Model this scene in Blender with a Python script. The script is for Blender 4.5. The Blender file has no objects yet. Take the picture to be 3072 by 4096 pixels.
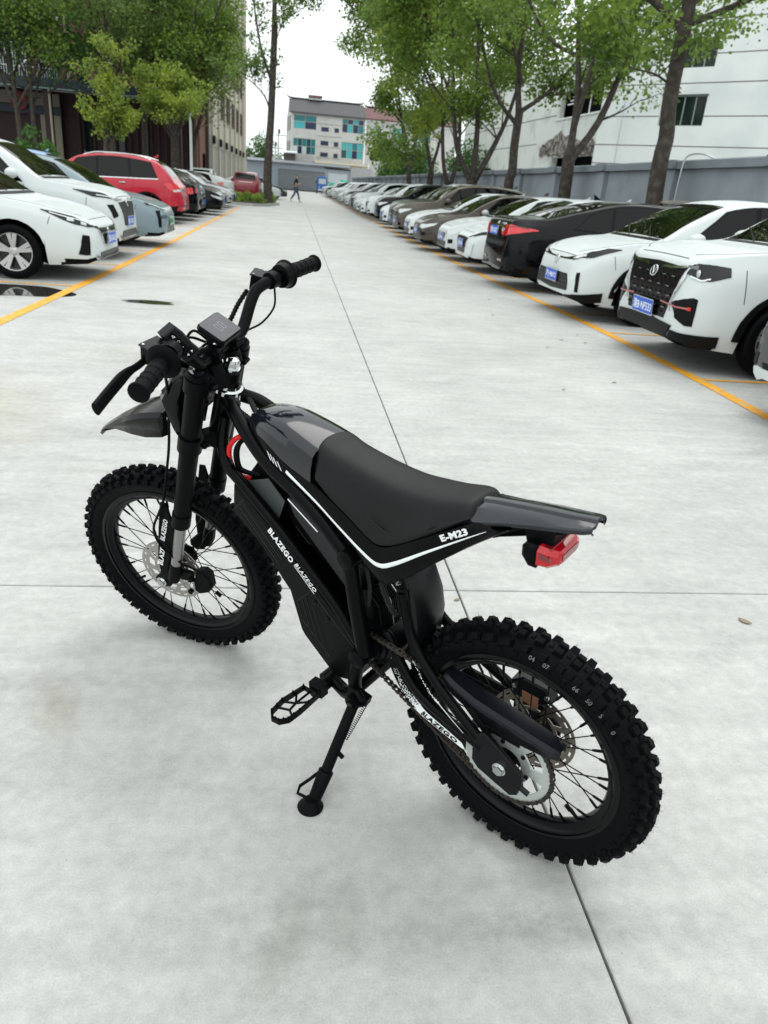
import bpy, bmesh, math, random
from mathutils import Vector, Matrix, Euler
from mathutils.bvhtree import BVHTree
import numpy as np
PI = math.pi
rnd = random.Random(7)
scene = bpy.context.scene
COL = scene.collection

# ------------------------------------------------------------------ camera
cam_d = bpy.data.cameras.new('camera')
cam = bpy.data.objects.new('camera', cam_d)
COL.objects.link(cam)
scene.camera = cam
F_PX, C_PITCH, C_ROLL, C_YAW, C_H = 2985.0, math.atan(1290 / 2985.0), 0.083, math.radians(8.25), 1.35
_f = Vector((math.sin(C_YAW) * math.cos(C_PITCH), math.cos(C_YAW) * math.cos(C_PITCH), -math.sin(C_PITCH)))
_r = Vector((math.cos(C_YAW), -math.sin(C_YAW), 0))
_u = _r.cross(_f)
_r2 = _r * math.cos(C_ROLL) + _u * math.sin(C_ROLL)
_u2 = -_r * math.sin(C_ROLL) + _u * math.cos(C_ROLL)
cam.matrix_world = Matrix(((_r2.x, _u2.x, -_f.x, 0), (_r2.y, _u2.y, -_f.y, 0), (_r2.z, _u2.z, -_f.z, C_H), (0, 0, 0, 1)))
cam_d.sensor_fit = 'VERTICAL'
cam_d.sensor_height = 36.0
cam_d.lens = F_PX / 4096 * 36.0
cam_d.clip_start = 0.05
cam_d.clip_end = 2500
cam_d.dof.use_dof = True
cam_d.dof.focus_distance = 2.0
cam_d.dof.aperture_fstop = 6.0

# ------------------------------------------------------------------ sky, sun, exposure (bright overcast day)
SUN_EL, SUN_AZ = math.radians(62), math.radians(200)
world = bpy.data.worlds.new('World')
scene.world = world
world.use_nodes = True
wn = world.node_tree.nodes; wl = world.node_tree.links
wn.clear()
wo = wn.new('ShaderNodeOutputWorld'); wb = wn.new('ShaderNodeBackground')
sky = wn.new('ShaderNodeTexSky'); sky.sky_type = 'NISHITA'; sky.sun_disc = False
sky.sun_elevation = SUN_EL; sky.sun_rotation = SUN_AZ
sky.air_density = 1.0; sky.dust_density = 6.0; sky.ozone_density = 0.5
hs = wn.new('ShaderNodeHueSaturation'); hs.inputs['Saturation'].default_value = 0.12
wm = wn.new('ShaderNodeMix'); wm.data_type = 'RGBA'
wm.inputs[0].default_value = 0.72
wm.inputs[7].default_value = (10.6, 11.3, 11.4, 1)      # the even white cloud deck
wl.new(sky.outputs[0], hs.inputs['Color']); wl.new(hs.outputs[0], wm.inputs[6])
wl.new(wm.outputs[2], wb.inputs['Color'])
wb.inputs['Strength'].default_value = 0.125
wl.new(wb.outputs[0], wo.inputs['Surface'])
sun_d = bpy.data.lights.new('sun', 'SUN'); sun = bpy.data.objects.new('sun', sun_d); COL.objects.link(sun)
sun_d.energy = 0.9; sun_d.angle = math.radians(40); sun_d.color = (1.0, 0.97, 0.92)
sun.rotation_euler = (PI / 2 - SUN_EL, 0, math.radians(155))
scene.view_settings.view_transform = 'Standard'
scene.view_settings.look = 'None'
scene.view_settings.exposure = 0.32
scene.view_settings.gamma = 1.0
scene.render.engine = 'CYCLES'
scene.cycles.max_bounces = 6
scene.cycles.diffuse_bounces = 3
scene.cycles.glossy_bounces = 3
scene.cycles.transmission_bounces = 4
scene.cycles.transparent_max_bounces = 6
scene.cycles.caustics_reflective = False
scene.cycles.caustics_refractive = False

# ------------------------------------------------------------------ materials
MATS = {}
def mat(name, col, rough=0.5, metal=0.0, coat=0.0, spec=0.5, noise=None, bump=None, em=None, alpha=None, trans=0.0, two=None, coord='Object', ior=1.45):
    """noise=(scale, amount): value variation. two=(colour, scale, lo, hi): blotches. bump=(scale, strength)."""
    if name in MATS: return MATS[name]
    m = bpy.data.materials.new(name); m.use_nodes = True
    nt = m.node_tree; b = nt.nodes['Principled BSDF']
    b.inputs['Base Color'].default_value = (*col, 1)
    b.inputs['Roughness'].default_value = rough
    b.inputs['Metallic'].default_value = metal
    b.inputs['Coat Weight'].default_value = coat
    b.inputs['Coat Roughness'].default_value = 0.04
    b.inputs['Specular IOR Level'].default_value = spec
    b.inputs['IOR'].default_value = ior
    b.inputs['Transmission Weight'].default_value = trans
    tc = nt.nodes.new('ShaderNodeTexCoord'); src = tc.outputs[coord]
    cur = None
    if two:
        c2, sc, lo, hi = two
        n = nt.nodes.new('ShaderNodeTexNoise'); n.inputs['Scale'].default_value = sc; n.inputs['Detail'].default_value = 6
        nt.links.new(src, n.inputs['Vector'])
        mr = nt.nodes.new('ShaderNodeMapRange'); mr.inputs[1].default_value = lo; mr.inputs[2].default_value = hi
        nt.links.new(n.outputs[0], mr.inputs[0])
        mx = nt.nodes.new('ShaderNodeMix'); mx.data_type = 'RGBA'
        mx.inputs[6].default_value = (*col, 1); mx.inputs[7].default_value = (*c2, 1)
        nt.links.new(mr.outputs[0], mx.inputs[0]); cur = mx.outputs[2]
    if noise:
        n = nt.nodes.new('ShaderNodeTexNoise'); n.inputs['Scale'].default_value = noise[0]; n.inputs['Detail'].default_value = 5
        nt.links.new(src, n.inputs['Vector'])
        mr = nt.nodes.new('ShaderNodeMapRange'); mr.inputs[1].default_value = 0.25; mr.inputs[2].default_value = 0.75
        mr.inputs[3].default_value = 1 - noise[1]; mr.inputs[4].default_value = 1 + noise[1]
        nt.links.new(n.outputs[0], mr.inputs[0])
        h = nt.nodes.new('ShaderNodeHueSaturation')
        if cur: nt.links.new(cur, h.inputs['Color'])
        else: h.inputs['Color'].default_value = (*col, 1)
        nt.links.new(mr.outputs[0], h.inputs['Value']); cur = h.outputs[0]
    if cur: nt.links.new(cur, b.inputs['Base Color'])
    if bump:
        n = nt.nodes.new('ShaderNodeTexNoise'); n.inputs['Scale'].default_value = bump[0]; n.inputs['Detail'].default_value = 4
        nt.links.new(src, n.inputs['Vector'])
        bp = nt.nodes.new('ShaderNodeBump'); bp.inputs['Strength'].default_value = bump[1]; bp.inputs['Distance'].default_value = 0.01
        nt.links.new(n.outputs[0], bp.inputs['Height']); nt.links.new(bp.outputs[0], b.inputs['Normal'])
    if em:
        b.inputs['Emission Color'].default_value = (*em[0], 1); b.inputs['Emission Strength'].default_value = em[1]
    MATS[name] = m
    return m

# ------------------------------------------------------------------ mesh builder
def frames(path, closed=False):
    P = [Vector(p) for p in path]; n = len(P); T = []
    for i in range(n):
        if closed: t = P[(i + 1) % n] - P[i - 1]
        else: t = P[min(i + 1, n - 1)] - P[max(i - 1, 0)]
        T.append(t.normalized())
    up = Vector((0, 0, 1)) if abs(T[0].z) < 0.9 else Vector((0, 1, 0))
    u = (up - T[0] * up.dot(T[0])).normalized(); out = []
    for i in range(n):
        u = (u - T[i] * u.dot(T[i]))
        u = u.normalized() if u.length > 1e-6 else T[i].orthogonal().normalized()
        out.append((P[i], u, T[i].cross(u)))
    return out

def spline(pts, n=6, closed=False):
    """Catmull-Rom through the points."""
    P = [Vector(p) for p in pts]; N = len(P); out = []
    rng = range(N) if closed else range(N - 1)
    for i in rng:
        if closed: a, b, c, d = P[i - 1], P[i], P[(i + 1) % N], P[(i + 2) % N]
        else: a, b, c, d = P[max(i - 1, 0)], P[i], P[i + 1], P[min(i + 2, N - 1)]
        for k in range(n):
            t = k / n
            out.append(0.5 * ((2 * b) + (c - a) * t + (2 * a - 5 * b + 4 * c - d) * t * t + (3 * b - a - 3 * c + d) * t ** 3))
    if not closed: out.append(P[-1])
    return out

def lerp_poly(pts, x):
    """piecewise-linear y(x)"""
    if x <= pts[0][0]: return pts[0][1]
    for (a, b), (c, d) in zip(pts, pts[1:]):
        if x <= c: return b + (d - b) * (x - a) / max(c - a, 1e-9)
    return pts[-1][1]

def smooth_poly(pts, x):
    """monotone-ish smooth y(x) through points (Catmull-Rom in x)"""
    if x <= pts[0][0]: return pts[0][1]
    if x >= pts[-1][0]: return pts[-1][1]
    for i in range(len(pts) - 1):
        x0, y0 = pts[i]; x1, y1 = pts[i + 1]
        if x <= x1:
            xm, ym = pts[i - 1] if i > 0 else (2 * x0 - x1, y0)
            xp, yp = pts[i + 2] if i + 2 < len(pts) else (2 * x1 - x0, y1)
            m0 = (y1 - ym) / max(x1 - xm, 1e-9); m1 = (yp - y0) / max(xp - x0, 1e-9)
            s = (y1 - y0) / max(x1 - x0, 1e-9)
            if abs(m0) > 3 * abs(s): m0 = 3 * s * (1 if m0 * s > 0 else 0)
            if abs(m1) > 3 * abs(s): m1 = 3 * s * (1 if m1 * s > 0 else 0)
            h = x1 - x0; t = (x - x0) / h
            return (2 * t ** 3 - 3 * t * t + 1) * y0 + (t ** 3 - 2 * t * t + t) * h * m0 + (-2 * t ** 3 + 3 * t * t) * y1 + (t ** 3 - t * t) * h * m1
    return pts[-1][1]

class MB:
    def __init__(s): s.v = []; s.f = []; s.m = []
    def add(s, vs, fs, mi=0):
        o = len(s.v); s.v += [tuple(v) for v in vs]; s.f += [tuple(i + o for i in f) for f in fs]; s.m += [mi] * len(fs); return s
    def box(s, c, d, R=None, mi=0):
        c = Vector(c); hx, hy, hz = d[0] / 2, d[1] / 2, d[2] / 2
        vs = [Vector((x, y, z)) for x in (-hx, hx) for y in (-hy, hy) for z in (-hz, hz)]
        if R is not None: vs = [R @ v for v in vs]
        return s.add([v + c for v in vs], [(0, 1, 3, 2), (4, 6, 7, 5), (0, 4, 5, 1), (2, 3, 7, 6), (0, 2, 6, 4), (1, 5, 7, 3)], mi)
    def bx(s, a, b, mi=0):
        return s.box([(a[i] + b[i]) / 2 for i in range(3)], [abs(b[i] - a[i]) for i in range(3)], None, mi)
    def loft(s, rings, closed=True, cap=True, mi=0, loop=False):
        n = len(rings[0]); vs = [p for r in rings for p in r]; fs = []
        m = n if closed else n - 1; R = len(rings)
        for i in range(R if loop else R - 1):
            j = (i + 1) % R
            for k in range(m):
                l = (k + 1) % n; fs.append((i * n + k, i * n + l, j * n + l, j * n + k))
        if cap and not loop:
            fs.append(tuple(range(n - 1, -1, -1))); fs.append(tuple((R - 1) * n + k for k in range(n)))
        return s.add(vs, fs, mi)
    def tube(s, path, r, seg=10, closed=False, cap=True, mi=0, prof=None):
        fr = frames(path, closed); rings = []
        for i, (p, u, w) in enumerate(fr):
            ri = r[i] if isinstance(r, (list, tuple)) else r
            if prof: rings.append([p + u * (a * ri) + w * (b * ri) for a, b in prof])
            else: rings.append([p + (u * math.cos(2 * PI * k / seg) + w * math.sin(2 * PI * k / seg)) * ri for k in range(seg)])
        return s.loft(rings, True, cap, mi, closed)
    def cyl(s, a, b, r, r2=None, seg=16, mi=0):
        return s.tube([a, b], [r, r if r2 is None else r2], seg, mi=mi)
    def lathe(s, prof, c=(0, 0, 0), axis='y', seg=48, mi=0, closed=True):
        """prof: list of (radius, offset along axis)"""
        rings = []
        for k in range(seg):
            a = 2 * PI * k / seg; ca, sa = math.cos(a), math.sin(a); ring = []
            for r, h in prof:
                if axis == 'y': p = (c[0] + r * ca, c[1] + h, c[2] + r * sa)
                elif axis == 'x': p = (c[0] + h, c[1] + r * ca, c[2] + r * sa)
                else: p = (c[0] + r * ca, c[1] + r * sa, c[2] + h)
                ring.append(p)
            rings.append(ring)
        return s.loft(rings, closed, False, mi, True)
    def prism(s, poly, lo, hi, axis='y', bev=0.0, mi=0):
        """poly: 2D outline (a,b); extruded lo..hi along axis; bev: chamfer"""
        P = [Vector(p) for p in poly]; n = len(P)
        area = sum(P[i].x * P[(i + 1) % n].y - P[(i + 1) % n].x * P[i].y for i in range(n))
        def inset(d):
            if d == 0: return P
            out = []
            for i in range(n):
                a, b, c = P[i - 1], P[i], P[(i + 1) % n]
                e1 = (b - a).normalized(); e2 = (c - b).normalized()
                n1 = Vector((-e1.y, e1.x)); n2 = Vector((-e2.y, e2.x))
                if area < 0: n1, n2 = -n1, -n2
                m = (n1 + n2); m = m.normalized() if m.length > 1e-6 else n1
                k = d / max(m.dot(n1), 0.4); out.append(b + m * k)
            return out
        def lift(Q, h):
            if axis == 'y': return [(q.x, h, q.y) for q in Q]
            if axis == 'x': return [(h, q.x, q.y) for q in Q]
            return [(q.x, q.y, h) for q in Q]
        rings = [lift(inset(bev), lo), lift(P, lo + bev), lift(P, hi - bev), lift(inset(bev), hi)] if bev else [lift(P, lo), lift(P, hi)]
        return s.loft(rings, True, True, mi)
    def mesh(s, name, mats, smooth=40):
        me = bpy.data.meshes.new(name); me.from_pydata([tuple(v) for v in s.v], [], s.f); me.update()
        for m in (mats if isinstance(mats, (list, tuple)) else [mats]): me.materials.append(m)
        me.polygons.foreach_set('material_index', s.m)
        bm = bmesh.new(); bm.from_mesh(me); bmesh.ops.recalc_face_normals(bm, faces=bm.faces); bm.to_mesh(me); bm.free()
        if smooth:
            me.shade_smooth(); me.set_sharp_from_angle(angle=math.radians(smooth))
        return me
    def build(s, name, mats, parent=None, smooth=40, kind=None, M=None, label=None):
        return link(name, s.mesh(name, mats, smooth), parent, kind, M, label)

def link(name, me, parent=None, kind=None, M=None, label=None):
    o = bpy.data.objects.new(name, me); COL.objects.link(o)
    if parent is not None: o.parent = parent
    if M is not None: o.matrix_local = M
    if kind: o['kind'] = kind
    if label: o['label'] = label
    return o

def empty(name, M=None, parent=None):
    o = bpy.data.objects.new(name, None); COL.objects.link(o); o.empty_display_size = 0.1
    if parent is not None: o.parent = parent
    if M is not None: o.matrix_local = M
    return o

def tag(o, label, cat, group=None):
    o['label'] = label; o['category'] = cat
    if group: o['group'] = group
    return o

def copy_tree(o, parent=None):
    c = o.copy(); COL.objects.link(c)
    if parent is not None: c.parent = parent
    for ch in list(o.children):
        ml = ch.matrix_local.copy(); d = copy_tree(ch, c); d.matrix_local = ml
    return c

def bevel(o, w, seg=2, ang=35):
    m = o.modifiers.new('bevel', 'BEVEL'); m.width = w; m.segments = seg; m.limit_method = 'ANGLE'; m.angle_limit = math.radians(ang)
    m.harden_normals = False
    return o

def text_mesh(txt, size, extrude=0.0004, offset=0.0, shear=0.0, space=1.0, mat_=None, align='LEFT'):
    cu = bpy.data.curves.new('lettering', 'FONT'); cu.body = txt; cu.size = size; cu.extrude = extrude; cu.offset = offset
    cu.shear = shear; cu.space_character = space; cu.align_x = align; cu.resolution_u = 2
    ob = bpy.data.objects.new('lettering', cu); COL.objects.link(ob)
    dg = bpy.context.evaluated_depsgraph_get()
    me = bpy.data.meshes.new_from_object(ob.evaluated_get(dg))
    bpy.data.objects.remove(ob); bpy.data.curves.remove(cu)
    me.materials.clear()
    if mat_: me.materials.append(mat_)
    return me

def basis(origin, u, v):
    """matrix taking text x->u, y->v, z->u x v, at origin"""
    u = Vector(u).normalized(); v = Vector(v); v = (v - u * v.dot(u)).normalized(); w = u.cross(v)
    return Matrix(((u.x, v.x, w.x, origin[0]), (u.y, v.y, w.y, origin[1]), (u.z, v.z, w.z, origin[2]), (0, 0, 0, 1)))

# shared paints
M_tyre = mat('tyre_rubber', (0.0020, 0.0022, 0.0028), 0.5, spec=0.085, bump=(60, 0.15))
M_black = mat('satin_black_paint', (0.0016, 0.0018, 0.0021), 0.33, spec=0.11)
M_matte = mat('matte_black_plastic', (0.0022, 0.0024, 0.0028), 0.42, spec=0.09, bump=(400, 0.05))
M_gloss = mat('gloss_black_plastic', (0.005, 0.006, 0.008), 0.1, coat=0.4, spec=0.4)
M_dark = mat('dark_void', (0.004, 0.004, 0.004), 0.8, spec=0.2)
M_chrome = mat('chrome', (0.62, 0.64, 0.64), 0.12, metal=1)
M_steel = mat('brushed_steel', (0.36, 0.36, 0.35), 0.32, metal=1)
M_white = mat('white_print', (0.82, 0.86, 0.86), 0.45)
M_alu = mat('aluminium', (0.5, 0.52, 0.52), 0.35, metal=1)
# ================================================================== SETTING
def concrete_mat():
    m = bpy.data.materials.new('concrete_slab'); m.use_nodes = True; nt = m.node_tree; N = nt.nodes; L = nt.links
    b = N['Principled BSDF']; geo = N.new('ShaderNodeNewGeometry')
    def noise(scale, detail=6, rough=0.55, vec=None):
        n = N.new('ShaderNodeTexNoise'); n.inputs['Scale'].default_value = scale; n.inputs['Detail'].default_value = detail
        n.inputs['Roughness'].default_value = rough; L.new(vec or geo.outputs['Position'], n.inputs['Vector']); return n.outputs[0]
    def mr(x, a, c, lo, hi):
        n = N.new('ShaderNodeMapRange'); n.inputs[1].default_value = a; n.inputs[2].default_value = c
        n.inputs[3].default_value = lo; n.inputs[4].default_value = hi; L.new(x, n.inputs[0]); return n.outputs[0]
    def math_(op, a, c):
        n = N.new('ShaderNodeMath'); n.operation = op
        for i, q in enumerate((a, c)):
            if isinstance(q, (int, float)): n.inputs[i].default_value = q
            else: L.new(q, n.inputs[i])
        return n.outputs[0]
    def mapping(rot, sc):
        n = N.new('ShaderNodeMapping'); n.inputs['Rotation'].default_value = (0, 0, rot); n.inputs['Scale'].default_value = sc
        L.new(geo.outputs['Position'], n.inputs['Vector']); return n.outputs[0]
    v = mr(noise(0.55, 7, 0.6), 0.3, 0.7, 0.88, 1.09)
    v = math_('MULTIPLY', v, mr(noise(3.0, 8, 0.65), 0.3, 0.7, 0.90, 1.08))
    v = math_('MULTIPLY', v, mr(noise(24, 8, 0.75), 0.3, 0.7, 0.87, 1.11))
    v = math_('MULTIPLY', v, mr(noise(230, 4, 0.7), 0.3, 0.7, 0.86, 1.13))
    # trowel / broom strokes, roughly across the lane
    v = math_('MULTIPLY', v, mr(noise(1.0, 6, 0.6, mapping(0.25, (1.5, 13, 1))), 0.34, 0.66, 0.965, 1.03))
    v = math_('MULTIPLY', v, mr(noise(1.0, 5, 0.6, mapping(-0.75, (2, 11, 1))), 0.34, 0.66, 0.95, 1.045))
    # pits
    vo = N.new('ShaderNodeTexVoronoi'); vo.inputs['Scale'].default_value = 26; L.new(geo.outputs['Position'], vo.inputs['Vector'])
    pit = math_('MULTIPLY', mr(vo.outputs['Distance'], 0.035, 0.055, 1, 0), mr(noise(5, 3), 0.52, 0.6, 0, 1))
    v = math_('MULTIPLY', v, math_('SUBTRACT', 1.0, math_('MULTIPLY', pit, 0.55)))
    # faint tyre scuffs
    wv = N.new('ShaderNodeTexNoise'); wv.inputs['Scale'].default_value = 1.0; wv.inputs['Detail'].default_value = 3
    L.new(mapping(0.95, (0.5, 5.5, 1)), wv.inputs['Vector'])
    scf = math_('MULTIPLY', mr(wv.outputs[0], 0.6, 0.72, 0, 1), mr(noise(30, 3), 0.4, 0.6, 0.3, 1))
    v = math_('MULTIPLY', v, math_('SUBTRACT', 1.0, math_('MULTIPLY', scf, 0.13)))
    for (cx_, cy_, R_, wd_, y0_, st_) in SCUFFS:
        sp_ = N.new('ShaderNodeVectorMath'); sp_.operation = 'SUBTRACT'; L.new(geo.outputs['Position'], sp_.inputs[0]); sp_.inputs[1].default_value = (cx_, cy_, 0)
        ln_ = N.new('ShaderNodeVectorMath'); ln_.operation = 'LENGTH'; L.new(sp_.outputs[0], ln_.inputs[0])
        dd_ = math_('ABSOLUTE', math_('SUBTRACT', ln_.outputs['Value'], R_), 0)
        rg_ = math_('MULTIPLY', mr(dd_, wd_ * 0.3, wd_, 1, 0), mr(noise(2.2, 4), 0.45, 0.62, 0, 1))
        rg_ = math_('MULTIPLY', rg_, mr(noise(45, 4, 0.7), 0.35, 0.6, 0.25, 1))
        v = math_('MULTIPLY', v, math_('SUBTRACT', 1.0, math_('MULTIPLY', rg_, st_)))
    h = N.new('ShaderNodeHueSaturation'); h.inputs['Color'].default_value = (0.445, 0.450, 0.432, 1); L.new(v, h.inputs['Value'])
    col = h.outputs[0]
    # stains with a shape of their own: (x, y, rx, ry, rot, colour, strength)
    for (x, y, rx, ry, rot, c, st) in STAINS:
        mp = N.new('ShaderNodeMapping'); mp.vector_type = 'TEXTURE'
        mp.inputs['Location'].default_value = (x, y, 0); mp.inputs['Rotation'].default_value = (0, 0, rot); mp.inputs['Scale'].default_value = (rx, ry, 1)
        L.new(geo.outputs['Position'], mp.inputs['Vector'])
        ln = N.new('ShaderNodeVectorMath'); ln.operation = 'LENGTH'; L.new(mp.outputs[0], ln.inputs[0])
        d = math_('ADD', ln.outputs['Value'], mr(noise(6.0 / max(rx, ry) * 0.4, 6, 0.65), 0.2, 0.8, -0.45, 0.45))
        f = math_('MULTIPLY', mr(d, 0.35, 1.1, 1, 0), st)
        mx = N.new('ShaderNodeMix'); mx.data_type = 'RGBA'; mx.blend_type = 'MULTIPLY'
        L.new(f, mx.inputs[0]); L.new(col, mx.inputs[6]); mx.inputs[7].default_value = (*c, 1); col = mx.outputs[2]
    L.new(col, b.inputs['Base Color'])
    L.new(mr(noise(8, 5), 0.3, 0.7, 0.55, 0.78), b.inputs['Roughness'])
    b.inputs['Specular IOR Level'].default_value = 0.35
    bp = N.new('ShaderNodeBump'); bp.inputs['Strength'].default_value = 0.22; bp.inputs['Distance'].default_value = 0.004
    L.new(noise(140, 6, 0.7), bp.inputs['Height']); L.new(bp.outputs[0], b.inputs['Normal'])
    return m
STAINS = [(-0.60, 1.72, 0.07, 0.17, 0.35, (0.78, 0.74, 0.66), 0.7), (-1.05, 1.55, 0.3, 0.3, 0.2, (0.86, 0.82, 0.74), 0.6),
          (-1.9, 4.6, 0.5, 1.0, 0.5, (0.86, 0.83, 0.72), 0.7), (-1.75, 3.6, 0.3, 0.25, 0.3, (0.88, 0.85, 0.74), 0.55),
          (-1.0, 6.0, 0.8, 0.35, 0.1, (0.88, 0.87, 0.8), 0.5), (0.03, 1.02, 0.06, 0.16, -0.35, (0.76, 0.77, 0.75), 0.9), (0.14, 1.06, 0.05, 0.14, -0.1, (0.78, 0.79, 0.77), 0.8),
          (0.2, 0.95, 0.5, 0.3, 0.0, (0.86, 0.87, 0.86), 0.7), (-0.9, 3.5, 0.22, 0.05, 0.1, (0.85, 0.85, 0.83), 0.6),
          (0.35, 3.7, 0.22, 0.025, 0.02, (0.78, 0.79, 0.8), 0.55), (0.75, 3.05, 0.18, 0.05, 0.2, (0.85, 0.85, 0.85), 0.5),
          (-1.54, 8.75, 0.42, 0.28, 0.0, (0.72, 0.72, 0.68), 0.7), (-3.05, 9.2, 0.7, 0.75, 0.0, (0.7, 0.69, 0.66), 0.7),
          (-1.6, 11.0, 1.1, 0.25, 0.05, (0.8, 0.8, 0.77), 0.6), (2.3, 7.0, 0.9, 0.3, 0.3, (0.9, 0.89, 0.86), 0.6),
          (1.9, 13.0, 1.2, 0.2, 0.0, (0.85, 0.85, 0.82), 0.5), (-1.2, 0.6, 0.6, 0.4, 0.0, (0.88, 0.88, 0.87), 0.6),
          (1.3, 0.6, 0.7, 0.5, 0.0, (0.9, 0.91, 0.91), 0.5)]
SCUFFS = [(0.4, 8.0, 4.2, 0.09, 0, 0.14), (0.5, 7.9, 4.45, 0.07, 0, 0.12), (-3.6, 1.0, 2.4, 0.08, 0, 0.13), (-3.5, 0.9, 2.75, 0.06, 0, 0.11), (3.5, -1.0, 3.6, 0.08, 0, 0.12), (0.0, -2.2, 3.1, 0.07, 0, 0.14), (0.1, -2.3, 3.35, 0.06, 0, 0.12), (-2.5, 9.0, 5.0, 0.12, 0, 0.12), (4, 12, 7, 0.14, 0, 0.12)]
M_conc = concrete_mat()
M_joint = mat('joint_dirt', (0.05, 0.045, 0.035), 0.95, noise=(60, 0.5))

g = MB(); g.add([(-900, -300, -0.03), (900, -300, -0.03), (900, 1600, -0.03), (-900, 1600, -0.03)], [(0, 1, 2, 3)])
g.build('ground', M_conc, kind='structure', smooth=0)
g = MB(); g.add([(-25, -12, -0.02), (14, -12, -0.02), (14, 128, -0.02), (-25, 128, -0.02)], [(0, 1, 2, 3)])
pavement = g.build('pavement', M_joint, kind='structure', smooth=0)
XE = [-24.3, -20.3, -16.2, -12.1, -8.0, -3.9, 0.645, 4.7, 8.85]; YE = [-7.62, -2.62, 2.38, 7.38, 12.38] + [12.38 + 5 * k for k in range(1, 23)]
slab_cache = {}
for i in range(len(XE) - 1):
    for j in range(len(YE) - 1):
        w, l = round(XE[i + 1] - XE[i], 3), round(YE[j + 1] - YE[j], 3)
        if (w, l) not in slab_cache:
            m_ = MB(); gp = 0.0035; m_.prism([(gp, gp), (w - gp, gp), (w - gp, l - gp), (gp, l - gp)], -0.06, 0.0, 'z', 0.003)
            slab_cache[(w, l)] = m_.mesh('slab', M_conc, 0)
        link('slab', slab_cache[(w, l)], pavement, M=Matrix.Translation((XE[i], YE[j], 0)))

# painted lines
M_yellow = mat('yellow_road_paint', (0.78, 0.36, 0.02), 0.6, two=((0.50, 0.40, 0.24), 11, 0.56, 0.66), noise=(14, 0.18))
M_yellow2 = mat('worn_yellow_road_paint', (0.74, 0.36, 0.04), 0.65, two=((0.52, 0.45, 0.3), 7, 0.52, 0.64), noise=(14, 0.12))
def line(name, pts, w, m):
    b = MB(); vs = []; n = len(pts)
    for i, p in enumerate(pts):
        a = Vector(pts[max(i - 1, 0)]); c = Vector(pts[min(i + 1, n - 1)]); t = (c - a).normalized(); nn = Vector((-t.y, t.x))
        for s_ in (-1, 1): vs.append((p[0] + nn.x * s_ * w / 2, p[1] + nn.y * s_ * w / 2, 0.004))
    b.add(vs, [(2 * i, 2 * i + 1, 2 * i + 3, 2 * i + 2) for i in range(n - 1)])
    return b.build(name, m, kind='structure', smooth=0)
LX = lambda y: lerp_poly([(3, -2.62), (7.08, -2.56), (9.75, -2.51), (11.86, -2.49), (16.8, -2.47), (29, -2.5), (39, -2.53)], y)
RX = lambda y: lerp_poly([(0, 3.35), (5.08, 3.557), (6.22, 3.627), (8.5, 3.678), (9.9, 3.664), (14.1, 3.54), (20.7, 3.5), (26.5, 3.47), (49.5, 3.67), (110, 3.9)], y)
line('painted_line', [(LX(y), y) for y in np.arange(3, 39.5, 1.5)], 0.115, M_yellow)
line('painted_line', [(RX(y), y) for y in np.arange(0, 108, 1.5)], 0.115, M_yellow)
for y in (7.22, 9.6, 12.05, 14.5, 17.0, 19.5, 22.0, 24.6, 27.0, 29.4, 31.8): line('painted_line', [(LX(y) - 0.06, y), (LX(y) - 4.8, y - 0.05)], 0.07, M_yellow2)
for y in (3.8, 6.22, 8.51, 9.95, 12.3, 14.2, 16.6, 18.9, 21.2, 23.6, 26.0, 28.5, 31): line('painted_line', [(RX(y) + 0.06, y), (RX(y) + 4.6, y + 0.05)], 0.07, M_yellow2)

# puddles
M_water = mat('puddle_water', (0.03, 0.03, 0.028), 0.04, spec=0.7)
def puddle(x, y, rx, ry, rot, seed, label):
    r_ = random.Random(seed); b = MB(); n = 48; ph = [r_.uniform(0, 6.28) for _ in range(6)]
    vs = [(x, y, 0.0025)]
    for k in range(n):
        a = 2 * PI * k / n; rr = 1 + sum(0.14 / (i + 1) * math.sin((i + 2) * a + ph[i]) for i in range(6))
        px, py = rx * rr * math.cos(a), ry * rr * math.sin(a)
        vs.append((x + px * math.cos(rot) - py * math.sin(rot), y + px * math.sin(rot) + py * math.cos(rot), 0.0025))
    b.add(vs, [(0, k + 1, (k + 1) % n + 1) for k in range(n)])
    o = b.build('puddle', M_water, smooth=0); tag(o, label, 'puddle')
puddle(-3.25, 8.95, 0.75, 0.5, 0.1, 3, 'wide dark puddle on the concrete in front of the nearest white sedan')
puddle(-1.55, 8.72, 0.3, 0.12, 0.0, 5, 'small thin puddle in the middle of the left half of the lane')

# dry leaves on the concrete
M_leafdry = mat('dry_leaf', (0.22, 0.15, 0.09), 0.8, two=((0.3, 0.27, 0.2), 300, 0.45, 0.6))
def dry_leaf(x, y, L_, rot, label, grp=None):
    b = MB(); n = 7; top = []; bot = []
    for i in range(n):
        t = i / (n - 1); w = 0.3 * math.sin(PI * t) ** 0.8 * L_; z = 0.004 + 0.25 * L_ * (t - 0.5) ** 2
        top.append((t * L_, w * 0.8, z + 0.12 * w)); bot.append((t * L_, -w, z + 0.1 * w))
    mid = [(t[0], 0, t[2] - 0.004 + 0.001) for t in top]
    vs = top + mid + bot; fs = []
    for i in range(n - 1): fs += [(i, i + 1, n + i + 1, n + i), (n + i, n + i + 1, 2 * n + i + 1, 2 * n + i)]
    b.add(vs, fs)
    o = b.build('dry_leaf', M_leafdry, smooth=0, M=Matrix.Translation((x, y, 0)) @ Matrix.Rotation(rot, 4, 'Z')); tag(o, label, 'leaf', grp)
dry_leaf(1.66, 2.19, 0.05, -0.9, 'curled brown leaf lying alone right of the rear wheel')
dry_leaf(0.615, 2.30, 0.025, 0.4, 'tiny yellowish leaf caught at the crossing of the slab joints')
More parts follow.
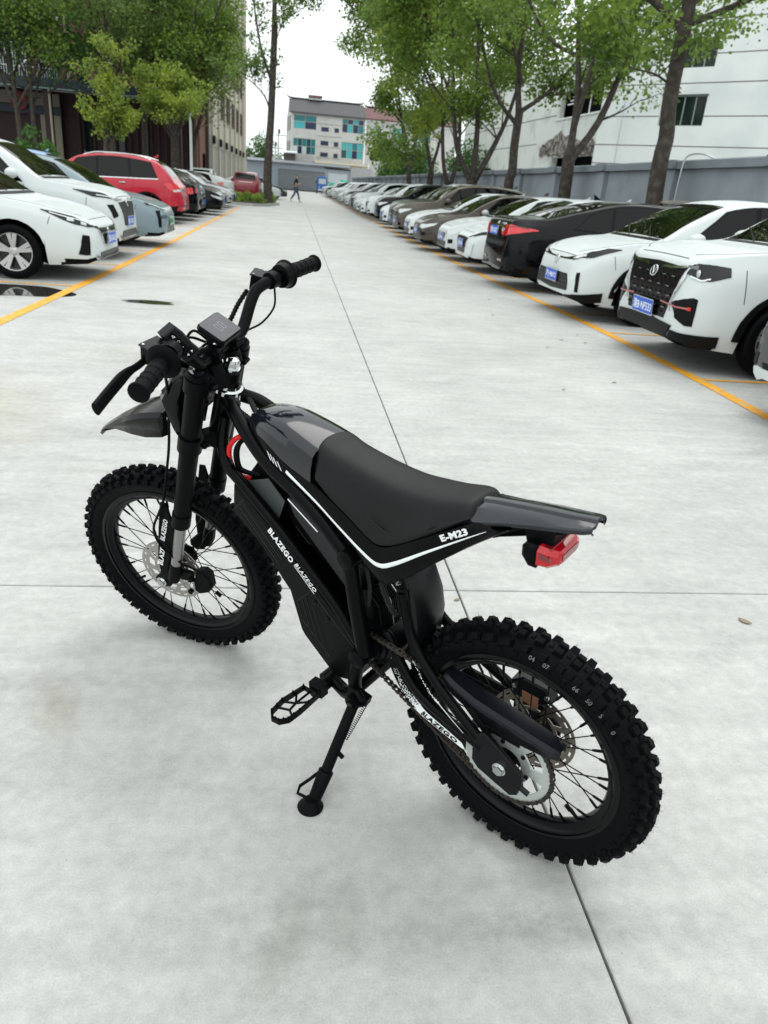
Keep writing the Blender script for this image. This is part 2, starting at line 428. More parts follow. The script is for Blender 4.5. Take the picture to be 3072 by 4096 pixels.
for k in range(26):
    yy = rnd.uniform(4.5, 16); dry_leaf(RX(yy) + rnd.choice((-1.2, 0.6)) * rnd.random() * 1.6 + 0.3, yy, rnd.uniform(0.03, 0.06), rnd.uniform(0, 6), 'small dark leaf scattered beside the right yellow line', 'leaves scattered by the right yellow line')

# ------------------------------------------------------------------ perimeter wall (right)
M_wall = mat('grey_wall_paint', (0.29, 0.325, 0.36), 0.75, two=((0.23, 0.255, 0.28), 1.3, 0.5, 0.75), noise=(0.8, 0.06), bump=(30, 0.1), coord='Object')
M_cope = mat('grey_coping', (0.21, 0.24, 0.265), 0.7, noise=(2, 0.12))
b = MB(); b.bx((9.0, 1.0, -0.03), (9.22, 124, 2.28)); wall = b.build('perimeter_wall', M_wall, smooth=0)
tag(wall, 'long grey rendered boundary wall running behind the right row of cars', 'wall')
post = MB(); post.bx((8.86, -0.22, -0.03), (9.0, 0.22, 2.27)); pm = post.mesh('post', M_wall, 0)
capm = MB(); capm.prism([(8.76, -0.3), (9.0, -0.3), (9.0, 0.3), (8.76, 0.3)], 2.28, 2.47, 'z', 0.01); cm_ = capm.mesh('post_cap', M_cope, 0)
y = 1.2; ys = []
while y < 123:
    link('post', pm, wall, M=Matrix.Translation((0, y, 0))); ys.append(y); y += 4.35
for i, y in enumerate(ys[:-1]):
    c = MB(); c.prism([(8.84, 2.285), (9.36, 2.285), (9.36, 2.44), (9.3, 2.47), (8.9, 2.47), (8.84, 2.44)], y, ys[i + 1] - 0.012, 'y'); c.build('coping', M_cope, wall, smooth=0)
for y in ys: link('post_cap', cm_, wall, M=Matrix.Translation((-0.02, y, 0.004)))

# wall-side utility box with a conduit
M_box = mat('weathered_steel_box', (0.32, 0.31, 0.27), 0.6, noise=(6, 0.2))
t = empty('utility_box', Matrix.Translation((8.62, 17.6, 0)))
b = MB(); b.bx((-0.22, -0.33, 0.9), (0.22, 0.33, 1.52)); b.build('cabinet', M_box, t, smooth=0)
b = MB(); b.prism([(-0.3, 1.52), (0.24, 1.56), (0.24, 1.62), (-0.3, 1.57)], -0.4, 0.4, 'y'); b.build('lid', M_box, t, smooth=0)
b = MB(); b.bx((-0.232, -0.28, 0.96), (-0.222, -0.01, 1.46)); b.bx((-0.232, 0.01, 0.96), (-0.222, 0.28, 1.46)); b.build('door', mat('box_door', (0.22, 0.21, 0.19), 0.6, noise=(9, .2)), t, smooth=0)
b = MB(); b.tube(spline([(0.0, 0.0, 1.6), (0.02, 0.02, 2.1), (0.1, 0.05, 2.5), (0.3, -0.2, 2.58), (0.55, -0.4, 2.5)], 5), 0.017, 8); b.build('conduit', M_alu, t)
b = MB(); b.bx((-0.1, -0.1, -0.03), (0.1, 0.1, 0.9)); b.build('post', M_box, t, smooth=0)
tag(t, 'weathered grey metal junction box with a bent conduit against the boundary wall', 'utility box')

# ------------------------------------------------------------------ right white building (grooved render)
M_wht = mat('white_render', (0.78, 0.82, 0.81), 0.8, two=((0.62, 0.68, 0.69), 0.35, 0.45, 0.75), bump=(9, 0.25))
M_groove = mat('groove_shadow_gap', (0.16, 0.16, 0.15), 0.9)
M_wfr = mat('aluminium_frame', (0.34, 0.38, 0.37), 0.45, metal=0.6)
M_glassdk = mat('dark_window_glass', (0.006, 0.016, 0.013), 0.08, spec=0.4)
P_L = Vector((19.52, 52.6, 0)); P_R = Vector((33.5, 34.5, 0))
ed = (P_R - P_L).normalized(); en = Vector((ed.y, -ed.x, 0)); en = en if en.x > 0 else -en      # inward normal
def wall_frame(o, d, n):       # matrix: local x along wall, local y inward, z up
    return Matrix(((d.x, n.x, 0, o.x), (d.y, n.y, 0, o.y), (0, 0, 1, 0), (0, 0, 0, 1)))
def face_with_holes(W, H, holes, z0=0.0, depth=0.25):
    """wall panel in local xz at y=0 with rectangular openings (x0,z0,x1,z1) that have reveals; grid method"""
    xs = sorted({0.0, W} | {h[0] for h in holes} | {h[2] for h in holes}); zs = sorted({z0, H} | {h[1] for h in holes} | {h[3] for h in holes})
    b = MB()
    for i in range(len(xs) - 1):
        for j in range(len(zs) - 1):
            cx, cz = (xs[i] + xs[i + 1]) / 2, (zs[j] + zs[j + 1]) / 2
            if any(h[0] < cx < h[2] and h[1] < cz < h[3] for h in holes): continue
            b.add([(xs[i], 0, zs[j]), (xs[i + 1], 0, zs[j]), (xs[i + 1], 0, zs[j + 1]), (xs[i], 0, zs[j + 1])], [(0, 1, 2, 3)])
    for (x0, a, x1, c) in holes:
        b.add([(x0, 0, a), (x1, 0, a), (x1, 0, c), (x0, 0, c), (x0, depth, a), (x1, depth, a), (x1, depth, c), (x0, depth, c)],
              [(0, 4, 5, 1), (1, 5, 6, 2), (2, 6, 7, 3), (3, 7, 4, 0)])
    return b
def window(parent, x0, z0, x1, z1, cols, rows, glass, frame_m, depth=0.12, fw=0.05, name='window', transoms=None):
    """window part (frame) with pane sub-parts"""
    f = MB(); vx = [x0 + (x1 - x0) * i / cols for i in range(cols + 1)]; vz = transoms or [z0 + (z1 - z0) * i / rows for i in range(rows + 1)]
    for x in vx: f.bx((x - fw / 2, depth - 0.04, z0), (x + fw / 2, depth + 0.02, z1))
    for z in vz: f.bx((x0, depth - 0.035, z - fw / 2), (x1, depth + 0.015, z + fw / 2))
    fo = f.build(name, frame_m, parent, smooth=0)
    for i in range(cols):
        for j in range(len(vz) - 1):
            p = MB(); p.bx((vx[i] + fw / 2 - .005, depth, vz[j] + fw / 2 - .005), (vx[i + 1] - fw / 2 + .005, depth + 0.008, vz[j + 1] - fw / 2 + .005))
            gm = glass[(i + j * cols) % len(glass)] if isinstance(glass, list) else glass
            p.build('pane', gm, fo, smooth=0)
    return fo
def along(u_ratio):    # position along the facade where x/y ratio is u
    k = (u_ratio * P_L.y - P_L.x) / (ed.x - u_ratio * ed.y); return k, P_L.y + ed.y * k
Wd = (P_R - P_L).length
t = empty('white_office_building', wall_frame(P_L, ed, en))
holes = []
for rt, rb in ((0.1958, 0.1664), (0.1357, 0.1018)):
    kr, yr = along(0.5048); kl, yl = along(0.447)
    holes.append((kl, 1.35 + rb * yr, kr, 1.35 + rt * yr))
kq, yq = along(0.40); kq2, _ = along(0.478)
holes.append((kq, 3.62, kq2, 3.9))
def panel(name, holes, W, H, m, t, depth=0.25): return face_with_holes(W, H, holes, 0, depth).build(name, m, t, smooth=0)
panel('wall', holes, Wd, 13.2, M_wht, t)
b = MB(); b.bx((-0.05, 0.2, 13.2), (Wd, 12, 13.5)); b.bx((0, 0.005, 0), (0.25, 12, 13.2)); b.build('side_wall', M_wht, t, smooth=0)
for hl in holes[:2]:
    window(t, hl[0], hl[1], hl[2], hl[3], 4, 1, M_glassdk, M_wfr, 0.16, 0.07)
    s_ = MB(); s_.bx((hl[0] - 0.05, -0.05, hl[3]), (hl[2] + 0.05, 0.02, hl[3] + 0.06)); s_.build('drip_edge', mat('dark_lintel', (0.06, 0.06, 0.055), 0.8), t, smooth=0)
b = MB()
for k in range(int((kq2 - kq) / 0.12)): b.bx((kq + k * 0.12, 0.05, 3.62), (kq + k * 0.12 + 0.05, 0.1, 3.9))
b.build('vent_grille', M_matte, t, smooth=0)
for z in (1.35 + 0.1868 * 45.5, 1.35 + 0.1556 * 45.2, 1.35 + 0.1179 * 45.0, 1.35 + 0.0827 * 44.6, 1.35 + 0.222 * 46, 3.95):
    zz = z
    segs = [(0, Wd)]
    for hl in holes:
        if hl[1] - 0.03 <= zz <= hl[3] + 0.03: segs = [(0, hl[0]), (hl[2], Wd)]
    for a_, c_ in segs:
        s_ = MB(); s_.bx((a_ + .01, -0.004, zz - 0.03), (c_ - .01, 0.01, zz + 0.03)); s_.build('groove', M_groove, t, smooth=0)
b = MB(); b.bx((along(0.40)[0], -0.006, 3.9), (along(0.40)[0] + 0.03, -.002, 11)); b.build('downpipe', M_alu, t, smooth=0)
tag(t, 'white rendered office block with horizontal grooves and two bands of dark windows', 'building')

# damaged white building left of it
M_wht2 = mat('stained_white_render', (0.76, 0.80, 0.77), 0.85, two=((0.5, 0.51, 0.49), 0.5, 0.52, 0.75), bump=(6, 0.3))
D0 = Vector((18.9, 92.0, 0)); D1 = Vector((20.3, 53.6, 0)); dd = (D1 - D0).normalized(); dn = Vector((-dd.y, dd.x, 0)); dn = dn if dn.x > 0 else -dn
t = empty('damaged_white_building', wall_frame(D0, dd, dn)); DW = (D1 - D0).length
def dl(ratio): return (ratio * D0.y - D0.x) / (dd.x - ratio * dd.y)
w0, w1 = dl(0.318), DW - 0.4
panel('wall', [(w0, 7.2, w1, 9.0), (dl(0.318), 2.6, DW - 0.3, 4.55), (dl(0.232), 2.4, dl(0.243), 4.0)], DW, 8.0 + 3.2, M_wht2, t, 0.5)
b = MB(); b.bx((0, 0.5, 0.2), (DW, 9, 2.3)); b.bx((0, 1.6, 2.3), (DW, 2.0, 11)); b.bx((0, 0.3, 11.2), (DW, 9, 11.5)); b.build('interior', M_dark, t, smooth=0)
f = MB()
for k in range(4): f.bx((w0 + k * (w1 - w0) / 3 - 0.05, 0.1, 7.2), (w0 + k * (w1 - w0) / 3 + 0.05, 0.16, 9.0))
f.bx((w0 - 0.2, -0.08, 7.1), (w1, 0.2, 7.2)); f.build('window_frame', M_white, t, smooth=0)
for k in range(3):
    s_ = MB(); s_.bx((w0 + 1.0 + 0.2 * k, 0.3 + 0.1 * k, 8.1 + 0.25 * k), (w0 + 2.4, 0.34 + 0.1 * k, 8.18 + 0.25 * k)); s_.build('hanging_blind', M_white, t, smooth=0)
# broken brickwork scar
M_scar = mat('exposed_brick_and_mortar', (0.10, 0.085, 0.075), 0.95, two=((0.36, 0.33, 0.3), 3, 0.42, 0.58), bump=(12, 0.8))
r_ = random.Random(4); a0, a1 = dl(0.302), DW - 0.25; b = MB(); n = 22; top = []; bot = []
for i in range(n + 1):
    u = i / n; x = a0 + (a1 - a0) * u
    top.append((x, -0.03, 5.35 + 0.75 * math.sin(PI * min(1, u * 1.3)) * r_.uniform(0.6, 1.1) + (0.3 if 0.25 < u < 0.4 else 0))); bot.append((x, -0.05, 4.45 + 0.35 * (1 - u) + r_.uniform(-0.12, 0.1)))
vs = top + bot; b.add(vs, [(i, i + 1, n + 2 + i, n + 1 + i) for i in range(n)]); b.build('brick_scar', M_scar, t, smooth=0)
for i in range(26):
    u = r_.random(); x = a0 + (a1 - a0) * u; z = r_.uniform(4.6, 5.5)
    s_ = MB(); s_.box((x, -0.08, z), (0.42, 0.18, 0.13), Euler((r_.uniform(-.2, .2), r_.uniform(-.2, .2), r_.uniform(-.3, .3))).to_matrix()); s_.build('brick', M_scar, t, smooth=0)
b = MB(); b.bx((0, -0.006, 5.6), (a0 - 1, 0.01, 5.66)); b.bx((0, -0.006, 7.45), (w0 - .2, 0.01, 7.52)); b.build('groove', M_groove, t, smooth=0)
tag(t, 'white building with burnt-out openings and a scar of broken brickwork', 'building')

# ------------------------------------------------------------------ far grey block with teal glazing
M_fgrey = mat('grey_washed_render', (0.52, 0.52, 0.50), 0.85, two=((0.42, 0.42, 0.41), 0.5, 0.5, 0.7), noise=(1.5, 0.06))
M_froof = mat('dark_roof_tiles', (0.075, 0.075, 0.078), 0.8, noise=(6, 0.3), bump=(8, 0.6))
M_froof2 = mat('red_brown_roof_tiles', (0.14, 0.07, 0.07), 0.8, noise=(6, 0.35), bump=(8, 0.6))
M_teal = mat('teal_glass', (0.01, 0.17, 0.19), 0.15, spec=0.6); M_teal2 = mat('pale_teal_glass', (0.06, 0.40, 0.42), 0.2)
M_tealdk = mat('dark_teal_glass', (0.008, 0.07, 0.09), 0.12); M_navy = mat('navy_glass', (0.012, 0.025, 0.07), 0.12); M_pale = mat('pale_curtained_glass', (0.5, 0.56, 0.6), 0.3)
M_ffr = mat('beige_window_frame', (0.4, 0.39, 0.35), 0.6)
t = empty('far_apartment_block', Matrix.Translation((0, 140, 0)) @ Matrix.Rotation(math.radians(1.0), 4, 'Z'))
WIN = [(-0.15, 9.4, 3.57, 11.4, 2, [9.4, 10.5, 11.4], [M_teal2, M_navy, M_teal, M_teal]), (-0.18, 5.62, 3.52, 7.95, 5, [5.62, 6.8, 7.95], [M_pale, M_navy, M_pale, M_tealdk, M_teal, M_teal, M_tealdk, M_teal, M_tealdk, M_teal]),
       (7.91, 9.43, 11.5, 11.42, 4, [9.43, 10.7, 11.42], [M_navy, M_teal2, M_navy, M_teal, M_teal]), (7.9, 5.52, 11.55, 7.97, 4, [5.52, 6.8, 7.97], [M_tealdk, M_teal2, M_navy, M_teal2, M_teal2, M_teal2, M_teal, M_teal2]),
       (4.4, 9.24, 5.71, 9.96, 1, None, [M_navy]), (6.61, 9.24, 7.4, 9.95, 1, None, [M_navy]), (4.36, 7.15, 5.71, 7.88, 1, None, [M_navy]), (6.59, 7.1, 7.39, 7.86, 1, None, [M_navy]),
       (4.36, 5.42, 5.71, 6.13, 1, None, [M_navy]), (6.6, 5.37, 7.37, 6.09, 1, None, [M_navy]), (12.8, 9.24, 14.35, 10.82, 2, [9.24, 10.3, 10.82], [M_pale]), (12.82, 5.51, 14.4, 7.05, 1, None, [M_dark]),
       (16.4, 9.24, 17.9, 10.8, 2, None, [M_teal2]), (16.4, 5.5, 17.9, 7.0, 1, None, [M_dark]), (20, 9.24, 23, 11, 4, None, [M_teal]), (20, 5.5, 23, 7.6, 4, None, [M_teal])]
fw_ = face_with_holes(28, 11.75, [(w[0] + 0.5, w[1], w[2] + 0.5, w[3]) for w in WIN], 0, 0.3); fw_.v = [(v[0] - 0.5, v[1], v[2]) for v in fw_.v]
fw_.build('wall', M_fgrey, t, smooth=0)
for w in WIN:
    window(t, w[0], w[1], w[2], w[3], w[4], 1, w[6], M_ffr, 0.12, 0.07, transoms=w[5])
b = MB(); b.add([(-0.5, 0, 0), (-1.25, 9.5, 0), (-1.25, 9.5, 11.4), (-0.9, 5, 14.1), (-0.5, 0, 11.75)], [(0, 1, 2, 3, 4)]); b.build('gable_wall', M_fgrey, t, smooth=0)
for (y_, z_) in ((2, 9.2), (5.5, 9.2), (2, 5.4), (5.5, 5.4)):
    b = MB(); xx = -0.5 - 0.079 * y_ - 0.05; b.bx((xx - 0.12, y_, z_), (xx + 0.02, y_ + 1.6, z_ + 2.2)); b.build('window', mat('grey_side_glass', (0.2, 0.2, 0.2), 0.3), t, smooth=0)
def roof(x0, x1, zr, m, nm='roof'):
    b = MB(); b.prism([(-0.35, 11.62), (5.0, zr - 0.1), (10.2, 11.3), (10.2, 11.5), (5.0, zr + 0.12), (-0.35, 11.85)], x0, x1, 'x'); return b.build(nm, m, t, smooth=0)
r1 = roof(-0.95, 11.75, 14.0, M_froof); r2 = roof(11.78, 28, 13.75, M_froof2)
M_ridge = mat('ridge_tile', (0.03, 0.03, 0.03), 0.8)
def ridge(x0, x1, z, par):
    b = MB(); pts = [(x0 - 0.5, 5.0, z + 0.75), (x0 - 0.1, 5.0, z + 0.32), (x0 + 0.8, 5.0, z + 0.22), (x1 - 0.8, 5.0, z + 0.22), (x1 + 0.1, 5.0, z + 0.32), (x1 + 0.45, 5.0, z + 0.7)]
    b.tube(pts, [0.02, 0.13, 0.15, 0.15, 0.13, 0.02], 6); b.build('ridge', M_ridge, par)
ridge(-0.9, 11.4, 14.0, r1); ridge(12.2, 27, 13.75, r2)
b = MB(); b.bx((2.4, 4.5, 14.2), (4.5, 5.5, 14.5)); b.build('ridge_vent', M_white, r1, smooth=0)
b = MB(); b.prism([(4.2, 14.5), (5.8, 14.5), (5.8, 14.95), (4.2, 14.85)], 2.3, 4.6, 'x'); b.build('ridge_vent_roof', M_froof2, r1, smooth=0)
b = MB(); b.bx((11.7, -0.12, 2.0), (11.95, 0, 11.7)); b.build('downpipe', M_white, t, smooth=0)
b = MB(); b.bx((11.95, -0.2, 11.45), (28, 0.05, 11.75)); b.build('gutter', M_white, t, smooth=0)
for z in (8.55, 10.35, 6.95, 5.25): 
    b = MB(); b.bx((3.7, -0.03, z), (7.8, -0.003, z + 0.05)); b.build('groove', M_groove, t, smooth=0)
b = MB(); b.bx((-1.72, -3.5, 3.3), (0.17, -0.4, 5.45)); b.build('lean_to', mat('mesh_lean_to', (0.12, 0.11, 0.1), 0.8), t, smooth=0)
b = MB(); b.prism([(-4.2, 5.48), (-0.1, 5.62), (-0.1, 5.9), (-4.0, 5.75), (-4.2, 5.65)], -1.95, 0.45, 'x'); b.build('awning', M_white, t, smooth=0)
b = MB(); b.prism([(-5.5, 4.3), (0.0, 4.75), (0.0, 4.85), (-5.5, 4.4)], 3.3, 12.1, 'x'); b.bx((3.4, -5.4, 3.3), (12.0, -5.3, 4.25)); b.build('low_annexe', mat('annexe_render', (0.42, 0.4, 0.33), 0.85, two=((0.5, 0.4, 0.16), 0.9, 0.55, 0.62)), t, smooth=0)
b = MB(); b.bx((12.5, -0.5, 3.6), (12.8, -0.1, 4.9)); b.build('wall_unit', M_white, t, smooth=0)
tag(t, 'far grey block with teal glazed windows under a dark and red-brown tiled roof', 'building')

# end wall / garages with the barred gate
t = empty('garage_wall', Matrix.Translation((0, 130, 0)))
M_gar = mat('blue_grey_render', (0.34, 0.38, 0.43), 0.75, noise=(1, 0.06))
b = MB(); b.bx((-7.5, 0.6, 0), (-2.35, 1.0, 3.75)); b.bx((-2.35, 0.6, 2.95), (4.95, 1.0, 3.75)); b.bx((4.95, 0.6, 0), (9.0, 1.0, 3.45)); b.build('wall', M_gar, t, smooth=0)
b = MB(); b.prism([(0.2, 3.78), (5.5, 4.25), (5.5, 4.35), (0.2, 3.9)], -7.5, 9.0, 'x'); b.build('roof', mat('grey_sheet_roof', (0.17, 0.19, 0.21), 0.6, noise=(1, .1)), t, smooth=0)
b = MB(); b.bx((-7.5, 1.2, 0), (9, 1.3, 3.6)); b.build('back_panel', mat('dark_grey_corrugated_panel', (0.13, 0.14, 0.15), 0.7), t, smooth=0)  # even dark grey sheet behind the pale gate bars
b = MB(); b.bx((5.5, 0.52, 0.0), (8.5, 0.6, 2.9)); b.build('shutter', mat('white_shutter', (0.55, 0.6, 0.64), 0.5), t, smooth=0)
b = MB(); b.bx((9.0, 0.4, 0), (12.4, 1.2, 4.0)); b.build('rough_pier', mat('grey_stone_render', (0.4, 0.41, 0.42), 0.9, noise=(5, .2)), t, smooth=0)
b = MB(); b.bx((-4.4, -0.4, 4.1), (-3.2, 0.3, 4.55)); b.build('roof_lamp', M_white, t, smooth=0)
tag(t, 'low blue-grey garage wall with sheet roof closing the end of the lane', 'wall')
gt = empty('barred_gate', Matrix.Translation((0, 130, 0)))
bar = MB(); bar.bx((-0.035, 0.3, 0.25), (0.035, 0.37, 2.75)); bm_ = bar.mesh('bar', M_pale, 0)
for k in range(30): link('bar', bm_, gt, M=Matrix.Translation((-2.2 + k * 0.24, 0, 0)))
b = MB(); b.bx((-2.3, 0.28, 2.75), (4.95, 0.4, 2.88)); b.bx((-2.3, 0.28, 0.12), (4.95, 0.4, 0.25)); b.build('rail', mat('grey_rail', (0.2, 0.21, 0.22), 0.5), gt, smooth=0)
tag(gt, 'wide gate of pale vertical bars in the far garage wall', 'gate')
b = MB(); b.bx((-2.5, 129.4, -0.03), (5.3, 130.2, 0.12)); o = b.build('kerb', mat('dark_soil', (0.06, 0.045, 0.03), 0.9), kind='structure', smooth=0)

# ------------------------------------------------------------------ left building: brick front and cream side
M_brick = mat('brown_red_brick', (0.17, 0.085, 0.07), 0.85, two=((0.11, 0.06, 0.05), 3, 0.4, 0.65), noise=(12, 0.15), bump=(40, 0.3))
M_brickdk = mat('dark_maroon_cladding', (0.035, 0.013, 0.013), 0.6, noise=(4, 0.2))
M_pink = mat('pink_stone', (0.40, 0.25, 0.21), 0.8, noise=(4, 0.08)); M_cream = mat('cream_render', (0.46, 0.43, 0.35), 0.8, noise=(1, 0.06), two=((0.38, 0.35, 0.29), 0.5, 0.5, 0.7))
M_navyst = mat('navy_steel', (0.02, 0.03, 0.045), 0.5); M_greytile = mat('grey_wall_tile', (0.24, 0.24, 0.21), 0.7, noise=(3, 0.1))
t = empty('brick_commercial_building', Matrix.Translation((0, 68, 0)))
hb = [(-19.4, 6.9, -18.0, 8.6), (-16.65, 8.4, -15.9, 9.6), (-16.65, 6.9, -15.9, 7.6), (-22.5, 7.0, -20.3, 9.4), (-14.6, 8.5, -13.9, 10), (-11.6, 8.2, -10.4, 9.6), (-11.6, 12.2, -10.4, 13.8), (-14.6, 12.2, -13.4, 13.8)]
hs_ = [(h[0] + 45, h[1], h[2] + 45, h[3]) for h in hb]
w_ = face_with_holes(45 - 6.9, 22, hs_, 6.3, 0.35); w_.v = [(v[0] - 45, v[1], v[2]) for v in w_.v]; w_.build('brick_wall', M_brick, t, smooth=0)
for h in hb: window(t, h[0], h[1], h[2], h[3], 2, 1, M_glassdk, M_navyst, 0.2, 0.06)
b = MB(); b.bx((-45, -0.35, 10.9), (-17.6, -0.02, 22)); b.build('cream_upper_wall', M_cream, t, smooth=0)
for x in (-22.6, -19.2):
    b = MB(); b.bx((x, -0.42, 12.3), (x + 1.6, -0.36, 13.9)); f_ = b.build('window', M_glassdk, t, smooth=0)
    b = MB(); b.bx((x - .05, -0.45, 12.25), (x + 1.65, -0.4, 12.33)); b.bx((x - .05, -0.45, 13.85), (x + 1.65, -0.4, 13.95)); b.bx((x + .78, -.45, 12.3), (x + .84, -.4, 13.9)); b.build('window_frame', M_white, f_, smooth=0)
b = MB(); b.bx((-24, -0.4, 11.5), (-17.6, -0.36, 12.0)); b.build('grey_band', M_greytile, t, smooth=0)
for x in np.arange(-13.2, -7.6, 0.75):
    b = MB(); b.bx((x, -0.18, 6.4), (x + 0.32, -0.003, 21.9)); b.build('brick_rib', M_brick, t, smooth=0)
# ground floor behind the canopy
b = MB(); b.bx((-45, 0.3, 0), (-8.2, 0.6, 6.3)); b.build('ground_floor_wall', M_brickdk, t, smooth=0)
for x in np.arange(-16.9, -8.3, 0.55):
    b = MB(); b.bx((x, 0.12, 0.0), (x + 0.18, 0.298, 6.2)); b.build('cladding_rib', M_brickdk, t, smooth=0)
b = MB(); b.bx((-45, -5.5, 6.3), (-8.1, 0.25, 6.4)); b.build('canopy_soffit', M_navyst, t, smooth=0)
b = MB(); b.bx((-45, -5.7, 5.95), (-8.1, -5.5, 6.62)); b.build('canopy_fascia', M_navyst, t, smooth=0)
for x in (-40, -31, -17.5, -8.5):
    b = MB(); b.bx((x - .25, -5.4, 0), (x + .25, -4.9, 6.3)); b.build('canopy_column', M_brickdk, t, smooth=0)
b = MB(); b.bx((-19.5, -0.35, 0.0), (-18.0, -0.25, 4.7)); b.build('beige_panel', mat('beige_board', (0.33, 0.30, 0.24), 0.8), t, smooth=0)
b = MB(); b.bx((-30, -0.7, 5.15), (-17.9, -0.6, 6.0)); b.build('beige_fascia', mat('taupe_fascia', (0.2, 0.18, 0.15), 0.8), t, smooth=0)
b = MB(); b.lathe([(0, -0.05), (0.62, -0.05), (0.62, 0.02), (0, 0.02)], (-20.8, -0.85, 5.35), 'y', 24); b.build('red_sign', mat('red_sign_board', (0.22, 0.01, 0.012), 0.5), t)
b = MB(); b.bx((-30, -0.5, 4.55), (-17.9, -0.3, 5.1)); b.build('dark_beam', M_navyst, t, smooth=0)
for x in (-16.4, -12.0, -13.8):
    b = MB(); b.bx((x, 0.05, 0.3), (x + 0.45, 0.11, 4.7)); b.build('slot_window', M_glassdk, t, smooth=0)
for x, n_ in ((-21.8, 4), (-17.9, 4), (-13.5, 3)):
    for k in range(n_):
        b = MB(); b.bx((x, -7.2 + k * 0.5, 5.86 + k * 0.05), (x + 2.6, -6.8 + k * 0.5, 5.9 + k * 0.05)); b.build('glass_canopy_strip', mat('green_canopy_glass', (0.25, 0.36, 0.32), 0.2), t, smooth=0)
for x in (-17.2, -13.1):
    b = MB(); b.cyl((x, -5.75, 0), (x, -5.75, 5.95), 0.075, seg=8); b.cyl((x, -0.12, 6.5), (x, -0.12, 22), 0.09, seg=8); b.build('downpipe', M_cream, t)
for a_, c_ in (((-19.9, -5.2, 6.65), (-19.15, -2.2, 8.3)), ((-13.75, -5.2, 6.65), (-13.25, -2.2, 9.3))):
    b = MB(); b.cyl(a_, c_, 0.07, seg=8); b.build('tie_rod', M_white, t)
b = MB()
for k in range(14): b.bx((-22.4 + k * 0.18, -0.2, 7.0), (-22.37 + k * 0.18, -0.17, 9.3))
for z in (7.0, 7.7, 8.5): b.bx((-22.4, -0.22, z), (-18.0, -0.2, z + 0.05))
for k in range(9): b.bx((-19.5 + k * 0.18, -0.2, 6.8), (-19.47 + k * 0.18, -0.17, 8.6))
b.build('window_bars', M_alu, t, smooth=0)
# pink end bay and its door
b = MB(); b.bx((-8.15, -0.3, 0), (-6.95, 0.6, 6.4)); b.build('pink_bay', M_pink, t, smooth=0)
for x in (-8.1, -7.85, -7.62): 
    b = MB(); b.bx((x, -0.36, 0), (x + 0.11, -0.303, 6.4)); b.build('bay_stripe', mat('maroon_stripe', (0.16, 0.07, 0.06), 0.8), t, smooth=0)
b = MB(); b.bx((-7.27, -0.34, 0), (-7.08, -0.303, 2.8)); b.build('door', M_dark, t, smooth=0)
b = MB(); b.bx((-7.02, -0.42, 0), (-6.8, 0.6, 22)); b.build('corner_pilaster', M_brickdk, t, smooth=0)
# cream side running back along the lot
b = MB(); b.bx((-7.4, 0.6, 0), (-6.92, 50, 3.55)); b.build('grey_plinth', M_greytile, t, smooth=0)
b = MB(); b.bx((-7.4, 0.6, 4.3), (-6.93, 50, 23)); b.build('cream_wall', M_cream, t, smooth=0)
b = MB(); b.bx((-7.4, 0.62, 3.55), (-6.86, 50, 4.3)); b.build('grey_band', M_greytile, t, smooth=0)
for k, y in enumerate((3, 9.5, 16, 23, 30, 37, 43.5, 49.4)):
    b = MB(); b.bx((-7.0, y - 0.35, 0), (-6.72, y + 0.35, 23)); b.build('cream_pilaster', M_cream, t, smooth=0)
    b = MB(); b.bx((-6.72, y - 0.45, 3.7), (-6.55, y + 0.45, 4.3)); b.build('bracket', M_matte, t, smooth=0)
for z in (6.2, 10.4, 14.6):
    for y in (10.6, 17.2, 24.2, 31.2, 38.2):
        b = MB(); b.bx((-6.93, y, z), (-6.85, y + 4.6, z + 2.3)); w_ = b.build('window', M_glassdk, t, smooth=0)
        b = MB()
        for q in range(7): b.bx((-6.8, y + q * 0.75, z), (-6.76, y + 0.06 + q * 0.75, z + 2.3))
        for q in (0, 1.1, 2.3): b.bx((-6.8, y, z + q), (-6.75, y + 4.6, z + q + 0.06))
        b.build('grille', mat('rusty_grille', (0.12, 0.09, 0.07), 0.7), w_, smooth=0)
for y in (44.6, 45.6, 46.6, 47.6, 48.6):
    b = MB(); b.cyl((-6.7, y, 0), (-6.7, y, 22), 0.09, seg=8); b.build('downpipe', M_cream, t)
tag(t, 'brown brick commercial building with navy canopy and a cream side behind the left trees', 'building')
b = MB(); b.bx((-45, 68, 22), (-6.8, 118, 22.4)); b.build('roof', M_greytile, t, smooth=0, M=Matrix.Translation((0, -68, 0)))
# link wall left of the garages
b = MB(); b.bx((-7.4, 118.2, 0), (-7.2, 129.8, 3.6)); tag(b.build('side_wall', M_gar, smooth=0), 'short blue-grey wall between the cream building and the garages', 'wall')

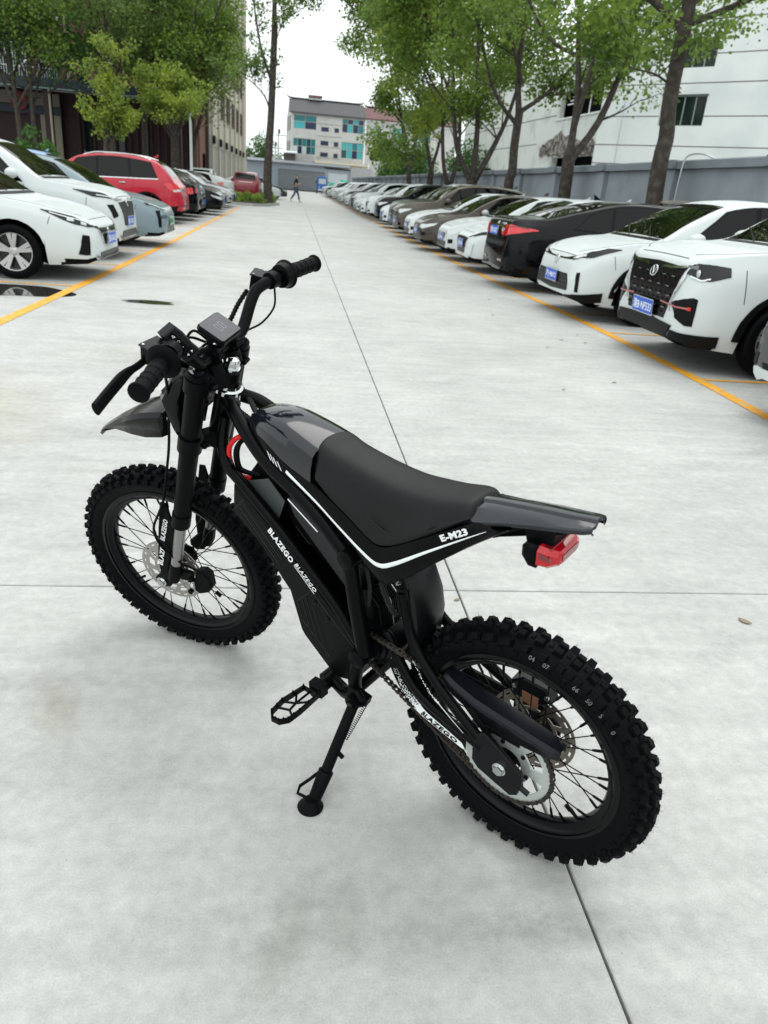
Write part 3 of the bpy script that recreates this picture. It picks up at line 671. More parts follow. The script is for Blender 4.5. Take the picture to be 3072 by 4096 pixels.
# street lamp left, utility poles far
t = empty('street_lamp', Matrix.Translation((-6.07, 50.3, 0)))
b = MB(); b.tube([(0, 0, -0.03), (0, 0, 4.1), (-0.05, -0.1, 4.4)], [0.09, 0.07, 0.06], 10); b.build('pole', M_white, t)
b = MB(); b.prism([(-0.35, 4.5), (0.15, 4.35), (0.2, 4.42), (-0.3, 4.75)], -0.16, 0.16, 'y', 0.02); b.build('lamp_head', mat('pale_blue_lamp', (0.5, 0.6, 0.66), 0.3), t, smooth=0)
tag(t, 'white street lamp post standing before the brick building corner', 'street lamp')
for x, h, lb in ((-2.55, 8.9, 'taller concrete utility pole left of the far grey block'), (-3.05, 7.0, 'shorter concrete utility pole left of its taller twin')):
    t = empty('utility_pole', Matrix.Translation((x, 136.5, 0)))
    b = MB(); b.tube([(0, 0, 0), (0, 0, h)], [0.17, 0.1], 8); b.build('pole', mat('pale_concrete', (0.5, 0.5, 0.48), 0.8), t)
    b = MB(); b.bx((-0.5, -0.05, h - 1.0), (1.2, 0.05, h - 0.9)); b.bx((-0.05, -0.2, h - 0.7), (0.25, 0.2, h - 0.1)); b.build('crossarm', M_matte, t, smooth=0)
    tag(t, lb, 'utility pole')
# ================================================================== TREES
def leaf_mat(name, c, dark):
    m = bpy.data.materials.new(name); m.use_nodes = True; nt = m.node_tree; N = nt.nodes; L = nt.links
    b = N['Principled BSDF']; geo = N.new('ShaderNodeNewGeometry')
    cr = N.new('ShaderNodeValToRGB'); cr.color_ramp.elements[0].color = (*dark, 1); cr.color_ramp.elements[1].color = (*c, 1)
    e = cr.color_ramp.elements.new(0.55); e.color = tuple((dark[i] * 0.5 + c[i] * 0.5) for i in range(3)) + (1,)
    e = cr.color_ramp.elements.new(0.985); e.color = (*c, 1)
    n = N.new('ShaderNodeTexNoise'); n.inputs['Scale'].default_value = 0.9; n.inputs['Detail'].default_value = 4; L.new(geo.outputs['Position'], n.inputs['Vector'])
    mr = N.new('ShaderNodeMapRange'); mr.inputs[1].default_value = 0.35; mr.inputs[2].default_value = 0.68; L.new(n.outputs[0], mr.inputs[0])
    ad = N.new('ShaderNodeMath'); ad.operation = 'MULTIPLY_ADD'; L.new(mr.outputs[0], ad.inputs[0]); ad.inputs[1].default_value = 0.62
    ml = N.new('ShaderNodeMath'); ml.operation = 'MULTIPLY'; L.new(geo.outputs['Random Per Island'], ml.inputs[0]); ml.inputs[1].default_value = 0.38
    L.new(ml.outputs[0], ad.inputs[2]); L.new(ad.outputs[0], cr.inputs[0]); L.new(cr.outputs[0], b.inputs['Base Color'])
    b.inputs['Roughness'].default_value = 0.42; b.inputs['Specular IOR Level'].default_value = 0.4
    tr = N.new('ShaderNodeBsdfTranslucent'); L.new(cr.outputs[0], tr.inputs['Color']); mx = N.new('ShaderNodeMixShader'); mx.inputs[0].default_value = 0.5
    L.new(b.outputs[0], mx.inputs[1]); L.new(tr.outputs[0], mx.inputs[2]); L.new(mx.outputs[0], N['Material Output'].inputs['Surface'])
    return m
M_bark = mat('bark', (0.045, 0.036, 0.029), 0.9, two=((0.085, 0.075, 0.063), 7, 0.45, 0.7), noise=(30, 0.3), bump=(25, 0.9))
M_leafA = leaf_mat('camphor_leaves', (0.30, 0.43, 0.07), (0.07, 0.14, 0.025))
M_leafB = leaf_mat('yellow_green_leaves', (0.46, 0.55, 0.08), (0.11, 0.19, 0.035))
M_leafC = leaf_mat('deep_green_leaves', (0.13, 0.29, 0.06), (0.03, 0.09, 0.02))
M_leafD = leaf_mat('dusty_olive_leaves', (0.27, 0.38, 0.09), (0.06, 0.115, 0.03))

def leaves_mesh(name, centers, n_per, size, m, seed, flat=0.5):
    """many small folded leaves round the clump centres"""
    rg = np.random.RandomState(seed); C = np.array([c[:3] for c in centers]); R = np.array([c[3] for c in centers])
    w = R ** 2; idx = rg.choice(len(C), size=int(n_per * len(C)), p=w / w.sum())
    d = rg.normal(size=(len(idx), 3)); d /= np.linalg.norm(d, axis=1)[:, None]; d[:, 2] *= 0.7
    rr = rg.uniform(0.25, 1, len(idx)) ** 0.6
    P = C[idx] + d * (R[idx] * rr)[:, None]
    P = P + rg.normal(size=P.shape) * 0.04
    # leaf frame
    nrm = rg.normal(size=P.shape) * 0.75 + np.array([0, 0, flat * 1.6]) + d * 0.5; nrm /= np.linalg.norm(nrm, axis=1)[:, None]
    t = rg.normal(size=P.shape) + d * 0.6 + np.array([0, 0, -0.35]); t -= nrm * (t * nrm).sum(1)[:, None]; t /= np.linalg.norm(t, axis=1)[:, None]
    s = np.cross(nrm, t); L = size * rg.uniform(0.65, 1.35, len(P))[:, None]; W = L * rg.uniform(0.34, 0.5, len(P))[:, None]
    dp = nrm * L * 0.12
    a = P; b_ = P + t * L * 0.5 + s * W - dp * 0.0; c_ = P + t * L - dp; e_ = P + t * L * 0.5 - s * W
    V = np.stack([a, b_, c_, e_], 1).reshape(-1, 3)
    n = len(P); me = bpy.data.meshes.new(name); me.vertices.add(4 * n); me.vertices.foreach_set('co', V.ravel())
    me.loops.add(4 * n); me.loops.foreach_set('vertex_index', np.arange(4 * n)); me.polygons.add(n)
    me.polygons.foreach_set('loop_start', np.arange(n) * 4)
    try: me.polygons.foreach_set('loop_total', np.full(n, 4))
    except Exception: pass
    me.update(calc_edges=True); me.materials.append(m); return me

def wander(p, d, L, n, r_, wob=0.18, up=0.06):
    P = [Vector(p)]; d = Vector(d).normalized()
    for i in range(n):
        d = (d + Vector((r_.uniform(-wob, wob), r_.uniform(-wob, wob), r_.uniform(-wob, wob) * 0.6 + up))).normalized(); P.append(P[-1] + d * L / n)
    return P, d

def tree(loc, label, seed, limbs, trunk=None, shear=None, leaf=None, lsize=0.11, nleaf=9000, crown_r=(0.5, 0.95), group=None, sub=4, r0=0.2, sub_len=2.2, minz=0, name='tree', flat=0.5, keep=None):
    """limbs: list of (polyline in local coords, r_start, r_end); sub-branches grow from the upper part of each limb"""
    r_ = random.Random(seed); t = empty(name, Matrix.Translation((loc[0], loc[1], 0))); b = MB(); cent = []
    sh = shear if shear is not None else (-0.055 if group == GR else 0.0)
    def lean_(pts): return [(p[0] + sh * p[2], p[1], p[2]) for p in pts]
    limbs = [(lean_(l[0]), l[1], l[2]) for l in limbs]
    if trunk: trunk = (lean_(trunk[0]), trunk[1], trunk[2])
    if trunk:
        P = spline(trunk[0], 4); n = len(P); b.tube(P, [trunk[1] * (1.25 if i == 0 else 1) + (trunk[2] - trunk[1]) * i / (n - 1) for i in range(n)], 12)
    def grow(p, d, L, r, lvl):
        P, d2 = wander(p, d, L, 4, r_); b.tube([tuple(q) for q in P], [r, r * .85, r * .65, r * .45, r * .25], 5)
        if lvl == 0 or L < 0.8:
            for q in P[2:]: cent.append((q.x, q.y, q.z, r_.uniform(*crown_r)))
            return
        for k in range(3 if lvl > 1 else 3):
            q = P[r_.randint(1, 4)]; dd = (d2 + Vector((r_.uniform(-1, 1), r_.uniform(-1, 1), r_.uniform(-.5, .7)))).normalized()
            grow(q, dd, L * r_.uniform(0.45, 0.7), r * 0.5, lvl - 1)
        cent.append((P[-1].x, P[-1].y, P[-1].z, r_.uniform(*crown_r)))
    for (pts, ra, rb) in limbs:
        P = spline(pts, 4); n = len(P); b.tube(P, [ra + (rb - ra) * i / (n - 1) for i in range(n)], 9)
        m = int(n * 0.35)
        for k in range(sub):
            i = r_.randint(m, n - 1); q = P[i]; ax = (P[min(i + 1, n - 1)] - P[max(i - 1, 0)]).normalized()
            d = (ax * 0.5 + Vector((r_.uniform(-1, 1), r_.uniform(-1, 1), r_.uniform(-.15, .6)))).normalized()
            grow(q, d, sub_len * r_.uniform(0.6, 1.15), rb * 0.6 + 0.008, 1)
        grow(P[-1], P[-1] - P[-2], sub_len * 0.7, rb * 0.8, 1)
    b.build('trunk', M_bark, t, smooth=60)
    if minz: cent = [c for c in cent if c[2] > minz]
    if keep: cent = [c for c in cent if keep(c)]
    me = leaves_mesh('crown', cent, nleaf / len(cent), lsize, leaf or M_leafA, seed, flat); link('crown', me, t, 'stuff')
    tag(t, label, 'tree', group); return t

GR = 'street trees along the boundary wall'
# nearest tree on the right: long bare trunk, high crown
tree((8.35, 17.8), 'nearest street tree with a long bare leaning trunk before the white office', 11,
     [([(0.05, 0, 4.9), (-0.9, 0.2, 5.5), (-2.0, 0.1, 5.5), (-2.8, 0.4, 5.9)], 0.09, 0.03), ([(0.08, 0, 5.0), (1.0, -0.3, 5.4), (2.2, -0.5, 6.0), (3.2, -0.6, 6.3)], 0.08, 0.03),
      ([(0.1, 0, 5.6), (0.3, 0.2, 7.5), (0.2, -0.2, 9.5)], 0.14, 0.05), ([(0.1, 0, 5.8), (-1.2, 0.4, 7.2), (-2.0, 0.6, 8.6)], 0.09, 0.03), ([(0.15, 0, 5.4), (1.6, 0.8, 6.6), (2.8, 0.8, 7.6)], 0.08, 0.03), ([(-0.1, 0, 3.9), (-0.5, -.05, 4.05), (-1.1, -.1, 4.1)], 0.03, 0.012)],
     trunk=([(0, 0, -0.03), (-0.03, 0, 1.2), (-0.02, 0, 2.4), (0.03, 0, 2.9), (-0.02, 0, 3.6), (0.06, 0, 5.0), (0.1, 0, 5.9)], 0.2, 0.14), nleaf=17670, sub=6, lsize=0.108, sub_len=2.09, minz=3.7, group=GR, crown_r=(0.3, 0.6))
tree((8.4, 24.4), 'second street tree, its trunk forking at head height into three limbs', 12,
     [([(0.05, 0, 2.6), (0.15, 0.1, 4.2), (-0.05, 0.1, 6.0), (-0.2, 0.2, 8.6)], 0.12, 0.04), ([(0.1, 0, 3.4), (0.45, -0.2, 5.5), (0.75, -0.1, 8.0)], 0.09, 0.03), ([(0.05, 0, 2.5), (0.9, 0.1, 3.7), (1.7, 0.2, 5.6), (2.9, 0.3, 6.8)], 0.13, 0.05),
      ([(0.0, 0, 5.3), (-0.9, 0.2, 5.7), (-1.8, 0.2, 6.9), (-2.6, 0.1, 8.2)], 0.06, 0.02), ([(1.5, 0.1, 5.2), (1.5, -0.3, 6.9), (1.9, -0.4, 8.6)], 0.07, 0.03)],
     trunk=([(0, 0, -0.03), (0.02, 0, 1.2), (0.06, 0, 2.7)], 0.21, 0.19), nleaf=22382, sub=6, lsize=0.119, sub_len=2.20, minz=4.5, group=GR)
tree((8.3, 30.5), 'third street tree with a knotted straight trunk', 13,
     [([(0.15, 0, 4.2), (0.1, 0.3, 6.0), (0.3, 0.3, 9.2)], 0.13, 0.04), ([(0.1, 0, 3.9), (-0.9, 0, 5.0), (-1.7, 0.2, 7.5)], 0.09, 0.03), ([(0.15, 0, 4.3), (1.4, 0.2, 5.2), (2.6, 0.4, 6.6)], 0.09, 0.03), ([(0.2, 0, 5.2), (-0.4, 0.2, 7.0), (-0.8, 0.2, 9.5)], 0.07, 0.03)],
     trunk=([(0, 0, -0.03), (-0.02, 0, 1.9), (0.08, 0, 2.3), (0.08, 0, 3.2), (0.18, 0, 4.4)], 0.2, 0.15), nleaf=21204, sub=6, lsize=0.130, sub_len=2.42, minz=4.4, group=GR)
tree((8.25, 37.0), 'fourth street tree splitting low into a wide V of limbs', 14,
     [([(0, 0, 1.9), (-0.7, 0.1, 3.2), (-1.0, 0.1, 5.0), (-1.2, 0.2, 8.5)], 0.16, 0.05), ([(0.05, 0, 1.9), (0.15, 0.1, 4.0), (0.0, 0.1, 6.5), (-0.1, 0.1, 9.8)], 0.16, 0.04), ([(0.1, 0, 1.9), (0.9, 0, 3.4), (1.6, 0.1, 5.0), (2.3, 0.2, 7.6)], 0.15, 0.05),
      ([(-1.0, 0.1, 5.0), (-1.9, 0.3, 7.0), (-2.6, 0.3, 9.0)], 0.07, 0.03), ([(-0.9, 0, 4.6), (-1.9, 0, 5.6), (-2.7, 0.2, 6.8)], 0.06, 0.02)],
     trunk=([(0, 0, -0.03), (0.02, 0, 1.0), (0.03, 0, 2.0)], 0.26, 0.25), nleaf=28272, sub=6, lsize=0.135, sub_len=2.53, minz=3.9, group=GR)
tree((8.1, 42.0), 'fifth street tree with twin stems half hidden behind the dark cars', 15,
     [([(0.05, 0, 1.6), (-0.3, 0, 3.0), (-0.5, 0, 6.0), (-0.9, 0, 9.0)], 0.13, 0.04), ([(0.1, 0, 1.6), (0.5, 0, 3.4), (0.4, 0, 6.5), (0.2, 0, 9.5)], 0.12, 0.04), ([(-0.4, 0, 5.0), (-1.4, 0, 6.6), (-2.0, 0, 8.6)], 0.06, 0.02)],
     trunk=([(0, 0, -0.03), (0.05, 0, 1.7)], 0.22, 0.2), leaf=M_leafB, nleaf=15000, sub=5, lsize=0.14, sub_len=2.5, minz=2.8, group=GR)
tree((8.1, 47.5), 'sixth street tree, slim with drooping low branches', 16,
     [([(0.05, 0, 2.4), (-0.4, 0, 4.5), (-1.0, 0, 7.5), (-1.4, 0, 10.5)], 0.12, 0.04), ([(0.05, 0, 2.6), (0.6, 0, 4.8), (0.9, 0, 8.5)], 0.11, 0.04), ([(-0.2, 0, 5.0), (-1.4, 0, 7.0), (-2.2, 0, 9.4)], 0.07, 0.03), ([(-0.6, 0, 5.8), (-1.6, 0, 7.0), (-2.5, 0, 7.8)], 0.05, 0.02), ([(-1.0, 0, 8.0), (-1.8, 0, 10.4), (-2.4, 0, 12)], 0.06, 0.02), ([(0, 0, 3), (-.8, -.3, 3.3), (-1.3, -.4, 3.0)], 0.04, .02)],
     trunk=([(0, 0, -0.03), (-0.05, 0, 1.4), (0.05, 0, 2.5)], 0.21, 0.17), nleaf=24738, sub=6, lsize=0.151, sub_len=2.86, minz=2.5, group=GR)
tree((8.1, 56.5), 'street tree behind the sixth, crown merging with its neighbours', 17,
     [([(0, 0, 2.4), (-0.6, 0, 5.5), (-1.4, 0, 10.5)], 0.12, 0.04), ([(0.05, 0, 2.6), (0.6, 0, 6), (0.9, 0, 10.5)], 0.11, 0.04), ([(-0.2, 0, 4.5), (-1.2, 0, 7.4), (-1.8, 0, 10.4)], 0.07, 0.03)],
     trunk=([(0, 0, -0.03), (0, 0, 2.5)], 0.2, 0.16), nleaf=16492, sub=6, lsize=0.173, sub_len=2.86, minz=3.5, group=GR)

def bush(loc, rx, ry, h, label, seed, leaf, lsize, n, cat='bush', z0=0.2, cr=(0.35, 0.7), grp=None):
    r_ = random.Random(seed); t = empty('bush', Matrix.Translation((loc[0], loc[1], 0))); b = MB(); cent = []
    for k in range(int(10 + n / 700)):
        a = r_.uniform(0, 2 * PI); q = r_.uniform(0.1, 1) ** 0.5; zt = h * (1 - 0.75 * q * q) * r_.uniform(0.75, 1)
        x, y = rx * q * math.cos(a), ry * q * math.sin(a); b.tube([(x * 0.2, y * 0.2, -0.03), (x * 0.7, y * 0.7, zt * 0.5), (x, y, zt * 0.92)], [0.05, 0.03, 0.012], 5)
        for f in (0.3, 0.55, 0.8, 1.0): cent.append((x * (0.5 + 0.5 * f), y * (0.5 + 0.5 * f), max(z0, zt * f - 0.2), r_.uniform(*cr)))
    b.build('stem', M_bark, t)
    link('foliage', leaves_mesh('foliage', cent, n / len(cent), lsize, leaf, seed, 0.4), t, 'stuff'); tag(t, label, cat, grp); return t
bush((13.2, 95), 3.4, 4, 8.2, 'large deep green tree mass rising behind the far end of the wall', 21, M_leafC, 0.26, 14000, 'tree', 2.0, (0.9, 1.5))
bush((18.5, 84), 3.6, 4, 7.6, 'dark green tree in shade between the street trees and the white building', 22, M_leafC, 0.24, 11000, 'tree', 2.0, (0.9, 1.5))
bush((11.2, 112), 2.4, 2.4, 3.9, 'low pale green hedge behind the far end of the wall', 23, M_leafA, 0.2, 4000, 'bush', 1.0, (0.6, 1.0))
bush((-6.3, 155), 3.6, 3, 9.6, 'distant dark green tree left of the far grey block', 24, M_leafC, 0.35, 7000, 'tree', 3.0, (0.9, 1.5))
bush((-1.6, 158), 2.4, 3, 6.8, 'small distant tree beside the utility poles', 25, M_leafC, 0.35, 4000, 'tree', 2.5, (0.8, 1.3))

GL = 'trees before the brick building'
def T(x, y, seed, label, h, spread, leaf, n, low, lean=0.0, r=0.2, twin=False, lsize=0.17, cr=(0.7, 1.2)):
    r_ = random.Random(seed * 7); L = []
    for k in range(8 if h > 8 else 5):
        a = r_.uniform(0, 2 * PI); s_ = spread * r_.uniform(0.35, 0.95); z0 = low * r_.uniform(0.6, 1.05)
        ht = r_.uniform(0.15, 0.95); L.append(([(lean * 0.3, 0, z0), (s_ * 0.55 * math.cos(a), s_ * 0.55 * math.sin(a), z0 + (h - z0) * ht * 0.5), (s_ * math.cos(a), s_ * math.sin(a), z0 + (h - z0) * ht)], r * 0.55, 0.03))
    L.append(([(lean * .3, 0, low), (lean * 0.7, 0, h * 0.6), (lean, 0, h * 0.95)], r * 0.8, 0.03))
    return tree((x, y), label, seed, L, trunk=([(0, 0, -0.03), (lean * 0.1, 0, low * 0.5), (lean * 0.3, 0, low * 1.05)], r, r * 0.75), leaf=leaf, nleaf=int(n * (0.95 if h > 8 else 1.1)), sub=6, lsize=lsize, sub_len=2.5 if h > 8 else 1.1, minz=low * 0.62, group=GL, crown_r=cr)
T(-16.2, 52.0, 31, 'leftmost tree of the left group, slim mottled trunk', 13.5, 4.0, M_leafC, 13000, 5.6, -0.4, 0.17)
T(-15.5, 52.2, 32, 'tree growing close beside the leftmost trunk, bright green clump at mid height', 12.5, 3.0, M_leafA, 9000, 6.2, 0.2, 0.15)
T(-11.3, 54.0, 33, 'tall dusty tree in front of the white downpipe', 14.5, 3.9, M_leafD, 12000, 5.4, -0.6, 0.19)
T(-7.6, 55.0, 34, 'broad dense tree before the corner of the brick building', 15.0, 4.2, M_leafA, 17000, 4.8, -0.2, 0.22)
T(-10.0, 57.5, 35, 'dark tree standing behind the middle of the left group', 15.0, 3.6, M_leafD, 9000, 6.6, 0.2, 0.18)
T(-7.2, 60.0, 36, 'rightmost dense tree of the left group beside the open sky', 15.5, 2.4, M_leafD, 12000, 4.6, 0.3, 0.2)
T(-19.8, 57.0, 37, 'shaded tree at the left picture edge above the canopy', 14.0, 3.0, M_leafC, 7000, 8.0, 0, 0.18)
T(-9.9, 45.0, 38, 'small yellow-green tree leaning over the parked cars', 6.4, 1.15, M_leafB, 6500, 2.6, 0.3, 0.12, lsize=0.13, cr=(0.25, 0.5))
T(-6.7, 47.0, 39, 'low yellow-green tree right of the small leaning tree', 6.0, 2.0, M_leafB, 7500, 3.2, 0.2, 0.12, lsize=0.13, cr=(0.25, 0.55))
bush((-13.3, 45), 1.15, 1.0, 3.6, 'bushy green shrub with glossy leaves before the dark entrance', 40, M_leafC, 0.17, 2600, 'bush', 0.8, (0.25, 0.45))

# tall sparse tree on the planted island in the lane
t = tree((-1.35, 45.2), 'tall sparse tree with a dark trunk on the planted island in the lane', 41,
     [([(0.05, 0, 4.6), (-0.25, 0, 5.3), (-0.9, 0.1, 5.9), (-1.4, 0.1, 6.1)], 0.05, 0.015), ([(0.1, 0, 6.0), (-0.5, 0, 7.6), (-0.9, 0, 9.8), (-1.0, 0, 11.5)], 0.08, 0.02), ([(0.2, 0, 7.5), (0.6, 0, 8.6), (1.4, 0, 9.3)], 0.03, 0.008),
      ([(0.2, 0, 8.4), (0.2, 0, 10.5), (0.4, 0, 14)], 0.15, 0.04), ([(0.2, 0, 9.4), (0.9, 0.2, 10.4), (1.0, 0.1, 12.4)], 0.05, 0.02), ([(0.15, 0, 10), (-0.9, 0, 11.4), (-1.3, 0, 13)], 0.05, 0.02)],
     trunk=([(0, 0, 0.05), (-0.05, 0, 1.5), (0.02, 0, 3.2), (0.1, 0, 4.6), (0.22, 0, 8.6)], 0.25, 0.16), leaf=M_leafD, nleaf=5200, sub=9, lsize=0.14, sub_len=1.25, minz=4.6, crown_r=(0.18, 0.42), flat=0.2)
isl = [(-0.75, 46.9), (-1.3, 43.5), (-2.0, 42.0), (-2.9, 41.9), (-5.2, 42.3), (-5.4, 48.0), (-1.6, 48.4), (-1.0, 48.0)]
M_kerb = mat('kerb_stone', (0.38, 0.38, 0.36), 0.8, noise=(4, 0.12)); M_soil = mat('dark_leafy_soil', (0.05, 0.038, 0.025), 0.95, noise=(20, 0.4), bump=(20, 1))
b = MB(); b.prism(isl, 0.0, 0.12, 'z', 0.01); b.build('kerb', M_kerb, kind='structure', smooth=0)
c_ = Vector((-2.9, 45, 0)); b = MB(); b.prism([((x - c_.x) * 0.93 + c_.x, (y - c_.y) * 0.94 + c_.y) for x, y in isl], 0.1, 0.15, 'z', 0.01); b.build('planting_bed', M_soil, kind='structure', smooth=0)
rg_ = random.Random(5); cen = [(rg_.uniform(-4.9, -1.2), rg_.uniform(42.6, 47.8), rg_.uniform(0.2, 0.42), rg_.uniform(0.15, 0.3)) for _ in range(60)]
tag(link('ground_plants', leaves_mesh('ground_plants', cen, 45, 0.16, M_leafA, 50, 0.0), None, 'stuff'), 'low weeds covering the planted island under the sparse tree', 'plants')
# ================================================================== ELECTRIC DIRT BIKE
B_AZ, B_LEAN = 0.79325, 0.13608
B_O = Vector((0.544, 1.251, -0.003))
B_M = Matrix.Translation(B_O) @ Matrix.Rotation(B_AZ + PI / 2, 4, 'Z') @ Matrix.Rotation(-B_LEAN, 4, 'X')
bike = empty('electric_dirt_bike', B_M)
tag(bike, 'black electric dirt bike leaning on its side stand on the concrete', 'electric motorbike')
RAKE, STEER = math.radians(22.5), math.radians(18.4)
P0 = Vector((0.8285, 0, 0.93)); AX = Vector((-math.sin(RAKE), 0, math.cos(RAKE)))
S4 = Matrix.Translation(P0) @ Matrix.Rotation(STEER, 4, AX) @ Matrix.Translation(-P0)
def ax_pt(z): return P0 + AX * ((z - P0.z) / AX.z)
M_seat = mat('seat_vinyl', (0.006, 0.0065, 0.007), 0.45, spec=0.24, bump=(900, 0.12))
M_tank = mat('gloss_graphite_plastic', (0.007, 0.009, 0.013), 0.1, coat=0.5, spec=0.4)
M_side = mat('satin_side_fairing', (0.0015, 0.0016, 0.0018), 0.33, spec=0.12)
M_red = mat('red_cable_sleeve', (0.75, 0.012, 0.01), 0.5, bump=(700, 0.3))
M_silver = mat('silver_sprocket', (0.62, 0.66, 0.64), 0.38, metal=0.7)
M_chain = mat('chain_steel', (0.06, 0.052, 0.045), 0.4, metal=0.8)
M_pad = mat('copper_pad', (0.35, 0.17, 0.1), 0.5, metal=0.5)
M_disc = mat('disc_steel', (0.28, 0.25, 0.21), 0.33, metal=0.85)
M_discF = mat('disc_steel_bright', (0.40, 0.38, 0.36), 0.33, metal=0.8)
M_plate = mat('grey_satin_plate', (0.045, 0.052, 0.054), 0.38)
M_navyb = mat('dark_satin_metal', (0.003, 0.0035, 0.005), 0.3, spec=0.2)

# ---------------------------------------------------------------- wheels
def tyre_mesh(rb, rc, rk, hw, nk, style):
    """rb bead radius, rc carcass crown radius, rk knob crown, hw half width"""
    b = MB(); prof = []
    for k in range(15):
        a = -PI * 0.80 + 2 * PI * 0.80 * k / 14
        cx = (rc + rb) / 2 + 0.004; hh = (rc - rb) / 2 + 0.002
        prof.append((cx + hh * math.cos(a), hw * 0.93 * math.sin(a) * (1.0 if abs(a) < 2.2 else 0.92)))
    prof = [(rb, -0.02)] + prof[1:-1] + [(rb, 0.02)]
    b.lathe(prof, (0, 0, 0), 'y', 96, closed=False)
    r_ = random.Random(nk)
    def knob(th, phi, w, l, h, taper=0.8):
        """block at wheel angle th, section angle phi (0 crown)"""
        cx = (rc + rb) / 2 + 0.004; hh = (rc - rb) / 2 + 0.001
        r0 = cx + hh * math.cos(phi); y0 = hw * 0.92 * math.sin(phi)
        er = Vector((math.cos(th), 0, math.sin(th))); et = Vector((-math.sin(th), 0, math.cos(th))); ey = Vector((0, 1, 0))
        nrm = (er * math.cos(phi) + ey * math.sin(phi)); tan = (-er * math.sin(phi) + ey * math.cos(phi))
        c = er * r0 + ey * y0; vs = []
        for hgt, k in ((-0.004, 1.12), (h * 0.9, taper), (h, taper * 0.93)):
            for sa, sb in ((-1, -1), (1, -1), (1, 1), (-1, 1)):
                vs.append(c + nrm * hgt + tan * (w / 2 * k * sa) + et * (l / 2 * k * sb))
        b.add(vs, [(0, 1, 5, 4), (1, 2, 6, 5), (2, 3, 7, 6), (3, 0, 4, 7), (4, 5, 9, 8), (5, 6, 10, 9), (6, 7, 11, 10), (7, 4, 8, 11), (8, 9, 10, 11)])
        if style != 'none':
            for q in range(3):
                p = c + nrm * h + tan * r_.uniform(-.35, .35) * w + et * r_.uniform(-.3, .3) * l
                d = (nrm + tan * r_.uniform(-.25, .25) + et * r_.uniform(-.25, .25)) * r_.uniform(0.005, 0.011)
                s_ = 0.00035; u_ = nrm.orthogonal().normalized() * s_; v_ = nrm.cross(u_)
                b.add([p + u_, p - u_ * .5 + v_, p - u_ * .5 - v_, p + d], [(0, 1, 3), (1, 2, 3), (2, 0, 3)])
    for k in range(nk):
        th = 2 * PI * k / nk; st = 2 * PI / nk
        if style == 'rear':
            knob(th, 0.23, 0.0165, 0.020, 0.0115); knob(th, -0.23, 0.0165, 0.020, 0.0115)
            knob(th + st / 2, 0.92, 0.016, 0.019, 0.0115); knob(th + st / 2, -0.92, 0.016, 0.019, 0.0115)
            knob(th + st / 2, 0.0, 0.013, 0.010, 0.004); 
            knob(th, 1.42, 0.012, 0.014, 0.005, 0.65); knob(th, -1.42, 0.012, 0.014, 0.005, 0.65)
        else:
            o = 0.28 if k % 2 else 0.12
            knob(th, o, 0.014, 0.016, 0.0115); knob(th + st * .15, o - 0.55 if k % 2 else o - 0.4, 0.014, 0.016, 0.0115)
            knob(th + st / 2, 0.78, 0.014, 0.015, 0.0115); knob(th + st / 2, -0.78, 0.014, 0.015, 0.0115)
            for sg in (1, -1): knob(th + st * .1, sg * 1.25, 0.015, 0.022, 0.0075, 0.8)
    return b

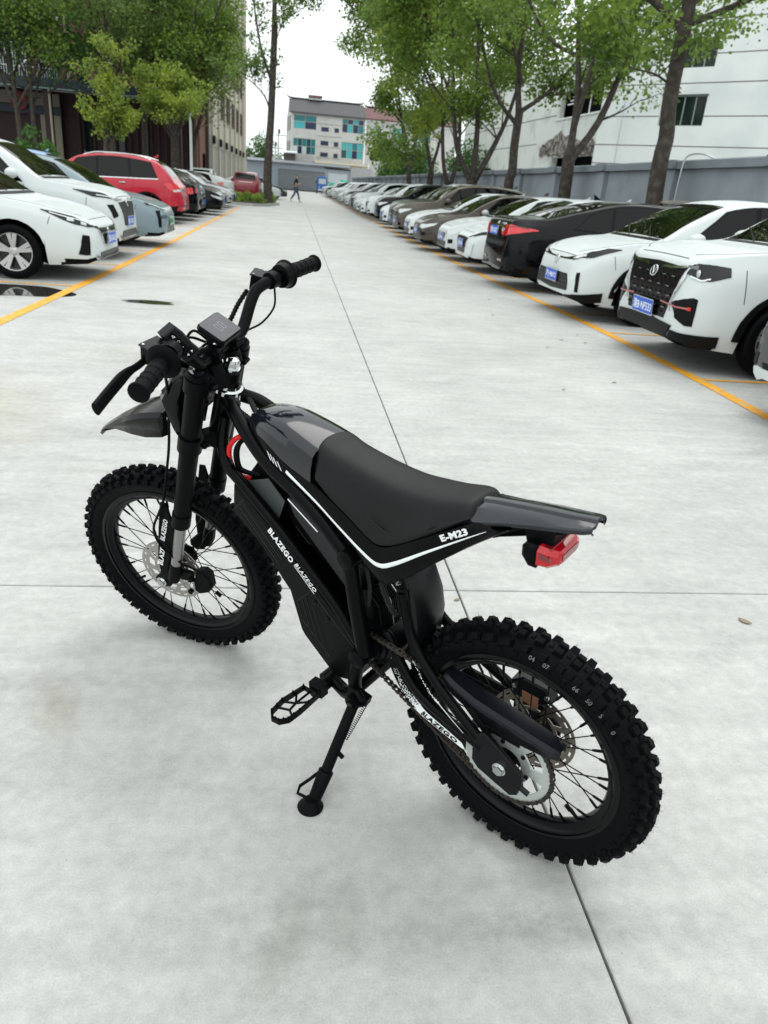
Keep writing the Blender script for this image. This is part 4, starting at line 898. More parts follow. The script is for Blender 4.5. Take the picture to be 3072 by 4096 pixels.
def wheel(name, M, rim_r, rb, rc, rk, hw, nk, style, disc_side, disc_mat, nd=22):
    hubm = MB()
    hubm.lathe([(0.0, -0.052), (0.013, -0.052), (0.013, -0.036), (0.033, -0.036), (0.033, -0.031), (0.02, -0.026), (0.019, 0.026), (0.033, 0.031), (0.033, 0.036), (0.013, 0.036), (0.013, 0.052), (0, 0.052)], seg=28, closed=False)
    w = hubm.build(name, M_black, bike, M=M)
    tm = tyre_mesh(rb, rc, rk, hw, nk, style); tm.build('tyre', M_tyre, w, smooth=38)
    rm = MB(); R = rim_r
    rm.lathe([(R, -0.0255), (R + 0.0015, -0.022), (R - 0.006, -0.0205), (R - 0.010, -0.016), (R - 0.021, -0.0115), (R - 0.0245, -0.004), (R - 0.0245, 0.004), (R - 0.021, 0.0115), (R - 0.010, 0.016), (R - 0.006, 0.0205), (R + 0.0015, 0.022), (R, 0.0255),
              (R + 0.004, 0.0262), (R + 0.0095, 0.0245), (R + 0.010, 0.021), (R + 0.003, 0.019), (R + 0.002, -0.019), (R + 0.010, -0.021), (R + 0.0095, -0.0245), (R + 0.004, -0.0262)], seg=96)
    rim = rm.build('rim', mat('black_anodised_rim', (0.002, 0.0022, 0.003), 0.22, spec=0.22), w, smooth=30)
    # spokes, 36, crossing; four mesh kinds shared
    kinds = []
    for side in (-1, 1):
        for ln in (-1, 1):
            s_ = MB(); a0 = ln * 1.05
            p0 = Vector((0.030 * math.cos(a0), side * 0.033, 0.030 * math.sin(a0))); p1 = Vector((R - 0.022, side * 0.003, 0))
            q = p0 + (p1 - p0) * 0.87
            s_.tube([p0, q], 0.00135, 6); s_.tube([q, q + (p1 - q) * 0.15, p1], [0.0020, 0.0029, 0.0033], 7); s_.lathe([(0.0048, 0), (0.0, 0.0)], (0, 0, 0), 'y', 3) if False else None
            kinds.append(s_.mesh('spoke', M_black, 60))
    for k in range(36):
        link('spoke', kinds[(0, 3, 1, 2)[k % 4]], w, M=Matrix.Rotation(-(k + 0.3) * 2 * PI / 36, 4, 'Y'))
    # brake disc with slotted ring
    d = MB(); N = 132; rr = [0.052, 0.060, 0.066, 0.078, 0.0815, 0.090, 0.0945, 0.102]
    th = 0.0018; y0 = disc_side
    def pol(r, k): a = 2 * PI * (k + (r - 0.08) * 130) / N; return (r * math.cos(a), r * math.sin(a))
    keep = lambda i, k: not ((i == 4 and 0) or (i == 5 and k % 6 in (1, 2, 3)) or (i == 3 and 0) or (i in (1, 2) and k % 22 in (3, 4, 5, 6, 7, 8, 9, 14, 15, 16, 17, 18)))
    solid = [[keep(i, k) for k in range(N)] for i in range(len(rr) - 1)]
    for i in range(len(rr) - 1):
        for k in range(N):
            if not solid[i][k]: continue
            A, B_, C_, D_ = pol(rr[i], k), pol(rr[i], k + 1), pol(rr[i + 1], k + 1), pol(rr[i + 1], k)
            for yy in (y0 - th / 2, y0 + th / 2): d.add([(p[0], yy, p[1]) for p in (A, B_, C_, D_)], [(0, 1, 2, 3)])
            for (P_, Q_, oth) in ((A, B_, solid[i - 1][k] if i else False), (D_, C_, solid[i + 1][k] if i + 2 < len(rr) else False), (A, D_, solid[i][k - 1]), (B_, C_, solid[i][(k + 1) % N])):
                if not oth: d.add([(P_[0], y0 - th / 2, P_[1]), (Q_[0], y0 - th / 2, Q_[1]), (Q_[0], y0 + th / 2, Q_[1]), (P_[0], y0 + th / 2, P_[1])], [(0, 1, 2, 3)])
    for k in range(6):    # carrier arms
        a = 2 * PI * k / 6
        d.prism([(0.02 * math.cos(a - .5), 0.02 * math.sin(a - .5)), (0.056 * math.cos(a - .12), 0.056 * math.sin(a - .12)), (0.056 * math.cos(a + .12), 0.056 * math.sin(a + .12)), (0.02 * math.cos(a + .5), 0.02 * math.sin(a + .5))], y0 - th / 2, y0 + th / 2, 'y')
        d.cyl((0.032 * math.cos(a), y0 - 0.003, 0.032 * math.sin(a)), (0.032 * math.cos(a), y0 + 0.0035, 0.032 * math.sin(a)), 0.004, seg=8)
    d.build('brake_disc', disc_mat, w, smooth=20)
    v = MB(); v.cyl((R - 0.02, 0, 0), (R - 0.045, 0.003, 0), 0.0028, seg=8); v.cyl((R - 0.045, 0.003, 0), (R - 0.06, 0.004, 0), 0.0042, seg=8)
    v.build('valve_stem', M_matte, w, M=Matrix.Rotation(0.55 if style == 'front' else 2.4, 4, 'Y'))
    return w
RR = 0.293
rear_w = wheel('wheel', Matrix.Translation((0, 0, RR)), 0.2195, 0.2235, 0.281, 0.292, 0.040, 46, 'rear', -0.047, M_disc)
F_AX = Vector((1.128, 0, 0.3135))
front_w = wheel('wheel', S4 @ Matrix.Translation(F_AX), 0.2445, 0.2485, 0.306, 0.317, 0.036, 54, 'front', 0.045, M_discF)

# faint chalk numbers on the left shoulder of the rear tyre
M_chalk = mat('faded_chalk', (0.16, 0.18, 0.18), 0.8)
for tx, deg in (('66', 115), ('50', 122), ('5', 129), ('0', 137), ('07', 100.5), ('04', 94)):
    a_ = math.radians(deg); er = Vector((math.cos(a_), 0, math.sin(a_))); et = Vector((-math.sin(a_), 0, math.cos(a_))); nn = (er * 0.45 + Vector((0, 0.9, 0))).normalized(); vv = nn.cross(et)
    me = text_mesh(tx, 0.013, 0.0003, 0.0, 0, 1.0, M_chalk, 'CENTER'); c_ = er * 0.264 + Vector((0, 0.0415, 0))
    link('lettering', me, rear_w, M=basis(c_, et, vv))

# sprocket
sp = MB(); N = 120; r_in, y0 = 0.036, 0.0635
def spk(r, k): a = 2 * PI * k / N; return (r * math.cos(a), r * math.sin(a))
rr = [0.034, 0.046, 0.056, 0.067, 0.086, 0.096, 0.1025]
sol = [[not (i in (2, 3) and k % 20 in (4, 5, 6, 7, 8, 9, 10, 11, 12, 13, 14, 15)) and not (i == 6) for k in range(N)] for i in range(len(rr) - 1)]
for i in range(len(rr) - 1):
    for k in range(N):
        if not sol[i][k]: continue
        r0_, r1_ = rr[i], rr[i + 1]
        if i == len(rr) - 2: r1a = r1_ + (0.005 if k % 3 == 0 else 0.0 if k % 3 == 1 else 0.0); r1b = r1_ + (0.005 if (k + 1) % 3 == 0 else 0)
        else: r1a = r1b = r1_
        if i == 1 and 0: pass
        A, B_, C_, D_ = spk(r0_, k), spk(r0_, k + 1), spk(r1b, k + 1), spk(r1a, k)
        for yy in (y0 - 0.002, y0 + 0.002): sp.add([(p[0], yy, p[1]) for p in (A, B_, C_, D_)], [(0, 1, 2, 3)])
        for (P_, Q_, oth) in ((A, B_, sol[i - 1][k] if i else False), (D_, C_, sol[i + 1][k] if i + 2 < len(rr) else False), (A, D_, sol[i][k - 1]), (B_, C_, sol[i][(k + 1) % N])):
            if not oth: sp.add([(P_[0], y0 - 0.002, P_[1]), (Q_[0], y0 - 0.002, Q_[1]), (Q_[0], y0 + 0.002, Q_[1]), (P_[0], y0 + 0.002, P_[1])], [(0, 1, 2, 3)])
sp.build('sprocket', M_silver, rear_w, smooth=20)
b = MB()
for k in range(6): a = 2 * PI * k / 6 + .3; b.cyl((0.051 * math.cos(a), 0.055, 0.051 * math.sin(a)), (0.051 * math.cos(a), 0.069, 0.051 * math.sin(a)), 0.005, seg=6)
b.build('sprocket_bolt', M_navyb, rear_w)

# ---------------------------------------------------------------- chain
chain = empty('chain', Matrix.Identity(4), bike)
c1_, R1_, c2_, R2_ = Vector((0, 0.293)), 0.1050, Vector((0.368, 0.408)), 0.040
dv = c2_ - c1_; D_ = dv.length; ang = math.atan2(dv.y, dv.x); off = math.acos((R1_ - R2_) / D_)
loop = []
def arc(c, R, a0, a1, n):
    return [(c.x + R * math.cos(a0 + (a1 - a0) * i / n), c.y + R * math.sin(a0 + (a1 - a0) * i / n)) for i in range(n + 1)]
loop = arc(c1_, R1_, ang + off, ang + 2 * PI - off, 60) + arc(c2_, R2_, ang - off, ang + off, 20); loop.append(loop[0])
seglen = [0]
for a, c in zip(loop, loop[1:]): seglen.append(seglen[-1] + math.dist(a, c))
nL = round(seglen[-1] / 0.0127); nL += nL % 2; pitch = seglen[-1] / nL
def at_len(s_):
    for i in range(len(loop) - 1):
        if s_ <= seglen[i + 1] + 1e-9:
            t_ = (s_ - seglen[i]) / max(seglen[i + 1] - seglen[i], 1e-9); return Vector((loop[i][0] + (loop[i + 1][0] - loop[i][0]) * t_, loop[i][1] + (loop[i + 1][1] - loop[i][1]) * t_))
    return Vector(loop[-1])
def plate(yc, inner):
    pts = []
    for k in range(9): a = -PI / 2 + PI * k / 8; pts.append((pitch / 2 + 0.0048 * math.cos(a), 0.0048 * math.sin(a)))
    pts.append((0, 0.0031))
    for k in range(9): a = PI / 2 + PI * k / 8; pts.append((-pitch / 2 + 0.0048 * math.cos(a), 0.0048 * math.sin(a)))
    pts.append((0, -0.0031)); return pts
cm2 = []
for inner in (0, 1):
    q = MB(); h = 0.0033 if inner else 0.0048
    for s_ in (-1, 1): q.prism(plate(0, inner), s_ * h - 0.0006, s_ * h + 0.0006, 'y')
    for s_ in (-1, 1): q.cyl((s_ * pitch / 2, -0.006 if not inner else -0.003, 0), (s_ * pitch / 2, 0.006 if not inner else 0.003, 0), 0.0019 if not inner else 0.0036, seg=7)
    cm2.append(q.mesh('chain_link', M_chain, 40))
for k in range(nL):
    a, c = at_len(k * pitch), at_len((k + 1) * pitch if k + 1 < nL else 0); m_ = (a + c) / 2; th = math.atan2(c.y - a.y, c.x - a.x)
    link('chain_link', cm2[k % 2], chain, M=Matrix.Translation((m_.x, 0.0635, m_.y)) @ Matrix.Rotation(-th, 4, 'Y'))

# ---------------------------------------------------------------- frame
b = MB()
HT, HB = ax_pt(0.905), ax_pt(0.775)
b.cyl(HB, HT, 0.027, seg=24)
for s_ in (1, -1):
    up = spline([(0.815, 0.022 * s_, 0.885), (0.775, 0.040 * s_, 0.872), (0.722, 0.056 * s_, 0.838), (0.64, 0.070 * s_, 0.787), (0.545, 0.080 * s_, 0.752), (0.47, 0.084 * s_, 0.708), (0.405, 0.085 * s_, 0.652)], 5)
    b.tube(up, 0.0165, 12)
    dn = spline([(0.838, 0.02 * s_, 0.835), (0.828, 0.045 * s_, 0.775), (0.794, 0.062 * s_, 0.737), (0.752, 0.065 * s_, 0.711), (0.632, 0.065 * s_, 0.624), (0.526, 0.065 * s_, 0.536), (0.456, 0.067 * s_, 0.478), (0.392, 0.072 * s_, 0.415)], 5)
    b.tube(dn, 0.0140, 12)
    b.tube([(0.402, 0.082 * s_, 0.645), (0.388, 0.082 * s_, 0.53), (0.366, 0.082 * s_, 0.40)], 0.019, 12)
    b.tube(spline([(0.382, 0.083 * s_, 0.385), (0.398, 0.083 * s_, 0.31), (0.405, 0.078 * s_, 0.262), (0.435, 0.072 * s_, 0.236), (0.47, 0.062 * s_, 0.232), (0.515, 0.05 * s_, 0.236)], 5), 0.0165, 12)
    for (x, z, r0_) in ((0.400, 0.648, 0.026), (0.378, 0.388, 0.027)):
        b.cyl((x, 0.062 * s_, z), (x, 0.098 * s_, z), r0_ * 0.92, seg=24)
for x, z in ((0.400, 0.648), (0.378, 0.388), (0.515, 0.236), (0.405, 0.262)): b.cyl((x, -0.07, z), (x, 0.07, z), 0.014, seg=12)
b.build('frame', M_black, bike)
for s_ in (1, -1):
    for (x, z, r0_) in ((0.400, 0.648, 0.021), (0.378, 0.388, 0.022)):
        c = MB(); c.lathe([(0, 0), (r0_, 0), (r0_, 0.0035), (r0_ - 0.003, 0.006), (0, 0.0065)], (x, 0.098 if s_ > 0 else -0.1045, z), 'y', 24, closed=False); c.build('pivot_cap', M_matte, bike)

# battery case / skid panel
CASE = [(0.767, 0.702), (0.780, 0.626), (0.690, 0.565), (0.623, 0.490), (0.603, 0.470), (0.574, 0.367), (0.563, 0.352), (0.482, 0.284), (0.462, 0.272), (0.43, 0.282), (0.39, 0.315), (0.378, 0.378), (0.392, 0.398), (0.46, 0.458), (0.525, 0.514), (0.632, 0.604), (0.735, 0.682)]
b = MB(); b.prism(CASE, -0.078, 0.078, 'y', 0.005); case = b.build('battery_case', M_side, bike, smooth=20)
def strip(pts, w, y, m, par, name, h=0.0008):
    """thin raised or inlaid band following a polyline in the local xz plane"""
    q = MB(); n = len(pts); ring = []
    for i, p in enumerate(pts):
        a = Vector(pts[max(i - 1, 0)]); c = Vector(pts[min(i + 1, n - 1)]); t = (c - a).normalized(); nn = Vector((-t.y, t.x)); ww = w[i] if isinstance(w, (list, tuple)) else w
        yy = y[i] if isinstance(y, (list, tuple)) else y
        ring.append([(p[0] + nn.x * ww / 2, yy, p[1] + nn.y * ww / 2), (p[0] + nn.x * ww / 2, yy + h, p[1] + nn.y * ww / 2), (p[0] - nn.x * ww / 2, yy + h, p[1] - nn.y * ww / 2), (p[0] - nn.x * ww / 2, yy, p[1] - nn.y * ww / 2)])
    q.loft(ring, True, True); return q.build(name, m, par, smooth=30)
M_grv = mat('groove_black', (0.002, 0.002, 0.002), 0.6); M_edge = mat('panel_edge', (0.022, 0.022, 0.023), 0.35)
for k in range(5):
    o = k * 0.0095; strip([(0.757 - o * 0.62, 0.640 + o * 0.78), (0.640 - o * 0.62, 0.530 + o * 0.78)], 0.0014, 0.0781, M_edge if k % 2 else M_grv, case, 'groove')
strip([(0.779, 0.629), (0.732, 0.674)], 0.002, 0.0782, M_grv, case, 'groove')
for k, (a, c_, e) in enumerate((((0.576, 0.450), (0.562, 0.399), (0.547, 0.388)), ((0.561, 0.464), (0.539, 0.380), (0.525, 0.369)), ((0.548, 0.476), (0.515, 0.361), (0.501, 0.349)), ((0.524, 0.457), (0.492, 0.340), (0.479, 0.329)))):
    strip([a, c_], 0.0022, 0.0782, M_grv, case, 'groove'); strip([c_, e], 0.0018, 0.0782, M_edge, case, 'groove')
strip([(0.577, 0.451), (0.529, 0.500)], 0.0018, 0.0783, M_grv, case, 'groove'); strip([(0.526, 0.500), (0.47, 0.452), (0.397, 0.393)], 0.0014, 0.0783, M_edge, case, 'groove')
for x, z in ((0.520, 0.473), (0.481, 0.441)):
    q = MB(); q.lathe([(0, 0), (0.0065, 0), (0.006, 0.002), (0.003, 0.0024), (0.0028, 0.0008), (0, 0.0008)], (x, 0.0782, z), 'y', 16, closed=False); q.build('case_screw', M_navyb, case)
# open battery well above the case: back plate, grey shelf, battery block
b = MB(); b.prism([(0.785, 0.70), (0.70, 0.80), (0.60, 0.775), (0.50, 0.73), (0.415, 0.64), (0.392, 0.47), (0.44, 0.455), (0.53, 0.53)], -0.05, 0.012, 'y', 0.004); b.build('battery_pack', M_dark, bike, smooth=20)
b = MB(); b.add([(0.747, 0.052, 0.709), (0.669, 0.052, 0.739), (0.623, 0.050, 0.694), (0.651, 0.050, 0.632)], [(0, 1, 2, 3)]); o = b.build('shelf_plate', M_plate, bike, smooth=0)
sm = o.modifiers.new('thick', 'SOLIDIFY'); sm.thickness = 0.002
b = MB(); b.prism([(0.62, 0.700), (0.60, 0.66), (0.42, 0.50), (0.40, 0.60), (0.46, 0.68), (0.56, 0.75)], 0.012, 0.05, 'y', 0.008); b.build('controller_cover', mat('blue_black_cover', (0.004, 0.006, 0.009), 0.4), bike, smooth=20)
for (a, c_) in (((0.60, 0.70), (0.56, 0.672)), ((0.585, 0.71), (0.555, 0.69)), ((0.575, 0.625), (0.55, 0.606)), ((0.592, 0.64), (0.57, 0.622))): strip([a, c_], 0.0012, 0.0505, M_edge, bike, 'cover_rib')
for k in range(6):
    q = MB(); x, z = 0.515 - k * 0.021, 0.712 - k * 0.021; q.cyl((x, 0.05, z), (x, 0.066, z), 0.0055, seg=10); q.build('knob_bolt', M_navyb, bike)

# lettering on the case
def letter(txt, size, p, q, par, m, y, bold=0.0006, space=1.1, shear=0.0, ext=0.0004, fit=True):
    """text on the left side running from p to q (local xz), standing on that line"""
    me = text_mesh(txt, size, ext, bold, shear, space, m); u = Vector((q[0] - p[0], 0, q[1] - p[1])); L_ = u.length; u.normalize()
    xs = [v.co.x for v in me.vertices]; k = L_ / (max(xs) - min(xs)) if fit else 1; x0 = min(xs)
    for v_ in me.vertices: v_.co.x = (v_.co.x - x0) * k
    return link('lettering', me, par, M=basis((p[0], y, p[1]), u, (u.z, 0, -u.x)))
letter('BLAZEGO', 0.024, (0.6585, 0.6165), (0.5885, 0.5535), case, M_white, 0.0788, 0.0009)
letter('BLAZEGO', 0.0165, (0.577, 0.5545), (0.517, 0.5015), case, M_white, 0.0788, 0.0002, shear=0.2)
strip([(0.579, 0.5510), (0.519, 0.4970)], 0.0012, 0.0784, M_white, case, 'underline')

# ---------------------------------------------------------------- side fairing, tank, seat, tail
FU = [(.715, .050, .850), (.650, .068, .843), (.589, .074, .812), (.500, .082, .790), (.43, .088, .764), (.358, .091, .727), (.322, .092, .712), (.284, .092, .722), (.214, .088, .765), (.131, .070, .815), (.092, .054, .829)]
FS = [(.712, .053, .843), (.645, .073, .822), (.592, .080, .801), (.49, .089, .758), (.42, .095, .722), (.345, .098, .683), (.308, .099, .673), (.272, .098, .690), (.200, .093, .742), (.125, .078, .793), (.075, .054, .822)]
FL = [(.708, .055, .833), (.631, .072, .774), (.565, .079, .757), (.475, .086, .733), (.405, .090, .694), (.345, .093, .645), (.302, .093, .623), (.255, .093, .655), (.17, .088, .730), (.10, .079, .790), (.045, .055, .828)]
SU, SS, SL = spline(FU, 6), spline(FS, 6), spline(FL, 6)
for s_ in (1, -1):
    b = MB(); rings = []
    for a, c, e in zip(SU, SS, SL):
        w_ = [a + Vector((0, -0.012, 0.004)), a, a.lerp(c, 0.5) + Vector((0, 0.0012, 0)), c, c.lerp(e, 0.5) + Vector((0, 0.001, 0)), e + Vector((0, 0.0, 0.004)), e + Vector((0, -0.004, 0)), e + Vector((0, -0.05, 0.012))]
        rings.append([(p.x, p.y * s_, p.z) for p in w_])
    b.loft(rings, False, False); fair = b.build('side_fairing', M_side, bike, smooth=50)
    sm = fair.modifiers.new('thick', 'SOLIDIFY'); sm.thickness = 0.0025; sm.offset = -1
    # white stripe following the fairing
    st = MB(); R_ = []; n = len(SS)
    for i in range(13, n - 2):
        t_ = i / (n - 1); w = 0.0050 if t_ < 0.66 else 0.0050 * max(0.1, (1 - t_) / 0.34)
        a = SS[i] + (SU[i] - SS[i]).normalized() * w; c = SS[i] + (SL[i] - SS[i]).normalized() * w
        R_.append([(a.x, (a.y + 0.0012) * s_, a.z), (SS[i].x, (SS[i].y + 0.0018) * s_, SS[i].z), (c.x, (c.y + 0.0012) * s_, c.z)])
    st.loft(R_, False, False); so = st.build('stripe', M_white, fair, smooth=60)
    h_ = MB()
    for k in range(4):
        f_ = 7.6 + k * 1.3; i = int(f_); fr_ = f_ - i; c = SS[i].lerp(SS[i + 1], fr_); up_ = (SU[i] - SL[i]).normalized(); tg = (SS[i + 1] - SS[i]).normalized()
        P_ = [c + up_ * 0.0085 + tg * -0.0055, c + up_ * 0.0085 + tg * -0.0005, c - up_ * 0.0085 + tg * 0.0062, c - up_ * 0.0085 + tg * 0.0012]
        h_.add([(p.x, (p.y + 0.0018) * s_, p.z) for p in P_], [(0, 1, 2, 3)])
    h_.build('stripe_mark', M_white, fair, smooth=0)
letter('E-M23', 0.0172, (0.161, 0.7825), (0.105, 0.8185), bike, M_white, 0.0935, 0.0007)
# lower thin line decal on the upper frame tube
strip([(0.560, 0.742), (0.476, 0.690)], 0.0030, 0.0985, M_white, bike, 'tube_stripe', 0.0006)

def section(w, zc, ze, yi=None, drop=0.012, flat=0.72):
    return [(0, zc), (w * 0.45, zc - 0.001), (w * flat, zc - drop * 0.35), (w * (flat + 1) / 2, zc - drop), (w * 0.97, (zc - drop) * 0.45 + ze * 0.55), (w, ze)]
def sym_loft(stations, name, m, par, smooth=40, thick=0.0):
    """stations: (x, half section [(y,z)...]) -> full width surface"""
    b = MB(); rings = []
    for x, sec in stations:
        r_ = [(x if len(p) == 2 else x + p[2], -p[0], p[1]) for p in reversed(sec[1:])] + [(x if len(p) == 2 else x + p[2], p[0], p[1]) for p in sec]
        rings.append(r_)
    b.loft(rings, False, False); o = b.build(name, m, par, smooth=smooth)
    if thick: md = o.modifiers.new('thick', 'SOLIDIFY'); md.thickness = thick; md.offset = -1
    return o
def u_at(x):
    for a, c in zip(SU, SU[1:]):
        if c.x <= x <= a.x: return a.lerp(c, (a.x - x) / max(a.x - c.x, 1e-6))
    return SU[0] if x > SU[0].x else SU[-1]
st = []
for x in (0.742, 0.738, 0.728, 0.71, 0.69, 0.66, 0.63, 0.60, 0.57, 0.54, 0.52, 0.505):
    u_ = u_at(x); w = max(0.030, u_.y + 0.001) if x < 0.715 else 0.050 - (x - 0.715) * 0.5
    zc = smooth_poly([(0.42, 0.830), (0.48, 0.852), (0.54, 0.870), (0.60, 0.884), (0.65, 0.892), (0.70, 0.892), (0.73, 0.880), (0.742, 0.862)], x)
    ze = u_.z + 0.001 if x < 0.715 else 0.850 - (x - 0.715) * 0.2
    st.append((x, section(w, zc, ze, drop=0.014)))
tank = sym_loft(st, 'tank_cover', M_tank, bike, 32)
b = MB(); b.prism([(0.738, 0.855), (0.70, 0.86), (0.45, 0.80), (0.30, 0.74), (0.12, 0.82), (0.08, 0.842), (0.10, 0.80), (0.29, 0.66), (0.36, 0.70), (0.48, 0.745), (0.63, 0.80), (0.70, 0.84)], -0.045, 0.045, 'y', 0.004); b.build('subframe', M_dark, bike, smooth=20)

# seat
def seat_low(x): return (smooth_poly([(0.12, 0.060), (0.15, 0.071), (0.18, 0.082), (0.214, 0.0905), (0.31, 0.0935), (0.40, 0.089), (0.47, 0.0855), (0.50, 0.083), (0.521, 0.080)], x), smooth_poly([(0.12, 0.826), (0.14, 0.815), (0.17, 0.796), (0.214, 0.768), (0.26, 0.738), (0.29, 0.722), (0.322, 0.713), (0.358, 0.729), (0.43, 0.766), (0.48, 0.785), (0.521, 0.800)], x))
st = []
xs_ = [0.122, 0.126, 0.132, 0.14, 0.15, 0.16, 0.18, 0.20, 0.22, 0.24, 0.26, 0.28, 0.30, 0.32, 0.34, 0.36, 0.38, 0.40, 0.42, 0.44, 0.46, 0.48, 0.495, 0.508, 0.516, 0.521]
for x in xs_:
    yl, zl = seat_low(x); zc = smooth_poly([(0.122, 0.838), (0.127, 0.848), (0.136, 0.852), (0.155, 0.850), (0.20, 0.840), (0.26, 0.834), (0.30, 0.832), (0.36, 0.838), (0.43, 0.850), (0.48, 0.861), (0.505, 0.872), (0.518, 0.872), (0.521, 0.862)], x)
    wt = smooth_poly([(0.122, 0.056), (0.15, 0.062), (0.22, 0.066), (0.30, 0.064), (0.40, 0.061), (0.48, 0.060), (0.521, 0.058)], x)
    sec = [(0, zc), (wt * 0.35, zc - 0.0005), (wt * 0.65, zc - 0.003), (wt * 0.86, zc - 0.009), (wt, zc - 0.020), (wt + (yl - wt) * 0.35, zc - 0.020 + (zl - zc + 0.020) * 0.3), (wt + (yl - wt) * 0.78, zc - 0.020 + (zl - zc + 0.020) * 0.65), (yl + 0.0015, zl + 0.007), (yl, zl), (yl - 0.008, zl - 0.002)]
    # rounded front edge: the centre of the seat nose reaches further forward
    st.append((x, [(p[0], p[1], 0.0) for p in sec]))
def wrap(x, sec):
    out = []
    for (y, z, _) in sec:
        k = max(0, (x - 0.44) / 0.081); out.append((y, z, -0.022 * k * (y / 0.07) ** 2))
    return (x, out)
seat = sym_loft([wrap(*s_) for s_ in st], 'seat', M_seat, bike, 60)
ms = seat.modifiers.new('sub', 'SUBSURF'); ms.levels = 1; ms.render_levels = 1
b = MB(); pth = spline([(0.345, 0.0905, 0.765), (0.30, 0.091, 0.748), (0.255, 0.089, 0.752), (0.215, 0.0875, 0.775), (0.185, 0.085, 0.80)], 6)
wr = []
b.tube([(p.x, p.y - 0.002, p.z + 0.003) for p in pth], [0.0006 + 0.0016 * math.sin(PI * i / (len(pth) - 1)) for i in range(len(pth))], 6); b.build('seat_crease', M_seat, seat)

# tail
st = []
for x, w, zc, ze in ((0.150, .062, .836, .812), (0.125, .061, .843, .822), (0.10, .059, .848, .829), (0.05, .053, .855, .842), (0.0, .047, .862, .852), (-0.05, .041, .868, .860), (-0.082, .036, .873, .866), (-0.094, .030, .874, .869), (-0.096, .029, .868, .866)):
    sec = [(0, zc + 0.006), (0.008, zc + 0.005), (0.013, zc), (w * 0.55, zc - 0.0015), (w * 0.93, ze + 0.003), (w, ze), (w * 0.97, ze - 0.008), (w * 0.7, ze - 0.010)]
    st.append((x, sec))
tail = sym_loft(st, 'tail_cover', M_tank, bike, 25)
b = MB(); b.prism([(0.12, 0.83), (-0.085, 0.862), (-0.08, 0.855), (0.0, 0.843), (0.03, 0.82), (0.09, 0.785)], -0.032, 0.032, 'y', 0.003); b.build('tail_underside', M_matte, bike, smooth=20)
b = MB(); b.prism([(0.03, 0.845), (-0.035, 0.853), (-0.03, 0.80), (0.0, 0.785), (0.015, 0.79)], -0.036, 0.036, 'y', 0.003); b.build('light_bracket', M_matte, bike, smooth=20)
lt = MB(); lt.prism([(0.018, 0.79), (0.018, 0.81), (0.004, 0.82), (-0.012, 0.818), (-0.012, 0.772), (0.004, 0.772)], -0.058, 0.058, 'y', 0.006); lamp = lt.build('tail_light', M_matte, bike, smooth=20)
M_lens = mat('red_lens', (0.42, 0.002, 0.008), 0.08, coat=0.5, spec=0.4); M_lensd = mat('red_lens_inner', (0.16, 0.002, 0.006), 0.15, coat=1)
lt = MB(); R_ = []
for x, sy, z0, z1 in ((-0.012, 0.0555, 0.7735, 0.8165), (-0.030, 0.0545, 0.775, 0.815), (-0.046, 0.043, 0.781, 0.810), (-0.050, 0.036, 0.785, 0.806)):
    R_.append([(x, -sy, z0 + 0.008), (x, -sy + 0.01, z0), (x, sy - 0.01, z0), (x, sy, z0 + 0.008), (x, sy, z1 - 0.008), (x, sy - 0.01, z1), (x, -sy + 0.01, z1), (x, -sy, z1 - 0.008)])
lt.loft(R_, True, True); lens = lt.build('lens', M_lens, lamp, smooth=25)
b = MB(); b.bx((-0.0515, -0.03, 0.790), (-0.0502, 0.03, 0.802)); b.prism([(-0.016, 0.795), (-0.016, 0.808), (-0.038, 0.804), (-0.040, 0.796)], 0.0535, 0.0557, 'y'); b.bx((-0.035, -0.045, 0.8128), (-0.02, 0.045, 0.8165)); b.build('reflector', M_lensd, lamp, smooth=0)

# rear inner fender (hugger)
b = MB(); R_ = []
for x, z, w in ((0.285, 0.66, 0.045), (0.258, 0.615, 0.050), (0.240, 0.565, 0.053), (0.233, 0.515, 0.054), (0.236, 0.465, 0.052), (0.247, 0.425, 0.047), (0.258, 0.40, 0.040)):
    R_.append([(x + 0.030, -w, z), (x + 0.010, -w * 0.96, z), (x + 0.002, -w * 0.6, z), (x, 0, z), (x + 0.002, w * 0.6, z), (x + 0.010, w * 0.96, z), (x + 0.030, w, z)])
b.loft(R_, False, False); o = b.build('rear_inner_fender', mat('hugger_plastic', (0.003, 0.0032, 0.004), 0.33, spec=0.25), bike, smooth=50); md = o.modifiers.new('t', 'SOLIDIFY'); md.thickness = 0.003

